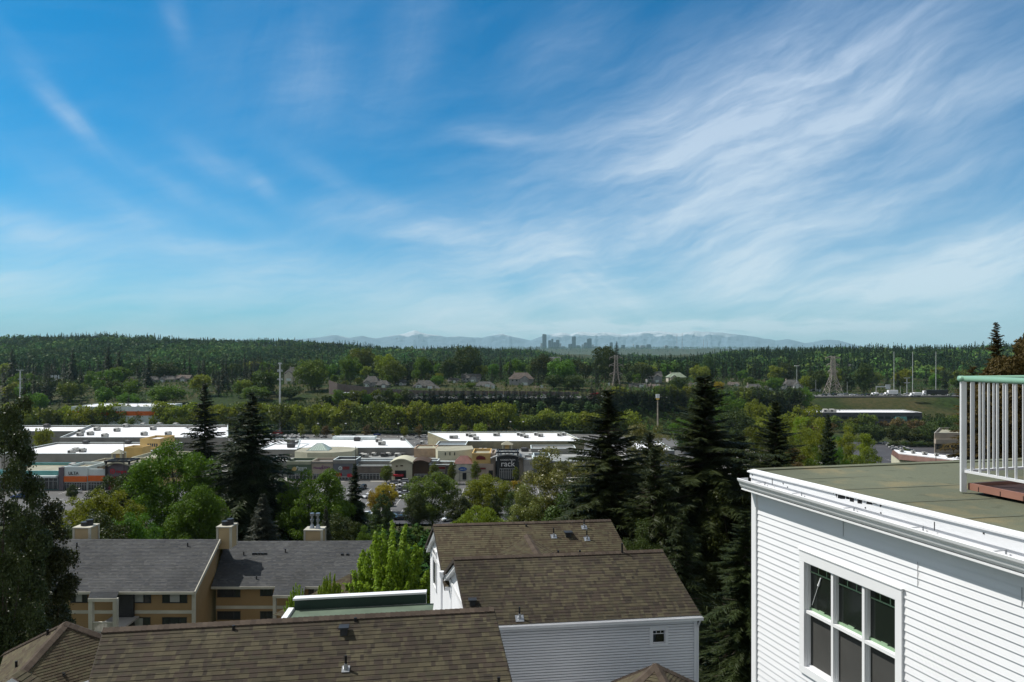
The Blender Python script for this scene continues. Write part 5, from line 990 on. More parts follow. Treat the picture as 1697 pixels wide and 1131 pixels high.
Y1 = tw[0][1]; Y2 = t2[0][1]; bandw(tw[0], tw[1], PZ(1017, Y1)); bandw(gp[0][:2], gp[2][:2], PZ(1017, Y1), o=(1, .1)); bandw(gp[0][:2], gp[2][:2], PZ(981, Y1), o=(1, .1)); bandw(t2[0], t2[1], PZ(1009, Y2))
for a, b in ((E1L, E1R), (E2L, E2R)): tr.obox(a-Vector((0, .06, .2)), b-a, Vector((0, .06, 0)), Vector((0, 0, .2)))
for a, b in ((E1R, R1R), (R1R, K1R)): tr.obox(a-Vector((0, 0, .3)), b-a, Vector((.08, 0, 0)), Vector((0, 0, .32)))
tr.box(tw[1][0]-.1, tw[1][0]+.15, Y1-.08, Y1+.1, ez, ztw); tr.build('trim_board', mat('cream_trim', (.5, .48, .4)), eP)
def awin(px0, px1, y0, y1, Y, curtain=0):
    x0, x1, z0, z1 = PX(px0, Y), PX(px1, Y), PZ(y1, Y), PZ(y0, Y); g = MB(); g.box(x0, x1, Y-.02, Y+.01, z0, z1); gw = g.build('window', HGLASS, eP); f = MB(); w_ = .05
    f.box(x0-w_, x1+w_, Y-.06, Y-.021, z1, z1+w_); f.box(x0-w_, x1+w_, Y-.06, Y-.021, z0-w_, z0)
    for u_ in (0, .28, .72, 1): x = x0+(x1-x0)*u_; f.box(x-w_*.6, x+w_*.6, Y-.058, Y-.021, z0, z1)
    sub(f, 'window_frame', DMETAL, gw)
    if curtain: c = MB(); u0, u1 = (.3, .7); c.box(x0+(x1-x0)*u0, x0+(x1-x0)*u1, Y-.03, Y-.0205, z0+.03, z1-.03); sub(c, 'curtain', mat('curtain_cloth', (.35, .36, .34)), gw)
for a, b, c_, d_, k in ((210, 250, 983, 998.5, 1), (270, 310, 983, 998.5, 1), (210, 249, 1024, 1040, 1), (270, 309, 1024, 1040, 0), (118, 145, 983, 998, 1), (60, 100, 983, 998, 0)): awin(a, b, c_, d_, Y1, k)
for a, b, c_, d_, k in ((361, 398, 975.5, 989, 0), (361, 398, 1014, 1026, 0), (432, 452, 975.5, 987, 0), (432, 452, 1014, 1026, 0), (512, 540, 975.5, 987, 1)): awin(a, b, c_, d_, Y2, k)
mb = MB()
for y_, a in ((985, .5), (1024, .5)):
    p = gp[0].lerp(Vector((gp[2].x, gp[2].y, gp[0].z)), a); mb.obox(Vector((p.x+.03, p.y, PZ(y_+14, p.y))), Vector((-.08, .55, 0)), Vector((.04, 0, 0)), Vector((0, 0, 1.0)))
mb.build('side_window', HGLASS, eP)
# porch bay 1
Yp = 51.5; a, b = PX(146, Yp), PX(193, Yp); zt_ = PZ(992, Yp); mb = MB(); zr = E1L.z
slope4(eP, Vector((PX(150, 54.2), 54.2, zr)), Vector((PX(197, 54.2), 54.2, zr)), Vector((b, Yp, zt_)), Vector((a, Yp, zt_)), 'porch_roof')
mb.box(a, b, Yp-.04, Yp+.02, zt_-.25, zt_); 
for x in (a+.15, b-.15): mb.box(x-.15, x+.15, Yp+.02, Yp+.3, ez, zt_-.05)
mb.box(a+.15, b-.1, Yp+.05, Yp+.2, PZ(1032, Yp)-.08, PZ(1032, Yp)); mb.build('porch_frame', bpy.data.materials['cream_trim'], eP)
mb = MB(); mb.box(a, b, Yp+.1, Y1-.02, PZ(1048, Yp)-.15, PZ(1048, Yp)); mb.build('balcony_floor', CONC, eP)
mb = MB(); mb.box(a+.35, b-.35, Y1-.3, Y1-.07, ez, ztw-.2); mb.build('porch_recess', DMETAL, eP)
mb = MB(); n = 15
for i in range(n): x = a+.35+(b-a-.7)*i/(n-1); mb.box(x-.03, x+.03, Yp+.1, Yp+.15, PZ(1048, Yp), PZ(1032, Yp)-.09)
mb.build('balcony_railing', bpy.data.materials['cream_trim'], eP)
Yq = 56; a, b = PX(452, Yq), PX(503, Yq); zq_ = PZ(987, Yq)
slope4(eP, Vector((PX(456, 58.2), 58.2, E2L.z)), Vector((PX(506, 58.2), 58.2, E2L.z)), Vector((b, Yq, zq_)), Vector((a, Yq, zq_)), 'porch_roof'); mb = MB(); mb.box(a, b, Yq-.04, Yq, zq_-.22, zq_)
for x in (a+.12, b-.12): mb.box(x-.12, x+.12, Yq+.01, Yq+.25, ez, zq_-.05)
mb.build('porch_frame', bpy.data.materials['cream_trim'], eP)
def chimney(px0, px1, yt, yb, Y, caps, d_=1.3):
    x0, x1 = PX(px0, Y), PX(px1, Y); z1 = PZ(yt, Y); z0 = PZ(yb, Y)-1.5; mb = MB(); mb.box(x0, x1, Y, Y+d_, z0, z1); c = mb.build('chimney', TANL, eP); f = MB(); w_ = .09
    for x in (x0, x1): f.box(x-w_, x+w_, Y-w_*.7, Y+w_, z0, z1); f.box(x-w_, x+w_, Y+d_-w_, Y+d_+w_*.7, z0, z1)
    f.box(x0-.1, x1+.1, Y-.1, Y+d_+.1, z1, z1+.1); sub(f, 'chimney_trim', bpy.data.materials['cream_trim'], c); k = MB(); xm = (x0+x1)/2
    if caps == 1: k.tube((xm-.1, Y+d_/2, z1+.1), (xm-.1, Y+d_/2, z1+.45), .36, n=14); k.tube((xm+.2, Y+d_/2+.2, z1+.1), (xm+.2, Y+d_/2+.2, z1+.6), .3, n=14); sub(k, 'chimney_cap', DMETAL, c)
    else:
        for s in (-.28, .28): k.tube((xm+s, Y+d_/2, z1+.1), (xm+s, Y+d_/2, z1+.45), .26, .12, n=12); k.tube((xm+s, Y+d_/2, z1+.45), (xm+s, Y+d_/2, z1+1.3), .11, n=10); k.tube((xm+s, Y+d_/2, z1+1.3), (xm+s, Y+d_/2, z1+1.55), .2, n=12); k.tube((xm+s, Y+d_/2, z1+.75), (xm+s, Y+d_/2, z1+.95), .17, n=12)
        sub(k, 'chimney_cap', METAL, c)
chimney(122.5, 148.5, 876, 895, 62, 1); chimney(360.5, 382, 875, 882, 60.5, 1); chimney(505, 533, 880, 896, 65, 2, 1.2)
for px, py, Ya, Yb, A_, B_ in ((127.5, 906, 0, 0, 1, 1), (311, 906, 0, 0, 1, 1), (404, 921, 0, 0, 2, 2), (473, 916, 0, 0, 2, 2), (425, 961, 0, 0, 2, 2)):
    p = ray_plane(px, py, R1L if A_ == 1 else R2L, R1R if A_ == 1 else R2R, E1R if A_ == 1 else E2R); mb = MB(); mb.tube(p-Vector((0, 0, .1)), p+Vector((0, 0, .35)), .06, n=8); mb.build('vent_pipe', DMETAL, eP)
mb = MB()
for px in (420, 425, 430, 435, 440, 567, 576, 602): p = ray_plane(px, 919 if px < 500 else 920, R2L, R2R, E2R); mb.box(p.x-.1, p.x+.1, p.y-.1, p.y+.1, p.z-.05, p.z+.14)
mb.build('roof_vent', DMETAL, eP)
# brown hip roof glimpsed behind the maple
q0_ = P(580, 951, 44); eH = thing('hip_roof_house', 'brown hip roof corner seen between the bright green maples', 'house', (q0_.x, q0_.y, 30)); zb_ = q0_.z-1.8; mb = MB()
q = [Vector((q0_.x-4.2, q0_.y-2.2, zb_)), Vector((q0_.x+1, q0_.y-4, zb_)), Vector((q0_.x+5, q0_.y+1, zb_)), Vector((q0_.x, q0_.y+4, zb_))]; c = sum(q, Vector())/4
for i in range(4): a, b = q[i], q[(i+1) % 4]; mb.courses(q0_, q0_+e_, b, a, .143, out_dir=((a+b)/2-c)+Vector((0, 0, 2)))
mb.build('roof', SH_C, eH); mb = MB()
for i in range(4): a, b = c+(q[i]-c)*.9, c+(q[(i+1) % 4]-c)*.9; clap_wall(mb, a, b, zb_, zb_, 30, (a+b)/2-c)
mb.build('wall', WHITE2, eH)
# ------------------------------------------------------------------ right building
Yc = 9.; WC = Vector((3.2, 9.0, 0)); wd = Vector((.2945, -.9557, 0)); wo = Vector((-.9557, -.2945, 0)); Z = Vector((0, 0, 1))
eR = thing('white_sided_building', 'bright white sided building at the right with a flat roof and a three part window', 'building', (5.5, 7, 36))
def W(t_, o_, drop): return WC+wd*t_+wo*o_+Z*(CZ-drop)
TL_ = 9.5; TOP = 1.62; hs = .0805
def claps(mb, t0, t1, d0, d1, off=0.):
    n = int(round((d1-d0)/hs))
    for k in range(n):
        a, b = d0+k*hs, d0+(k+1)*hs
        mb.poly([W(t0, .0125+off, b), W(t1, .0125+off, b), W(t1, .001+off, a+.0006), W(t0, .001+off, a+.0006)]); mb.poly([W(t0, .0005+off, b), W(t1, .0005+off, b), W(t1, .0125+off, b), W(t0, .0125+off, b)])
w0, w1, wt, wb_ = .88, 2.335, TOP+hs*9, TOP+hs*27
mb = MB(); rr = random.Random(5)
claps(mb, .06, TL_, TOP, wt); claps(mb, .06, w0, wt, wb_); claps(mb, w1, TL_, wt, wb_); claps(mb, .06, TL_, wb_, wb_+hs*110)
mb.build('lap_siding', WHITE2, eR)
mb = MB()
for t_, k0, k1 in ((1.55, 2, 5), (2.5, 5, 8), (3.5, 4, 6), (.95, 1, 2), (4.3, 9, 12)): mb.obox(W(t_, .011, TOP+hs*k1), wd*.004, wo*.0035, Z*hs*(k1-k0))
mb.build('siding_joint', mat('joint_grey', (.35, .35, .36)), eR)  # mid grey strips along the vertical siding joints
mb = MB(); mb.obox(W(-.03, -.02, 12), wd*.09, wo*.05, Z*(12-TOP)); mb.build('corner_board', TRIM, eR)
# far end wall and inner wall mass
BK = Vector((.9845, .1755, 0)); mb = MB(); a = W(0, 0, 0); b = a+BK*7.5
clap_wall(mb, (a.x, a.y), (b.x, b.y), CZ-TOP, CZ-TOP, CZ-12, (-.17, .98), hs, .0125); mb.build('end_wall_siding', WHITE2, eR)
# fascia boards (two steps), cap, gutter
mb = MB(); mb.obox(W(-.03, 0, 1.74), wd*(TL_), wo*.035, Z*.1); mb.hexa([W(-.03, .0, 1.645), W(TL_, .0, 1.645), W(TL_, .055, 1.645), W(-.03, .055, 1.645), W(-.03, .0, 1.56), W(TL_, .0, 1.56-.0142*TL_), W(TL_, .055, 1.56-.0142*TL_), W(-.03, .055, 1.56)]); mb.build('fascia_board', WHITE, eR)
mb = MB(); cz0, cz1 = 1.565, 1.565-.0142*TL_
mb.hexa([W(-.06, -.03, cz0), W(TL_, -.03, cz1), W(TL_, .075, cz1+.012), W(-.06, .075, cz0+.012), W(-.06, -.03, cz0-.022), W(TL_, -.03, cz1-.022), W(TL_, .075, cz1-.006), W(-.06, .075, cz0-.006)]); mb.build('metal_cap', WHITE, eR)
for t_ in (.42, 2.72, 5.2): mb = MB(); mb.obox(W(t_, .0555, 1.66), wd*.006, wo*.003, Z*.08); mb.build('fascia_joint', BLACK, eR)
for t_, d_ in ((.02, 1.60), (.7, 1.63), (.62, 1.6), (1.9, 1.62), (2.1, 1.63), (3.2, 1.56)): mb = MB(); mb.obox(W(t_, .0555, d_+.012), wd*.012, wo*.004, Z*.014); mb.build('nail_hole', BLACK, eR)
mb = MB(); rr = random.Random(3)   # peeled and torn black edge under the cap
t_ = 1.45
while t_ < 2.15:
    wd_ = rr.uniform(.015, .07); hh_ = rr.choice((.02, .03, .045, .06, .025)) if not 1.58 < t_ < 1.62 else .006
    c_ = 1.565-.0142*t_
    mb.poly([W(t_, .0562, c_+.001), W(t_+wd_, .0562, c_+.001), W(t_+wd_*rr.uniform(.4, 1.1), .0567, c_+hh_*rr.uniform(.4, 1)), W(t_+wd_*rr.uniform(-.2, .5), .0572, c_+hh_)]); t_ += wd_*rr.uniform(.6, 1.3)
mb.build('torn_edge', BLACK, eR)
gd = 1.652; mb = MB(); G0 = .058; pr = [(.0, -.115), (.115, -.115), (.13, -.09), (.14, -.06), (.165, -.028), (.172, 0), (.162, .004), (.155, -.004)]
for (o0, z0), (o1, z1) in zip(pr, pr[1:]): mb.poly([W(-.06, G0+o0, gd-z0), W(TL_, G0+o0, gd-z0), W(TL_, G0+o1, gd-z1), W(-.06, G0+o1, gd-z1)])
mb.poly([W(-.06, G0+o, gd-z) for o, z in pr[:6]]+[W(-.06, G0, gd)]); mb.build('gutter', TRIM, eR)
mb = MB(); mb.obox(W(-.05, .0, 1.80), wd*TL_, wo*.17, Z*.02); mb.build('soffit_board', TRIM, eR)
mb = MB()
for t_ in (.28, .95, 1.75, 2.6, 3.4, 4.3): mb.obox(W(t_, G0, gd+.005), wd*.014, wo*.15, Z*.006); mb.obox(W(t_, G0, gd+.04), wd*.012, wo*.006, Z*.04)
mb.build('gutter_bracket', METAL, eR)
# membrane roof
mb = MB(); a = W(-.04, -.03, 1.568); b = W(TL_, -.03, 1.568-.0142*TL_); c_ = P(2400, 0, 8.); bk = a+BK*9; bk.z = a.z+.06; fr_ = b+BK*8; mb.poly([a, b, fr_, bk]); mb.build('membrane_roof', MEMB, eR)
mb = MB(); sl_ = lambda s, u_: W(s, -.03, 1.568-.0142*s)+BK*u_+Z*(.004+.006*u_/9)
for s in (.62, 1.35, 2.1, 2.85, 3.6): mb.poly([sl_(s, .05), sl_(s+.035, .05), sl_(s+.035, 8.5), sl_(s, 8.5)])
mb.build('membrane_seam', mat('seam', (.12, .13, .09), .85), eR)
mb = MB(); mb.obox(bk*0+a-Z*.05, BK*9+Z*.06, Vector((-.02, .12, 0)), Z*.065); mb.build('rear_edge_trim', MEMB, eR)
# window
def WB(mb, t0, t1, d0, d1, o0, o1): mb.obox(W(t0, o0, d1), wd*(t1-t0), wo*(o1-o0), Z*(d1-d0))
mb = MB(); WB(mb, w0, w1, wt, wt+.125, -.03, .034); WB(mb, w0, w1, wb_-.085, wb_, -.03, .034); WB(mb, w0, w0+.08, wt+.125, wb_-.085, -.03, .033); WB(mb, w1-.078, w1, wt+.125, wb_-.085, -.03, .033); WB(mb, w0-.01, w1+.01, wt-.012, wt, -.01, .045); f0 = mb.build('window_casing', TRIM, eR)
gt, gb_ = wt+.125, wb_-.085; cuts = [w0+.08, 1.369, 1.401, 1.814, 1.848, w1-.078]; rd = gt+(gb_-gt)*.46
gw = MB(); WB(gw, w0+.08, w1-.078, gt, gb_, -.07, -.06); gw = gw.build('window', GLASS, eR)
mb = MB()
for a, b in ((cuts[1], cuts[2]), (cuts[3], cuts[4])): WB(mb, a, b, gt, gb_, -.058, .012)
WB(mb, cuts[0], cuts[5], rd, rd+.035, -.058, .011); WB(mb, cuts[0], cuts[5], gt, gt+.012, -.058, .02)
for i in (0, 2, 4):
    a, b = cuts[i], cuts[i+1]; WB(mb, a, a+.01, gt+.012, gb_, -.059, -.015); WB(mb, b-.01, b, gt+.012, gb_, -.059, -.015)
    WB(mb, a+.01, a+.02, rd+.035, gb_, -.059, -.03); WB(mb, a+.01, b-.01, gb_-.022, gb_, -.059, -.02)
sub(mb, 'window_frame', TRIM, gw)
for i in (0, 2, 4):
    mb = MB(); a, b = cuts[i]+.01, cuts[i+1]-.01; m_ = gt+.115
    WB(mb, a, b, rd-.028, rd, -.0595, -.04); WB(mb, (a+b)/2-.04, (a+b)/2+.04, rd-.045, rd-.028, -.05, -.04); sub(mb, 'sash_rail', SAGE, gw); mb = MB(); WB(mb, a, b, m_, m_+.013, -.0595, -.052)
    for u_ in (1/3, 2/3): WB(mb, a+(b-a)*u_-.004, a+(b-a)*u_+.004, gt+.012, m_, -.0595, -.053)
    sub(mb, 'muntin', SAGE, gw); mb = MB(); WB(mb, cuts[i]+.02, cuts[i+1]-.01, rd+.035, gb_-.022, -.0594, -.05); sub(mb, 'insect_screen', SCREEN, gw)
mb = MB(); p0, p1 = W(1.0, -.05, rd-.06), W(1.1, -.05, gt+.25); mb.tube(p0, p1, .003, n=5); mb.tube(p1, p1.lerp(p0, -.4), .012, .006, n=6); sub(mb, 'blind_wand', TRIM, gw)
# ------------------------------------------------------------------ deck railing and platform
PB = P(1596.3, 812, 7.5); rt = CZ-.285; rb_ = CZ-1.31
eK = thing('deck_railing', 'white baluster railing with a rounded green top rail on the flat roof', 'railing', (PB.x, PB.y, PB.z))
back = Vector((.962, .24, 0)).normalized(); fw = Vector((.29, -.957, 0)).normalized(); O = Vector((PB.x, PB.y, 0))
mb = MB(); mb.box(O.x-.026, O.x+.026, O.y-.026, O.y+.026, PB.z-.02, rt-.02, rot=-.3); mb.build('post', RAILW, eK)
for dr, L in ((fw, 4.2), (back, 4.0)):
    mb = MB(); mb.tube(O+Z*rt-dr*.05, O+Z*rt+dr*L, .032, n=14); mb.tube(O+Z*(rt)-dr*.02, O+Z*rt+dr*.002, .0335, n=14); mb.build('top_rail', RAILG, eK, smooth=True)
    mb = MB(); s = dr.cross(Z)*.018; mb.obox(O+Z*rb_-s+dr*.03, dr*L, s*2, Z*.025); mb.build('bottom_rail', RAILW, eK)
    sp_ = .097 if dr is fw else .14; k = 1
    while k*sp_ < L:
        c = O+dr*(k*sp_); q = MB(); q.box(c.x-.0095, c.x+.0095, c.y-.0095, c.y+.0095, rb_+.0255, rt-.025, rot=-.3); q.build('baluster', RAILW, eK); k += 1
    c = O+dr*L; q = MB(); q.box(c.x-.026, c.x+.026, c.y-.026, c.y+.026, PB.z-.1, rt-.02, rot=-.3); q.build('post', RAILW, eK)
eW = thing('wooden_deck', 'red brown wooden deck platform inside the railing', 'deck', (PB.x+2, PB.y-1, PB.z)); A = O+back*.03+fw*.03+Z*(CZ-1.50)
mb = MB(); mb.obox(A, fw*5, back*.035, Z*.075); mb.obox(A+back*.036, back*4, fw*.035, Z*.075); mb.build('rim_board', DECKW, eW)
mb = MB()
for k in range(26): mb.obox(A+back*.04+fw*(.04+k*.15)+Z*.02, back*3.9, fw*.143, Z*.025)
mb.build('deck_boards', mat('deck_boards_dark', (.06, .032, .026), .7, .3, 3), eW)
mb = MB()
for k in range(16): mb.obox(A-back*.003+fw*(.12+k*.24), fw*.006, back*.0028, Z*.05)
mb.build('board_joint', BLACK, eW)
mb = MB()
for k in range(8): mb.obox(A+back*.1+fw*(.1+k*.6)-Z*.1, fw*.06, back*.06, Z*.099)
mb.build('deck_foot', DMETAL, eW)
# ------------------------------------------------------------------ suburban houses beyond the mall
def suburb(px0, px1, yt, yb, Y, wc, rc, label, depth=11, style=0, group=None):
    x0, x1 = PX(px0, Y), PX(px1, Y); zb = min(PZ(yb, Y), G((x0+x1)/2, Y)+3); zt = PZ(yt, Y); H = zt-zb; ze = zb+H*.52; w_ = x1-x0; e = thing('suburban_house', label, 'house', ((x0+x1)/2, Y, zb), group)
    zz = min(zb, G((x0+x1)/2, Y))-1.5; mb = MB(); mb.box(x0+.5, x1-.5, Y+.5, Y+depth, zz, ze-.02); xs = x0+w_*(.62 if style != 2 else .3)
    mb.box(xs-w_*.19, xs+w_*.19, Y-2.2, Y+.48, zz, ze-.4)
    r = MB(); ym = Y+depth*.5; i_ = min(w_*.28, depth*.5) if style != 1 else 0
    A_, B_, C_, D_ = (x0-.3, Y-.2, ze), (x1+.3, Y-.2, ze), (x1+.3, Y+depth+.6, ze), (x0-.3, Y+depth+.6, ze); p, q = (x0+i_, ym, zt), (x1-i_, ym, zt)
    r.poly([A_, B_, q, p], 0, [(0, 0), (w_, 0), (w_, 5), (0, 5)]); r.poly([C_, D_, p, q], 0, [(0, 0), (w_, 0), (w_, 5), (0, 5)]); r.poly([B_, C_, q], 0, [(0, 0), (9, 0), (4, 5)]); r.poly([D_, A_, p], 0, [(0, 0), (9, 0), (4, 5)])
    g0, g1 = xs-w_*.22, xs+w_*.22; zg = ze-.38; zp = zg+min(w_*.16, H*.42); r.poly([(g0, Y-2.6, zg), (xs, Y-2.6, zp), (xs, ym, zp), (g0, ym, zg)], 0, [(0, 0), (0, 4), (7, 4), (7, 0)]); r.poly([(xs, Y-2.6, zp), (g1, Y-2.6, zg), (g1, ym, zg), (xs, ym, zp)], 0, [(0, 4), (0, 0), (7, 0), (7, 4)])
    mb.poly([(xs-w_*.19, Y-2.21, zg-.05), (xs+w_*.19, Y-2.21, zg-.05), (xs, Y-2.21, zp-.15)])
    mb.build('wall', wc, e); rf = r.build('roof', rc, e); c = MB(); c.box(x0+w_*.2, x0+w_*.2+.9, ym+1, ym+1.9, ze, zt+.9); sub(c, 'chimney', BEIGE, rf)
    for k, u_ in enumerate((.12, .28, .42)): m_ = MB(); m_.box(x0+w_*u_, x0+w_*u_+1.5, Y+.44, Y+.5, ze-1.9, ze-.6); m_.build('window', HGLASS, e)
    m_ = MB(); m_.box(xs-w_*.12, xs+w_*.12, Y-2.27, Y-2.2, max(zb, G(xs, Y)), max(zb, G(xs, Y))+2.3); m_.build('garage_door', PALEW, e)
HW = [mat('house_grey_wall', (.3, .31, .32)), mat('house_cream_wall', (.52, .5, .42)), mat('house_white_wall', (.7, .7, .7)), mat('house_teal_wall', (.25, .36, .36)), mat('house_brick_wall', (.2, .09, .06))]
HS = [
(601, 628, 624, 645, 580, 0, 0, 'grey roofed house at the left end of the row above the sound wall'), (622, 645, 631, 647, 572, 0, 0, 'grey house with a low porch roof, second in the row above the sound wall'),
(683, 722, 631, 652, 570, 0, 0, 'broad grey gabled house behind the small conifers, middle of the row'), (704, 733, 641, 656, 560, 3, 0, 'low grey roof with a pale teal side wall at the centre of the row'),
(764, 797, 620, 634, 640, 0, 0, 'grey hip roofed house set back right of the centre of the row'), (785, 822, 633, 648, 580, 1, 0, 'cream walled house with a wide grey roof beside a round green tree'), (800, 828, 643, 652, 565, 1, 1, 'low pinkish roof just above the sound wall'),
(843, 885, 618, 640, 600, 0, 1, 'large house with a pinkish tiled roof and a grey gable'), (884, 906, 641, 656, 570, 1, 1, 'small cream house with a pinkish roof right of the large gabled one'),
(1044, 1074, 636, 654, 590, 1, 0, 'cream house with a grey roof right of the left pylon'), (1072, 1098, 616, 634, 650, 0, 0, 'tall dark roofed house among trees right of the left pylon'), (1107, 1138, 618, 634, 660, 1, 2, 'house with a pale green hip roof on the rise'),
(1076, 1096, 637, 650, 600, 2, 1, 'small white house left of the pale mound of roofs'), (1236, 1271, 637, 656, 570, 2, 0, 'white gabled house between the two pylons'), (1301, 1332, 630, 648, 600, 2, 0, 'pale house with a dark roof left of the right pylon'),
(1178, 1199, 646, 656, 590, 1, 1, 'low house with a tan roof near the yellow shrub'), (1210, 1226, 634, 643, 640, 2, 1, 'tiny pale roofed house behind the yellow shrub'),
(470, 502, 609, 626, 640, 1, 0, 'dark roofed house behind the slim white mast'), (1212, 1248, 696, 714, 430, 4, 0, 'dark roofed brick house between the firs at the right'), (974, 997, 656, 672, 490, 4, 1, 'brick house with a hipped roof below the left pylon'),
(235, 262, 624, 636, 700, 0, 0, 'left one of three long grey roofs in the wood at the left'), (260, 290, 623, 636, 705, 0, 0, 'middle one of three long grey roofs in the wood at the left'), (288, 314, 622, 633, 710, 0, 1, 'right one of three long grey roofs in the wood at the left'),
(1064, 1098, 657, 670, 500, 1, 1, 'tan roofed mound shaped house left of the long white roof'), (1130, 1157, 650, 660, 575, 1, 1, 'brown roofed house half hidden behind the big fir top'),
(742, 760, 627, 638, 630, 1, 0, 'small cream house behind the middle of the row'), (654, 672, 630, 641, 600, 2, 0, 'small white house between the first pair and the broad gabled house'), (907, 925, 632, 643, 610, 2, 1, 'small white house with a pinkish roof left of the left pylon'), (999, 1014, 640, 650, 600, 1, 0, 'little cream house just left of the left pylon foot'), (1262, 1284, 641, 652, 600, 1, 0, 'cream house right of the white gabled house'), (1344, 1362, 640, 650, 600, 2, 1, 'small white house just left of the right pylon'), (1142, 1160, 636, 645, 640, 2, 0, 'small white house right of the pale green roof')]
RT = [SH_H, SH_B, mat('pale_green_roof', (.22, .27, .2))]
for h in HS: suburb(h[0], h[1], h[2], h[3], h[4], HW[h[5]], RT[h[6]], h[7], style=len(h[7]) % 3)
flatbld('long_building', 'long white roofed building left of the big fir top, beyond the highway', 1093, 1152, 540, 14, PZ(656, 540), PALEW, ROOFW, z0=15, par=.2, cat='building')
flatbld('long_building', 'pale roofed building among hedges left of the long grey roofs', 178, 212, 690, 12, PZ(626, 690), BEIGE, ROOFT, z0=18, par=.2, cat='building')
for i, (a, b, y, Y, lb) in enumerate(((300, 320, 571.5, 1900, 'pale terrace roof on the crest of the far left hillside'), (322, 352, 572.5, 1900, 'long pale terrace roof on the far left hillside, right of the first'), (222, 236, 573, 1850, 'small pale roof low in the trees of the far left hillside'), (1361, 1392, 605, 960, 'pale house on the slope behind the right pylon'), (1406, 1419, 604, 980, 'small pale house right of the right pylon top'), (693, 705, 578, 2000, 'tiny white house on the far hillside above the houses'), (909, 930, 592, 1300, 'long pale roof in the low wood below the city'))):
    x0, x1 = PX(a, Y), PX(b, Y); zt = PZ(y, Y); e = thing('hillside_house', lb, 'house', ((x0+x1)/2, Y, zt-9)); mb = MB(); mb.box(x0, x1, Y, Y+14, zt-12, zt-3); mb.build('wall', HW[2 if i % 2 else 1], e); r = MB(); ym = Y+7
    r.poly([(x0-1, Y-1, zt-3), (x1+1, Y-1, zt-3), (x1-3, ym, zt), (x0+3, ym, zt)]); r.poly([(x1+1, Y+15, zt-3), (x0-1, Y+15, zt-3), (x0+3, ym, zt), (x1-3, ym, zt)]); r.poly([(x1+1, Y-1, zt-3), (x1+1, Y+15, zt-3), (x1-3, ym, zt)]); r.poly([(x0-1, Y+15, zt-3), (x0-1, Y-1, zt-3), (x0+3, ym, zt)]); r.build('roof', RT[1 if i % 2 else 0], e)
# sound wall
mb = MB(); pts = [(545, 630, 540), (559, 636, 530), (600, 641, 522), (656, 645.5, 518), (700, 647.5, 518), (760, 648, 518), (860, 648.5, 518), (960, 650, 518)]
for (a, b, Y), (c_, d_, Y2_) in zip(pts, pts[1:]):
    x0, z0, x1, z1 = PX(a, Y), PZ(b, Y), PX(c_, Y2_), PZ(d_, Y2_); n = 8
    for i in range(n):
        u0, u1 = i/n, (i+.94)/n; f = lambda u_: (x0+(x1-x0)*u_, Y+(Y2_-Y)*u_, z0+(z1-z0)*u_); A_, B_ = f(u0), f(u1); mb.hexa([(A_[0], A_[1], 14), (B_[0], B_[1], 14), (B_[0], B_[1]+.4, 14), (A_[0], A_[1]+.4, 14), (A_[0], A_[1], A_[2]), (B_[0], B_[1], B_[2]), (B_[0], B_[1]+.4, B_[2]), (A_[0], A_[1]+.4, A_[2])])
tag(top(mb, 'sound_wall', SOUND, (PX(700, 520), 520, 15)), 'long brown concrete sound wall along the highway below the houses', 'wall')
# ------------------------------------------------------------------ vehicles
CARC = {'white': (.7, .7, .7), 'silver': (.35, .36, .38), 'black': (.012, .012, .014), 'blue': (.02, .05, .2), 'red': (.25, .02, .02), 'grey': (.1, .105, .11), 'gold': (.3, .24, .06)}
CM = {k: mat('car_paint_'+k, v, .25, .03, 1, spec=.6) for k, v in CARC.items()}
TYRE = mat('tyre_rubber', (.015, .015, .015), .8)
def carmesh(kind):
    mb = MB(); W2 = .9
    prof = {'sedan': [(-2.3, .35), (-2.3, .8), (-1.6, .95), (2.2, .9), (2.3, .6), (2.3, .35)], 'suv': [(-2.3, .4), (-2.3, 1.05), (-1.3, 1.1), (2.25, 1.1), (2.3, .6), (2.3, .4)]}[kind]
    cabn = {'sedan': [(-1.0, .93), (-.35, 1.4), (.95, 1.42), (1.75, .93)], 'suv': [(-1.15, 1.1), (-.5, 1.68), (1.95, 1.7), (2.2, 1.1)]}[kind]
    def ext(pr, w0, w1, m):
        k = len(pr)
        for i in range(k):
            a, b = pr[i], pr[(i+1) % k]; wa = w0 if a[1] < 1.2 else w1; wb2 = w0 if b[1] < 1.2 else w1; mb.poly([(a[0], -wa, a[1]), (b[0], -wb2, b[1]), (b[0], wb2, b[1]), (a[0], wa, a[1])], m if not (m == 1 and a[1] > 1.3 and b[1] > 1.3) else 0)
        mb.poly([(a[0], -(w0 if a[1] < 1.2 else w1), a[1]) for a in pr][::-1], m); mb.poly([(a[0], (w0 if a[1] < 1.2 else w1), a[1]) for a in pr], m)
    ext(prof, W2, W2, 0); ext(cabn, W2-.06, W2-.2, 1)
    for x in (-1.45, 1.4):
        for s in (-1, 1): mb.tube((x, s*(W2-.2), .33), (x, s*(W2+.02), .33), .33, n=10, m=2)
    o = mb.build('c', [WHITE, HGLASS, TYRE]); me = o.data; bpy.data.objects.remove(o); return me
CME = {}
for k in ('sedan', 'suv'):
    b = carmesh(k)
    for c in CM: q = b.copy(); q.materials[0] = CM[c]; q.name = 'parked_car'; CME[k, c] = q
def car(px, py, kind, c, rot, label, group=None, z=None, Y=None, name='parked_car', s=1.):
    zz = 0.04 if z is None else z; Y = Y or (CZ-zz)/(py-HY)*F; x = PX(px, Y); o = bpy.data.objects.new(name, CME[kind, c]); col.objects.link(o); o.location = (x, Y, zz+.01); o.rotation_euler = (0, 0, math.radians(rot)); o.scale = (s, s, s); return tag(o, label, 'car', group)
rr = random.Random(11)
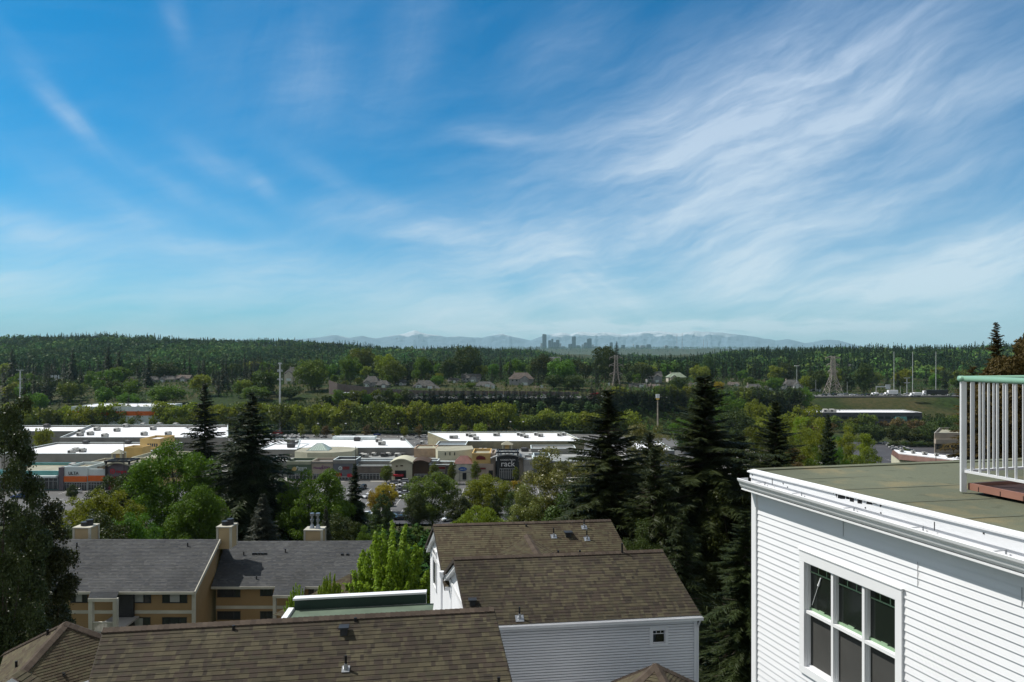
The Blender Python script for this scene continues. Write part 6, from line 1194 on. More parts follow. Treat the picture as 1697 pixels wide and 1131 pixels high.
g = 'cars parked behind the middle white roof'
for i in range(11): car(437+i*7.2+rr.uniform(-1.5, 1.5), 728.5+rr.uniform(-.4, .4), rr.choice(['sedan', 'suv']), rr.choice(['white', 'silver', 'white', 'grey', 'silver']), 90+rr.uniform(-4, 4), 'car in the tight front row behind the small white roof', g)
for i in range(9): car(440+i*7.0+rr.uniform(-1.5, 1.5), 724.3+rr.uniform(-.4, .4), rr.choice(['sedan', 'suv']), rr.choice(['white', 'silver', 'white', 'grey', 'black']), 90+rr.uniform(-4, 4), 'car in the second row behind the small white roof', g)
car(460.5, 720, 'suv', 'red', 0, 'dark red van in the far car park at the left', name='parked_car', s=1.35); car(455, 725, 'sedan', 'red', 5, 'dark red car just below the red van'); car(448, 727, 'sedan', 'white', 10, 'white car left of the front row in the far car park')
for px, py, k, c, r_, lb in ((500, 722.5, 'sedan', 'white', 8, 'white car near the slim tree in the far car park'), (525, 723, 'suv', 'white', 4, 'left white car of two side by side behind the bright roof'), (537, 724.5, 'sedan', 'silver', 4, 'right silver car of two side by side behind the bright roof'), (556, 720.5, 'suv', 'gold', 3, 'yellowish car behind the raised white roof strip'),
  (585, 722.5, 'sedan', 'black', 2, 'black car behind the raised white roof strip'), (607, 717.5, 'suv', 'gold', 0, 'grey gold van under the small tree in the far car park'), (621.5, 712, 'suv', 'gold', 0, 'yellow truck at the far edge of the car park'), (625, 720.5, 'sedan', 'blue', 0, 'blue car in the open part of the far car park'), (663.5, 714.5, 'sedan', 'black', 4, 'small black car near the far car park lamp'), (682.5, 721.5, 'suv', 'black', 0, 'black car left of the right white roof'), (740, 714, 'suv', 'white', 8, 'white van at the right end of the far car park'),
  (693, 724.5, 'sedan', 'silver', 10, 'silver car beside the corner of the right white roof'), (701, 724, 'suv', 'white', 10, 'white car beside the corner of the right white roof')): car(px, py+1.5, k, c, r_, lb, s=1.3 if 'truck' in lb or 'van' in lb else 1.)
for i in range(22): px = 432+i*16+rr.uniform(-3, 3); car(px, 711.8, rr.choice(['sedan', 'suv']), rr.choice(['black', 'grey', 'black', 'white', 'silver']), 90, 'car against the far hedge of the big car park', 'cars along the far hedge')
# front car park
for i in range(9): car(650-i*1.0+rr.uniform(-1, 1), 803+i*4.6, rr.choice(['sedan', 'suv']), ['silver', 'white', 'white', 'grey', 'white', 'black', 'black', 'grey', 'black'][i], 8+rr.uniform(-3, 3), 'car in the receding left column seen between the golden and olive trees', 'cars in the column between the trees')
for i in range(5): car(669.5+rr.uniform(-1, 1), 800+i*6.5, ['suv', 'sedan', 'suv', 'sedan', 'sedan'][i], ['silver', 'white', 'grey', 'silver', 'white'][i], 5+rr.uniform(-3, 3), 'car in the right column below the red awning', 'cars below the red awning')
for px, py, k, c, r_, lb in ((601, 811, 'suv', 'black', 80, 'black pickup standing left of the golden tree'), (609, 825, 'sedan', 'white', 60, 'white car low left of the golden tree'), (123, 817.5, 'suv', 'white', 12, 'white car in front of the orange banded shop'), (56, 818.5, 'sedan', 'white', 5, 'white car in front of the teal glass store'), (30, 826, 'sedan', 'blue', 5, 'dark blue car among the branches at the left'), (832, 797.5, 'suv', 'grey', 70, 'grey car in front of the dark arched entrance'),
  (833, 832, 'sedan', 'red', 5, 'dark red car right of the yellow olive tree'), (384, 815, 'sedan', 'white', 10, 'white car in a gap between the firs'), (606, 855, 'sedan', 'white', 0, 'white car in the shade left of the bright maple')): car(px, py, k, c, r_, lb)
for px, Y, c, r_, lb in ((743.5, 203.5, 'white', 28, 'white car on the road above the gabled roof ridge'), (664, 205, 'black', 5, 'black car on the shaded road left of the white one'), (648, 207, 'black', 5, 'black car farther left on the shaded road'), (590, 205, 'grey', 0, 'grey car on the road behind the bright maple')): car(px, 0, 'sedan', c, r_, lb, z=2.92, Y=Y)
# right car park
k_ = 0
for i in range(5): car(1476+i*4.2, 740+i*3.2, rr.choice(['sedan', 'suv']), ['white', 'white', 'silver', 'grey', 'blue'][i], 158, 'car in the near diagonal row of the right car park', 'cars in the near diagonal row')
for i in range(7): car(1491+i*4.0, 740.5+i*2.0, rr.choice(['sedan', 'suv']), ['white', 'grey', 'white', 'silver', 'silver', 'black', 'grey'][i], 158, 'car in the far diagonal row of the right car park', 'cars in the far diagonal row')
car(1467.5, 736, 'sedan', 'white', 175, 'white car alone at the left of the right car park')
for i in range(6): car(1501+i*6, 737.2, 'suv', 'black', 0, 'dark car parked along the hedge of the right car park', 'dark cars along the right hedge')
# highway traffic
n_ = 0
for px in [1366, 1374, 1382, 1392, 1401, 1412, 1420, 1430, 1437, 1452, 1462, 1474, 1488, 1503, 1512, 1548, 1580, 1612, 1648, 1690]:
    Y, z = hz(px); o_ = rr.choice([-7, -3.5, 0]); car(px, 0, rr.choice(['sedan', 'suv']), rr.choice(['white', 'silver', 'grey', 'black', 'white', 'white']), rr.uniform(-2, 2), 'car in the traffic on the raised highway at the right', 'traffic on the right highway', z=z+.01, Y=Y+o_, name='car')
for px in [592, 604, 612, 626, 633, 640, 654, 664, 676, 690, 706, 724, 765, 780, 795, 812, 830, 850, 870, 900, 925, 950, 1000]:
    Y, z = hz(px); o_ = rr.choice([-7, -3.5, 0]); car(px, 0, rr.choice(['sedan', 'suv']), rr.choice(['white', 'silver', 'grey', 'black', 'white']), rr.uniform(-2, 2), 'car in the traffic below the sound wall', 'traffic below the sound wall', z=z+.01, Y=Y+o_, name='car')
def truck(px, L, H, Hc, bc, cc, label, off=0, flip=1, name='truck'):
    Y, z = hz(px); Y += off; x = PX(px, Y); z += .02; e = thing(name, label, 'truck', (x, Y, z)); b = MB(); cab = 2.6*flip
    xa, xb = sorted((x-L/2*flip+cab*1.15, x+L/2*flip)); b.box(xa, xb, Y-1.25, Y+1.25, z+1.1, z+H); b.build('cargo_box', bc, e); c = MB(); xa, xb = sorted((x-L/2*flip, x-L/2*flip+cab)); c.box(xa, xb, Y-1.2, Y+1.2, z+.6, z+Hc*.55)
    xa, xb = sorted((x-L/2*flip+cab*.35, x-L/2*flip+cab)); c.box(xa, xb, Y-1.15, Y+1.15, z+Hc*.55+.002, z+Hc); c.build('cab', cc, e); g_ = MB(); g_.box(xa+.2, xb-.5, Y-1.17, Y-1.152, z+Hc*.6, z+Hc*.88); g_.build('side_window', HGLASS, e); w_ = MB()
    for u_ in ((-.44, -.1, .32, .42) if L > 10 else (-.36, .3)):
        for s in (-1, 1): w_.tube((x+L*u_*flip, Y+s*1.0, z+.5), (x+L*u_*flip, Y+s*1.28, z+.5), .5, n=12)
        
    w_.build('wheels', TYRE, e); f = MB(); f.box(x-L*.42, x+L*.45, Y-.5, Y+.5, z+.7, z+1.08); f.build('chassis', DMETAL, e)
truck(1476, 10.5, 4.3, 2.6, WHITE, WHITE, 'white box truck near the overhead highway sign', -7); truck(1549, 20, 4.3, 3.6, DMETAL, WHITE, 'semi truck with a long dark trailer and a white cab', -7)
truck(1449, 5.5, 2.6, 2.2, WHITE, WHITE, 'white van left of the overhead highway sign', -7, name='van'); truck(1517, 9, 3.2, 2.8, WHITE, WHITE, 'white motorhome on the slope below the highway', -22); truck(1654, 12, 3.8, 3.2, bpy.data.materials['car_paint_silver'], mat('red_cab', (.5, .02, .04)), 'truck with a red cab seen through the railing', -7); truck(1640, 6, 2.6, 2.2, bpy.data.materials['car_paint_blue'], WHITE, 'small dark blue truck seen through the railing', -3)
truck(574, 13, 3.8, 3.0, WHITE, WHITE, 'long white trailer below the left end of the sound wall', -2)
for px in (985, 1017): Y, z = hz(px); truck(px, 7, 3.0, 2.6, REDB, REDB, 'red truck %s the left pylon, just above the dark fir top' % ('left of' if px < 1000 else 'below'), 2)
# ------------------------------------------------------------------ poles, masts and pylons
def pole(px, yt, Y, r, m, label, name='pole', cat='pole', yb=None, arms=(), head=None, antenna=0):
    x = PX(px, Y); zb = G(x, Y) if yb is None else PZ(yb, Y); zt = PZ(yt, Y); e = thing(name, label, cat, (x, Y, zb)); mb = MB(); mb.tube((x, Y, zb-1), (x, Y, zt), r, r*.6, 8); mb.build('shaft', m, e)
    for za, w_ in arms: a = MB(); z = PZ(za, Y); a.box(x-w_, x+w_, Y-.1, Y+.1, z-.12, z+.12); [a.box(x+s*w_*k-.15, x+s*w_*k+.15, Y-.15, Y+.15, z-.9 if antenna else z+.13, z-.13 if antenna else z+.4) for s in (-1, 1) for k in (.5, 1)]; a.build('crossarm', m, e)
    if head: h = MB(); h.box(x-head, x+head, Y-.5, Y+.5, zt, zt+.5); h.build('lamp_head', mat('lamp_head_'+str(px), (.7, .7, .68)), e)
GALV = mat('pale_steel', (.5, .53, .55), .5); WOODP = mat('weathered_pole', (.07, .06, .055), .9); CONCP = mat('tan_pole', (.28, .25, .2), .8)
pole(33.5, 613.5, 455, .65, GALV, 'tall white monopole mast with three short crossarms at the left', 'cell_mast', 'mast', arms=((614, 2.4), (629, 1.5), (643.5, 1.5))); pole(464, 602, 455, .8, GALV, 'tall white monopole mast with antenna rings left of the centre', 'cell_mast', 'mast', arms=((601.5, 1.0), (613, 1.5), (614.5, 1.5), (628, 1.7)), antenna=1)
x, Y = PX(91, 640), 640; e = thing('cell_mast', 'short mast with a cluster of white panel antennas poking above round trees', 'mast', (x, Y, G(x, Y))); mb = MB(); mb.tube((x, Y, G(x, Y)), (x, Y, PZ(622, Y)), .5, .4, 8); mb.build('shaft', GALV, e)
for yy in (624.5, 630.5):
    for i in range(7): a = 2*math.pi*i/7; mb = MB(); cx_, cy2 = x+3.2*math.cos(a), Y+3.2*math.sin(a); mb.box(cx_-.25, cx_+.25, cy2-.2, cy2+.2, PZ(yy, Y)-1.2, PZ(yy, Y)+1.4); mb.tube((x, Y, PZ(yy, Y)), (cx_, cy2, PZ(yy, Y)), .08, n=4); mb.build('panel_antenna', GALV, e)
mb = MB(); mb.box(x+3, x+9, Y-.3, Y+.3, PZ(627.3, Y), PZ(626.5, Y)); mb.build('side_arm', GALV, e)
def pylon(px, yt, yb, Y, wb, label, arms):
    x = PX(px, Y); zb, zt = PZ(yb, Y), PZ(yt, Y); H = zt-zb; e = thing('transmission_pylon', label, 'pylon', (x, Y, zb)); zg = G(x, Y)-1
    def wd2(u_): return wb+(3.6-wb)*u_/.5 if u_ < .5 else 3.6-1.4*(u_-.5)/.5
    us = [0, .16, .3, .43, .53, .62, .7, .78, .86, .93, 1.]; mb = MB(); R_ = .2
    def cor(u_): h_ = wd2(u_)/2; return [Vector((x+sx*h_, Y+sy*h_, zb+H*u_)) for sx, sy in ((-1, -1), (1, -1), (1, 1), (-1, 1))]
    for a, b in zip(us, us[1:]):
        A_, B_ = cor(a), cor(b)
        for i in range(4): j = (i+1) % 4; mb.tube(A_[i], B_[i], R_, n=4); mb.tube(A_[i], B_[j], R_*.55, n=4); mb.tube(A_[j], B_[i], R_*.55, n=4); mb.tube(B_[i], B_[j], R_*.5, n=4)
    for c in cor(0): mb.tube((c.x, c.y, zg-8), c, R_, n=4)
    mb.build('lattice_tower', PYL, e)
    for u_, w_ in arms:
        a = MB(); h_ = wd2(u_)/2; z = zb+H*u_
        for s in (-1, 1):
            t_ = Vector((x+s*w_, Y, z+.4))
            for c in ((x+s*h_, Y-h_, z), (x+s*h_, Y+h_, z), (x+s*h_, Y, z+2.0)): a.tube(c, t_, .24, n=4)
            a.tube(t_, t_-Vector((0, 0, 1.8)), .2, n=5)
        a.build('crossarm', PYL, e)
pylon(1021, 589, 655, 600, 9.5, 'steel lattice pylon at the centre right, in front of the tall fir', ((.52, 5.5), (.74, 6), (.93, 5.5)))
pylon(1380.5, 591, 657, 560, 13, 'steel lattice pylon at the right beside the highway', ((.62, 4), (.78, 5), (.95, 6)))
for px, yt, w_ in ((1481.5, 583, 0), (1512.5, 583.5, 0), (1551, 583, 0)): pole(px, yt, 600, .3, GALV, '%s of three tall thin poles rising behind the highway at the right' % {1481.5: 'left', 1512.5: 'middle', 1551: 'right'}[px], 'tall_pole', 'pole')
pole(1090, 660, 345, .42, CONCP, 'tan floodlight pole standing between the two big firs', 'floodlight_pole', 'lamp post', yb=705)
x, Y = PX(1090, 345), 345; mb = MB(); z = PZ(656, Y); mb.box(x-.9, x+.9, Y-.5, Y+.5, z-1.2, z+.7); mb.box(x-.7, x+.7, Y-.3, Y+.3, z-2.0, z-1.25, 1); e = thing('floodlight_cluster', 'cluster of pale floodlights on the tan pole', 'floodlight', (x, Y, z-2)); mb.build('lamp_housing', [GALV, bpy.data.materials['yellow_paint']], e)
pole(1503, 626, 555, .3, GALV, 'highway light mast with two ring heads at the right', 'highway_lamp', 'lamp post', arms=((627, 2.4), (635, 2.2))); pole(1320.5, 607, 600, .3, GALV, 'light mast with a pale head left of the right pylon', 'highway_lamp', 'lamp post', head=2.)
pole(1452, 640, 552, .3, GALV, 'post of the overhead highway sign', 'sign_post', 'sign', yb=656); Y = 552; mb = MB(); mb.box(PX(1452, Y), PX(1476, Y), Y-.2, Y+.2, PZ(642, Y), PZ(640.5, Y)); tag(top(mb, 'gantry_arm', GALV, (PX(1460, Y), Y, PZ(642, Y))), 'horizontal arm of the overhead highway sign', 'sign')
mb = MB(); mb.box(PX(1467, Y), PX(1475, Y), Y-.5, Y-.25, PZ(645, Y), PZ(637.5, Y)); tag(top(mb, 'highway_sign', GALV, (PX(1471, Y), Y, PZ(645, Y))), 'pale back of a highway sign panel above the white box truck', 'sign')
for px, yt, Y in ((1404, 633, 560), (1492, 640, 556), (1352, 630, 580)): pole(px, yt, Y, .15, GALV, 'slim street lamp post behind the highway at the right', 'street_lamp', 'lamp post')
Y = 235
for px, yt, lb in ((205.5, 730, 'dark utility pole in front of the entrance with the red emblem'), (589.5, 740, 'dark utility pole in front of the slate shop front')): pole(px, yt, Y, .16, WOODP, lb, 'utility_pole', 'utility pole')
pole(1551, 742, 240, .15, WOODP, 'dark utility pole in front of the long low white roof', 'utility_pole', 'utility pole')
pole(646.5, 826, 222, .1, DMETAL, 'thin lamp post in the front car park by the golden tree', 'lot_lamp', 'lamp post', yb=870); pole(762, 776, 276, .09, DMETAL, 'thin lamp post in front of the blue oval sign', 'lot_lamp', 'lamp post', head=.0); pole(845, 805, 260, .09, DMETAL, 'thin lamp post in front of the dark arched entrance', 'lot_lamp', 'lamp post')
for px in (527, 573, 660, 846, 867): pole(px, 703 if px < 700 else 700, 420, .1, DMETAL, 'slim dark lamp post in the far car park', 'lot_lamp', 'lamp post', head=.5); bpy.context.scene['x'] = 0
for o in [o for o in bpy.data.objects if o.name.startswith('lot_lamp') and o.get('label', '').startswith('slim dark')]: o['group'] = 'lamp posts of the far car park'
for o in [o for o in bpy.data.objects if o.name.startswith('street_lamp')]: o['group'] = 'street lamps behind the highway'
del bpy.context.scene['x']
# ------------------------------------------------------------------ trees: near and middle distance, one by one
TR = [  # kind, lod, leaf, px, top y, width px, Y, label
('round', 'near', 'left', 5, 640, 155, 27, 'nearest leafy tree with glossy dark leaves at the left edge'), ('round', 'near', 'left', 38, 805, 178, 31, 'lower dark leafy tree in front of the tan apartments'),
('cypress', 'mid', 'dark', 105, 968, 38, 40, 'slim dark cypress in front of the apartment porch'),
('round', 'hi', 'yellow', 165, 812, 150, 100, 'yellow green tree behind the left chimney'), ('round', 'hi', 'dark', 205, 785, 120, 150, 'dark brownish tree in front of the entrance with the red emblem'), ('round', 'hi', 'dark', 150, 850, 160, 84, 'shaded tree low behind the left apartment roof'), ('round', 'hi', 'maple', 215, 850, 110, 90, 'green tree right of the left chimney'),
('round', 'hi', 'maple', 290, 727, 165, 118, 'large bright green maple beside the two dark firs'), ('egg', 'hi', 'maple', 330, 800, 110, 100, 'lower green crown in front of the large maple'), ('ragfir', 'hi', 'fir', 339, 634, 100, 140, 'tall ragged dark fir, left of the pair left of the centre'), ('ragfir', 'hi', 'fir', 392, 705, 130, 122, 'shorter dark fir between the pair of tall firs'), ('round', 'hi', 'dark', 462, 800, 90, 118, 'dark leafy tree right of the tall dark firs'), ('ragfir', 'hi', 'fir', 418, 650, 185, 115, 'tall dark fir, right of the pair left of the centre'),
('round', 'hi', 'dark', 440, 780, 130, 125, 'dark shaded crown behind the blue green spruce'), ('round', 'hi', 'maple', 525, 777, 135, 112, 'rounded bright green maple in front of the green shop front'), ('fir', 'hi', 'fir', 588, 768, 60, 118, 'dark narrow fir right of the rounded maple'), ('round', 'hi', 'dark', 560, 820, 110, 130, 'dark crown under the narrow fir'),
('egg', 'hi', 'dark', 372, 838, 40, 76, 'small dark tree just behind the centre chimney'), ('spruce', 'hi', 'spruce', 436, 818, 105, 80, 'blue green spruce behind the grey apartment roof'), ('spruce', 'hi', 'spruce', 540, 838, 48, 78, 'small spruce behind the chimney with two silver flues'), ('cone', 'hi', 'poplar', 634, 812, 46, 150, 'narrow green tree in front of the receding car column'),
('round', 'hi', 'olive', 716, 779, 105, 185, 'large olive tree in front of the brown gabled shop'), ('round', 'hi', 'yellow', 808, 782, 95, 190, 'large yellow olive tree in front of the blue oval sign'), ('egg', 'hi', 'dark', 690, 815, 45, 175, 'slim dark green tree left below the olive tree'), ('egg', 'hi', 'dark', 763, 822, 50, 178, 'dark bushy tree between the olive and the yellow olive trees'), ('cone', 'hi', 'dark', 820, 812, 34, 165, 'dark pointed tree in front of the yellow olive tree'), ('round', 'hi', 'yellow', 795, 840, 100, 120, 'low yellow green tree just above the roof ridge'), ('round', 'mid', 'gold', 640, 798, 48, 225, 'golden yellow tree in the front car park'), ('round', 'mid', 'gold', 622, 808, 34, 215, 'second golden tree left of the first in the front car park'),
('round', 'hi', 'birch', 930, 738, 160, 95, 'broad pale olive tree left of the big firs'), ('round', 'hi', 'birch', 880, 800, 90, 90, 'lower olive crown above the roof ridge'), ('egg', 'hi', 'dark', 862, 800, 60, 140, 'dark tree between the yellow olive and the pale olive trees'), ('round', 'hi', 'birch', 1075, 698, 120, 105, 'pale leaved tree showing between the two big firs'), ('round', 'hi', 'birch', 1035, 770, 110, 98, 'lower pale leaved crown between the two big firs'),
('ragfir', 'near', 'firn', 1008, 644, 290, 62, 'big dark fir right of the centre'), ('ragfir', 'near', 'firn', 1168, 622, 440, 64, 'biggest dark fir, its top below the far conifer ridge'), ('ragfir', 'near', 'firn', 1285, 664, 260, 72, 'dark fir left of the white sided building'), ('ragfir', 'hi', 'firn', 1225, 715, 230, 66, 'dark fir filling the gap left of the white sided building'), ('round', 'hi', 'dark', 1120, 790, 200, 70, 'dark leafy mass between the trunks of the big firs'), ('round', 'hi', 'dark', 1215, 800, 160, 60, 'dark leafy mass just left of the white sided building'), ('round', 'hi', 'olive', 1265, 705, 110, 150, 'dull olive tree between the firs at the right'), ('ragfir', 'hi', 'firn', 1075, 715, 230, 70, 'dark fir midway between the two biggest firs'), ('ragfir', 'hi', 'firn', 955, 800, 170, 66, 'dark fir at the left foot of the big firs'), ('ragfir', 'hi', 'firn', 1085, 740, 260, 56, 'dark lower fir filling the gap between the big firs'),
('ragfir', 'near', 'firn', 1235, 845, 200, 36, 'dark fir close to the corner of the white sided building'), ('ragfir', 'hi', 'firn', 1130, 850, 170, 44, 'shaded fir right of the farther brown roof'), ('round', 'hi', 'dark', 612, 850, 80, 150, 'dark tree above the bright maple beside the shaded road'), ('round', 'hi', 'dark', 560, 845, 90, 90, 'dark tree between the small spruce and the bright maple'), ('round', 'hi', 'maple', 610, 868, 60, 80, 'small green tree just behind the bright maple'), ('round', 'hi', 'dark', 1060, 860, 110, 52, 'dark shrubby tree behind the end of the farther brown roof'),
('spruce', 'hi', 'fir', 1372, 686, 72, 130, 'dark layered conifer above the flat roof'), ('round', 'hi', 'yellow', 1350, 690, 80, 170, 'yellow green tree left of the layered conifer'), ('egg', 'hi', 'lime', 1437, 716, 56, 190, 'bright lime rounded tree above the flat roof'), ('round', 'hi', 'yellow', 1408, 703, 70, 210, 'yellow green tree between the conifer and the lime tree'), ('round', 'mid', 'olive', 1320, 700, 80, 200, 'olive tree right of the dark firs'), ('egg', 'hi', 'brown', 1315, 738, 70, 120, 'brownish tree behind the corner of the flat roof'), ('bush', 'mid', 'olive', 1418, 752, 60, 170, 'olive bush at the foot of the lime tree'), ('round', 'mid', 'yellow', 1290, 668, 90, 260, 'yellow green tree behind the dark firs at the right'), ('round', 'mid', 'yellow', 1335, 668, 70, 300, 'yellow tree below the highway left of the dark office'),
('egg', 'near', 'firtip', 1702, 550, 150, 17, 'near brownish conifer rising above the green rail at the right edge'), ('ragfir', 'hi', 'firtip', 1651, 533, 80, 17.6, 'pointed brownish conifer leader left of the clump above the green rail'), ('ragfir', 'hi', 'firtip', 1612, 606, 130, 60, 'brownish conifer just left of the railing post'), ('ragfir', 'hi', 'firn', 1668, 640, 220, 66, 'dark conifer seen through the railing'), ('round', 'hi', 'dark', 980, 800, 190, 85, 'dark leafy mass behind the left one of the big firs'), ('round', 'hi', 'dark', 1150, 765, 230, 95, 'dark leafy mass far behind the biggest fir'),
('shoots', 'hi', 'lime', 645, 862, 175, 43, 'bright green maple with upright shoots left of the white gables'), ('shoots', 'hi', 'lime', 545, 948, 62, 40, 'small bright green maple beyond the green parapet'), ('shoots', 'hi', 'lime', 492, 965, 50, 37, 'smaller bright green shoots at the left end of the green parapet')]
for k, l, m_, px, yt, w_, Y, lb in TR:
    b = None
    if k == 'shoots': b = G(PX(px, Y), Y)+3 if px > 600 else PZ(1060, Y)
    if px == 1702: b = PZ(800, Y)
    if px == 1651: b = PZ(760, Y)
    if px == 1668: b = PZ(980, Y)
    if px == 1612: b = PZ(900, Y)
    if px == 1235: b = 34
    if px == 8: b = 41
    tree(k, l, m_, px, yt, w_, Y, lb, base=b, seed=(px*7) % 2)
for px, yt, w_, lb in ((640, 770, 24, 'small street tree left of the red awning'), (720, 765, 20, 'small street tree in front of the brown gabled shop'), (749, 764, 17, 'small street tree left of the blue oval sign'), (788, 763, 20, 'small street tree right of the blue oval sign'), (100, 785, 18, 'small street tree left of the orange band'), (136, 784, 22, 'small street tree in front of the orange band'), (855, 773, 14, 'small slim street tree at the right of the dark arched entrance')): tree('egg', 'mid', 'olive', px, yt, w_, 276, lb)
tree('bush', 'mid', 'gold', 855, 796, 26, 262, 'orange yellow shrub right of the dark arched entrance', cat='shrub'); tree('bush', 'mid', 'brown', 667, 851, 24, 214, 'dark red brown shrub above the shaded road', cat='shrub')
tree('bush', 'mid', 'yellow', 72, 709, 36, 360, 'yellow green tree growing between the white roofed stores at the left'); tree('egg', 'mid', 'dark', 120, 802, 20, 240, 'dark slim tree in front of the teal glass store')
# belt of spring green trees behind the far car park
rr = random.Random(21); lab = 'yellow green tree in the planted row behind the far car park'; gp_ = 'row of spring green trees'
px = 20.
while px < 1040:
    if not (55 < px < 66 or 208 < px < 222 or 330 < px < 350 and 0):
        m_ = rr.choice(['yellow', 'yellow', 'olive', 'yellow']); t_ = 665+rr.uniform(-4, 8) if px < 860 else 680+rr.uniform(-4, 6); tree('round', 'far', m_, px, t_, rr.uniform(38, 48), 452+rr.uniform(-4, 6), lab, gp_)
    px += rr.uniform(19, 25)
for px in (113, 204, 217, 254, 269, 284, 299, 40, 48, 310): tree('bush', 'far', 'olive', px, 691 if px != 113 else 689, 15, 440, 'clipped round bush behind the rear edge of the white roofs', 'clipped round bushes', cat='shrub')
for px, yt in ((66, 668), (135, 661), (180, 670), (228, 668), (252, 664), (213, 655), (470, 660), (480, 672), (12, 650), (98, 665)): tree('fir', 'far', 'fir', px, yt, 22, 458, 'dark conifer standing among the spring green row', 'dark conifers in the green row')
for i in range(26): px = 640+i*14.5+rr.uniform(-5, 5); tree('poplar', 'far', 'poplar', px, 667+rr.uniform(-5, 8), rr.uniform(9, 13), 472+rr.uniform(-4, 4), 'slim young poplar behind the spring green row', 'slim poplars')
for i in range(78): px = 688+i*8.3+rr.uniform(-4, 4); tree('fir', 'far', 'fir', px, (646 if px < 960 else 641)+rr.uniform(-5, 6), rr.uniform(20, 27), 487+rr.uniform(-3, 3), 'small dark conifer in the line below the highway', 'dark conifer line below the highway')
for px in (440, 560, 608, 695, 670, 540, 745, 500, 524, 738, 768): tree('egg', 'far', 'brown' if px in (608, 540, 695) else 'yellow', px, 703+rr.uniform(-2, 3), 14, 420, 'small tree on an island of the far car park', 'small trees of the far car park')
tree('round', 'far', 'yellow', 795, 699, 26, 405, 'yellow tree right of the white van in the far car park')
tree('round', 'hi', 'olive', 480, 800, 70, 125, 'dim olive tree between the firs and the rounded maple')
for i in range(20): px = 1030+i*16+rr.uniform(-5, 5); m_ = rr.choice(['dark', 'olive', 'maple', 'dark', 'yellow']); tree('round' if i % 3 else 'egg', 'far', m_, px, rr.uniform(636, 648), rr.uniform(26, 40), 500+rr.uniform(-6, 3), 'leafy tree screening the highway between the two pylons', 'trees screening the highway')
for i in range(11): px = 545+i*13+rr.uniform(-5, 5); m_ = rr.choice(['dark', 'olive', 'maple']); tree('round', 'far', m_, px, rr.uniform(641, 655), rr.uniform(20, 32), 484+rr.uniform(-4, 4), 'leafy tree in front of the left part of the sound wall', 'trees in front of the sound wall')
for px, yt, m_, w_, Y in ((1328, 688, 'lime', 50, 230), (1300, 712, 'yellow', 50, 180), (1385, 722, 'maple', 44, 160), (1345, 738, 'maple', 50, 120), (1290, 735, 'dark', 60, 110)): tree('round', 'hi', m_, px, yt, w_, Y, {1328: 'lime green tree left of the layered conifer above the flat roof', 1300: 'yellow green crown just over the corner of the flat roof', 1385: 'fresh green crown right of the layered conifer foot', 1345: 'low fresh green crown peeping over the flat roof edge', 1290: 'dark low crown behind the flat roof corner'}[px])
# long hedge
mb = []; rng = np.random.default_rng(4); n = 9000; hx = rng.uniform(PX(425, 449), PX(1010, 449), n); P_ = np.stack([hx, 449+rng.uniform(-.8, .8, n), rng.uniform(0, 1.5, n)], 1); V = quads(rng, P_, unit(rng.normal(size=(n, 3))), .28)
o = bpy.data.objects.new('hedge', npmesh('hedge', V, None, LM['dark'], 4)); col.objects.link(o); tag(o, 'long low dark hedge along the far edge of the car park', 'hedge')
mb = MB(); 
for i in range(120): x = PX(425, 453)+i*2.0; mb.box(x, x+.12, 453, 453.12, 0, 1.3)
mb.box(PX(425, 453), PX(425, 453)+240, 452.95, 453, 1.1, 1.3); tag(top(mb, 'fence', GALV, (0, 453, 0)), 'low pale fence behind the long hedge', 'fence')
# ------------------------------------------------------------------ the wood beyond: single trees
BIG = [('round', 'dark', 772, 572, 62, 660), ('round', 'dark', 1003, 571, 50, 640), ('fir', 'fir', 1022, 566, 26, 630), ('round', 'olive', 516, 594, 66, 560), ('round', 'maple', 580, 588, 48, 600), ('round', 'yellow', 640, 585, 46, 640), ('round', 'olive', 600, 575, 56, 720), ('egg', 'maple', 700, 590, 34, 650), ('egg', 'dark', 745, 592, 34, 640), ('round', 'maple', 930, 592, 60, 590), ('egg', 'dark', 900, 585, 40, 640), ('round', 'dark', 918, 620, 40, 560), ('round', 'dark', 950, 622, 44, 555),
 ('round', 'dark', 270, 600, 55, 720), ('round', 'maple', 160, 614, 40, 640), ('round', 'dark', 62, 625, 66, 560), ('round', 'maple', 60, 650, 50, 500), ('round', 'maple', 275, 638, 70, 520), ('round', 'dark', 115, 628, 44, 560), ('fir', 'fir', 246, 590, 24, 640), ('round', 'maple', 212, 650, 44, 500), ('egg', 'maple', 172, 640, 34, 520), ('round', 'maple', 440, 612, 60, 560), ('round', 'maple', 425, 640, 60, 520), ('round', 'dark', 480, 640, 46, 520),
 ('round', 'dark', 1060, 600, 50, 640), ('egg', 'poplar', 1172, 588, 26, 700), ('round', 'yellow', 1160, 604, 44, 640), ('round', 'dark', 1125, 624, 40, 560), ('egg', 'dark', 1432, 600, 34, 580), ('egg', 'dark', 1356, 612, 30, 590), ('round', 'gold', 1190, 632, 22, 560), ('round', 'maple', 1285, 625, 34, 600), ('round', 'maple', 1255, 630, 30, 600), ('round', 'dark', 1300, 600, 40, 700), ('round', 'maple', 780, 634, 24, 562), ('round', 'yellow', 1340, 622, 34, 600), ('round', 'maple', 725, 622, 28, 590), ('round', 'olive', 655, 596, 44, 600), ('round', 'maple', 1160, 650, 40, 480), ('round', 'maple', 1210, 655, 60, 440), ('round', 'maple', 1165, 676, 50, 400), ('round', 'yellow', 1250, 660, 50, 420), ('round', 'dark', 1220, 672, 60, 380), ('round', 'maple', 1130, 690, 50, 360), ('fir', 'fir', 120, 580, 26, 700), ('fir', 'fir', 180, 574, 28, 700), ('fir', 'fir', 198, 582, 28, 690), ('fir', 'fir', 20, 578, 28, 700)]
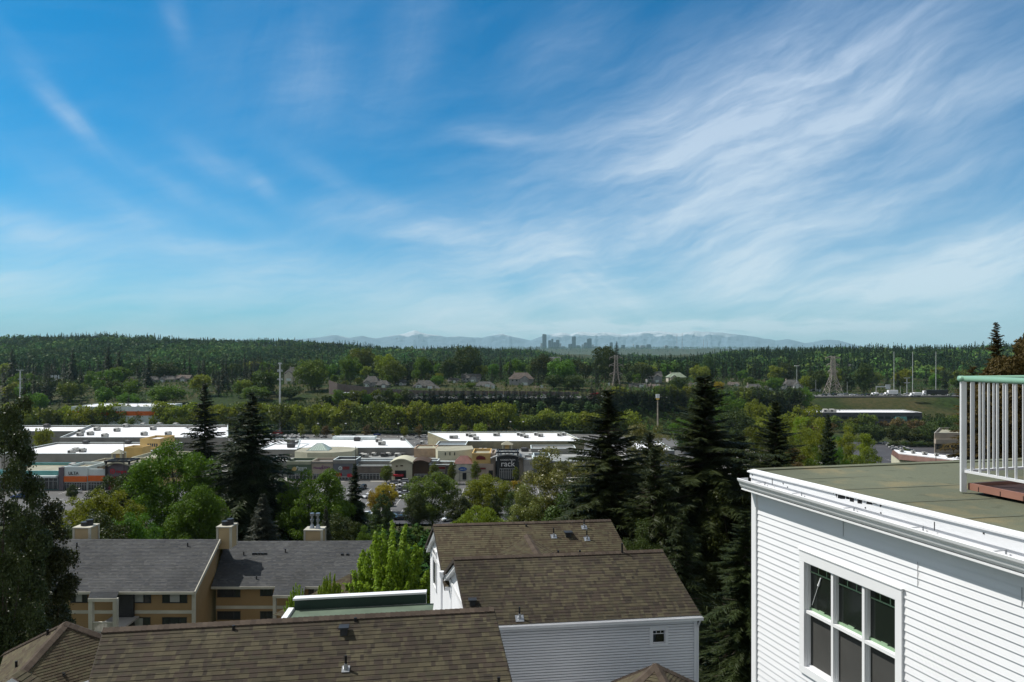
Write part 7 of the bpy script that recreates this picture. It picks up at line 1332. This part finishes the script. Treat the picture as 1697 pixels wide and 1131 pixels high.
NM = {'fir': 'dark conifer', 'dark': 'dark green rounded tree', 'olive': 'olive brown tree', 'maple': 'fresh green rounded tree', 'yellow': 'yellow green tree', 'poplar': 'narrow pale green tree', 'gold': 'golden yellow round tree'}
def zone(px, Y):
    for a, z_ in ((60, 'near the left edge'), (150, 'by the mast with white panel antennas'), (330, 'around the long grey roofs at the left'), (420, 'behind the two dark firs'), (500, 'by the slim white mast'), (600, 'left of the row of houses'), (700, 'behind the left houses of the row'), (840, 'behind the middle houses of the row'), (960, 'around the large gabled house'), (1070, 'around the left pylon'), (1200, 'around the pale green roofed house'), (1340, 'between the two pylons'), (1480, 'around the right pylon'), (9999, 'beyond the highway at the right')):
        if px < a: break
    return z_+(', in front' if Y < 530 else (', far back' if Y > 680 else ''))
occ = [(h[0], h[1], h[3], h[4]) for h in HS]
for k, m_, px, yt, w_, Y in BIG: tree(k, 'mid', m_, px, yt, w_, Y, 'large '+NM[m_]+' '+zone(px, Y).replace(', far back', ', farther'), 'large trees of the wood beyond the mall')
rng = random.Random(77); cnt = {0: 0, 1: 0}
for i in range(2600):
    px = rng.uniform(-10, 1640); Y = rng.choice([545, 560, 590, 620, 650, 690, 730, 770, 810])+rng.uniform(-12, 12)
    if 1340 < px and Y < 600: continue
    x = PX(px, Y); cl = math.sin(px/37.)+math.sin(px/91+Y/60); con = rng.random() < (.62 if cl > 0 else .3) + (.15 if Y > 700 else 0); H = rng.uniform(16, 29) if con else rng.uniform(12, 21)
    if cnt[int(con)] >= (270 if con else 125): continue
    if 540 < px < 1350 and Y < 640: H *= .62
    zt = G(x, Y)+H; yt = HY-(zt-CZ)/Y*F
    if yt < (582 if con else 590): continue
    w_ = H*(.34 if con else .85)*F/Y; bad = False
    for a, b, yb, hY in occ:
        if Y < hY+8 and px+w_/2 > a and px-w_/2 < b and (yt < yb-3) and Y > 440: bad = True
    if bad: continue
    m_ = 'fir' if con else rng.choice(['dark', 'maple', 'olive', 'yellow', 'maple', 'dark']); tree('fir' if con else rng.choice(['round', 'egg']), 'far', m_, px, yt, w_, Y, NM[m_]+' in the wood '+zone(px, Y).replace(', far back', ', farther').replace('around the long grey roofs at the left', 'by the long grey roofs').replace('around the pale green roofed house', 'by the pale green roof'), 'trees of the wood beyond the mall'); cnt[int(con)] += 1
# right: slope below the highway and round the dark office
for i in range(46):
    px = rng.uniform(1180, 1660); Y = rng.choice([495, 505, 455, 440, 420, 400]); k = rng.random()
    if px > 1455 and Y < 445: Y = 430
    x = PX(px, Y); H = rng.uniform(4, 8) if Y > 480 else rng.uniform(7, 13); con = k < .45; yt = PZ  # noqa
    yt = HY-(G(x, Y)+H-CZ)/Y*F; w_ = H*(.5 if con else 1.)*F/Y; m_ = 'fir' if con else rng.choice(['dark', 'olive', 'dark', 'brown']); tree('fir' if con else 'round', 'far', m_, px, yt, w_, Y, ('dark conifer' if con else 'low rounded tree')+(' on the slope between the highway and the dark office' if Y > 480 else ' in front of the dark office, beyond the right car park'), 'trees around the dark office')
for px, yt, w_, Y in ((1485, 703, 46, 395), (1512, 708, 44, 392), (1540, 700, 50, 390), (1570, 690, 50, 400), (1600, 700, 60, 380), (1640, 690, 70, 370), (1455, 705, 36, 400), (1680, 700, 60, 340)): tree('round', 'mid', 'dark', px, yt, w_, Y, 'dark spreading tree behind the hedge of the right car park', 'dark trees behind the right car park')
for i in range(9): tree('bush', 'far', 'dark', 1478+i*10, 731.5, 16, 384, 'low shrub in the hedge of the right car park', 'hedge shrubs of the right car park', cat='shrub')
for px, yt, m_, w_, lb in ((1583, 752, 'brown', 14, 'dark purple shrub by the tan office'), (1598, 752, 'gold', 16, 'yellow green shrub beside the railing post'), (1500, 741, 'olive', 16, 'small tree among the diagonal cars')): tree('bush', 'far', m_, px, yt, w_, 330, lb, cat='shrub')
for px, yt, w_ in ((1450, 765, 40), (1480, 768, 30), (1520, 770, 30)): tree('bush', 'mid', 'olive', px, yt, w_, 250, 'low bush in front of the brown mansard edge', 'low bushes by the mansard edge', cat='shrub')
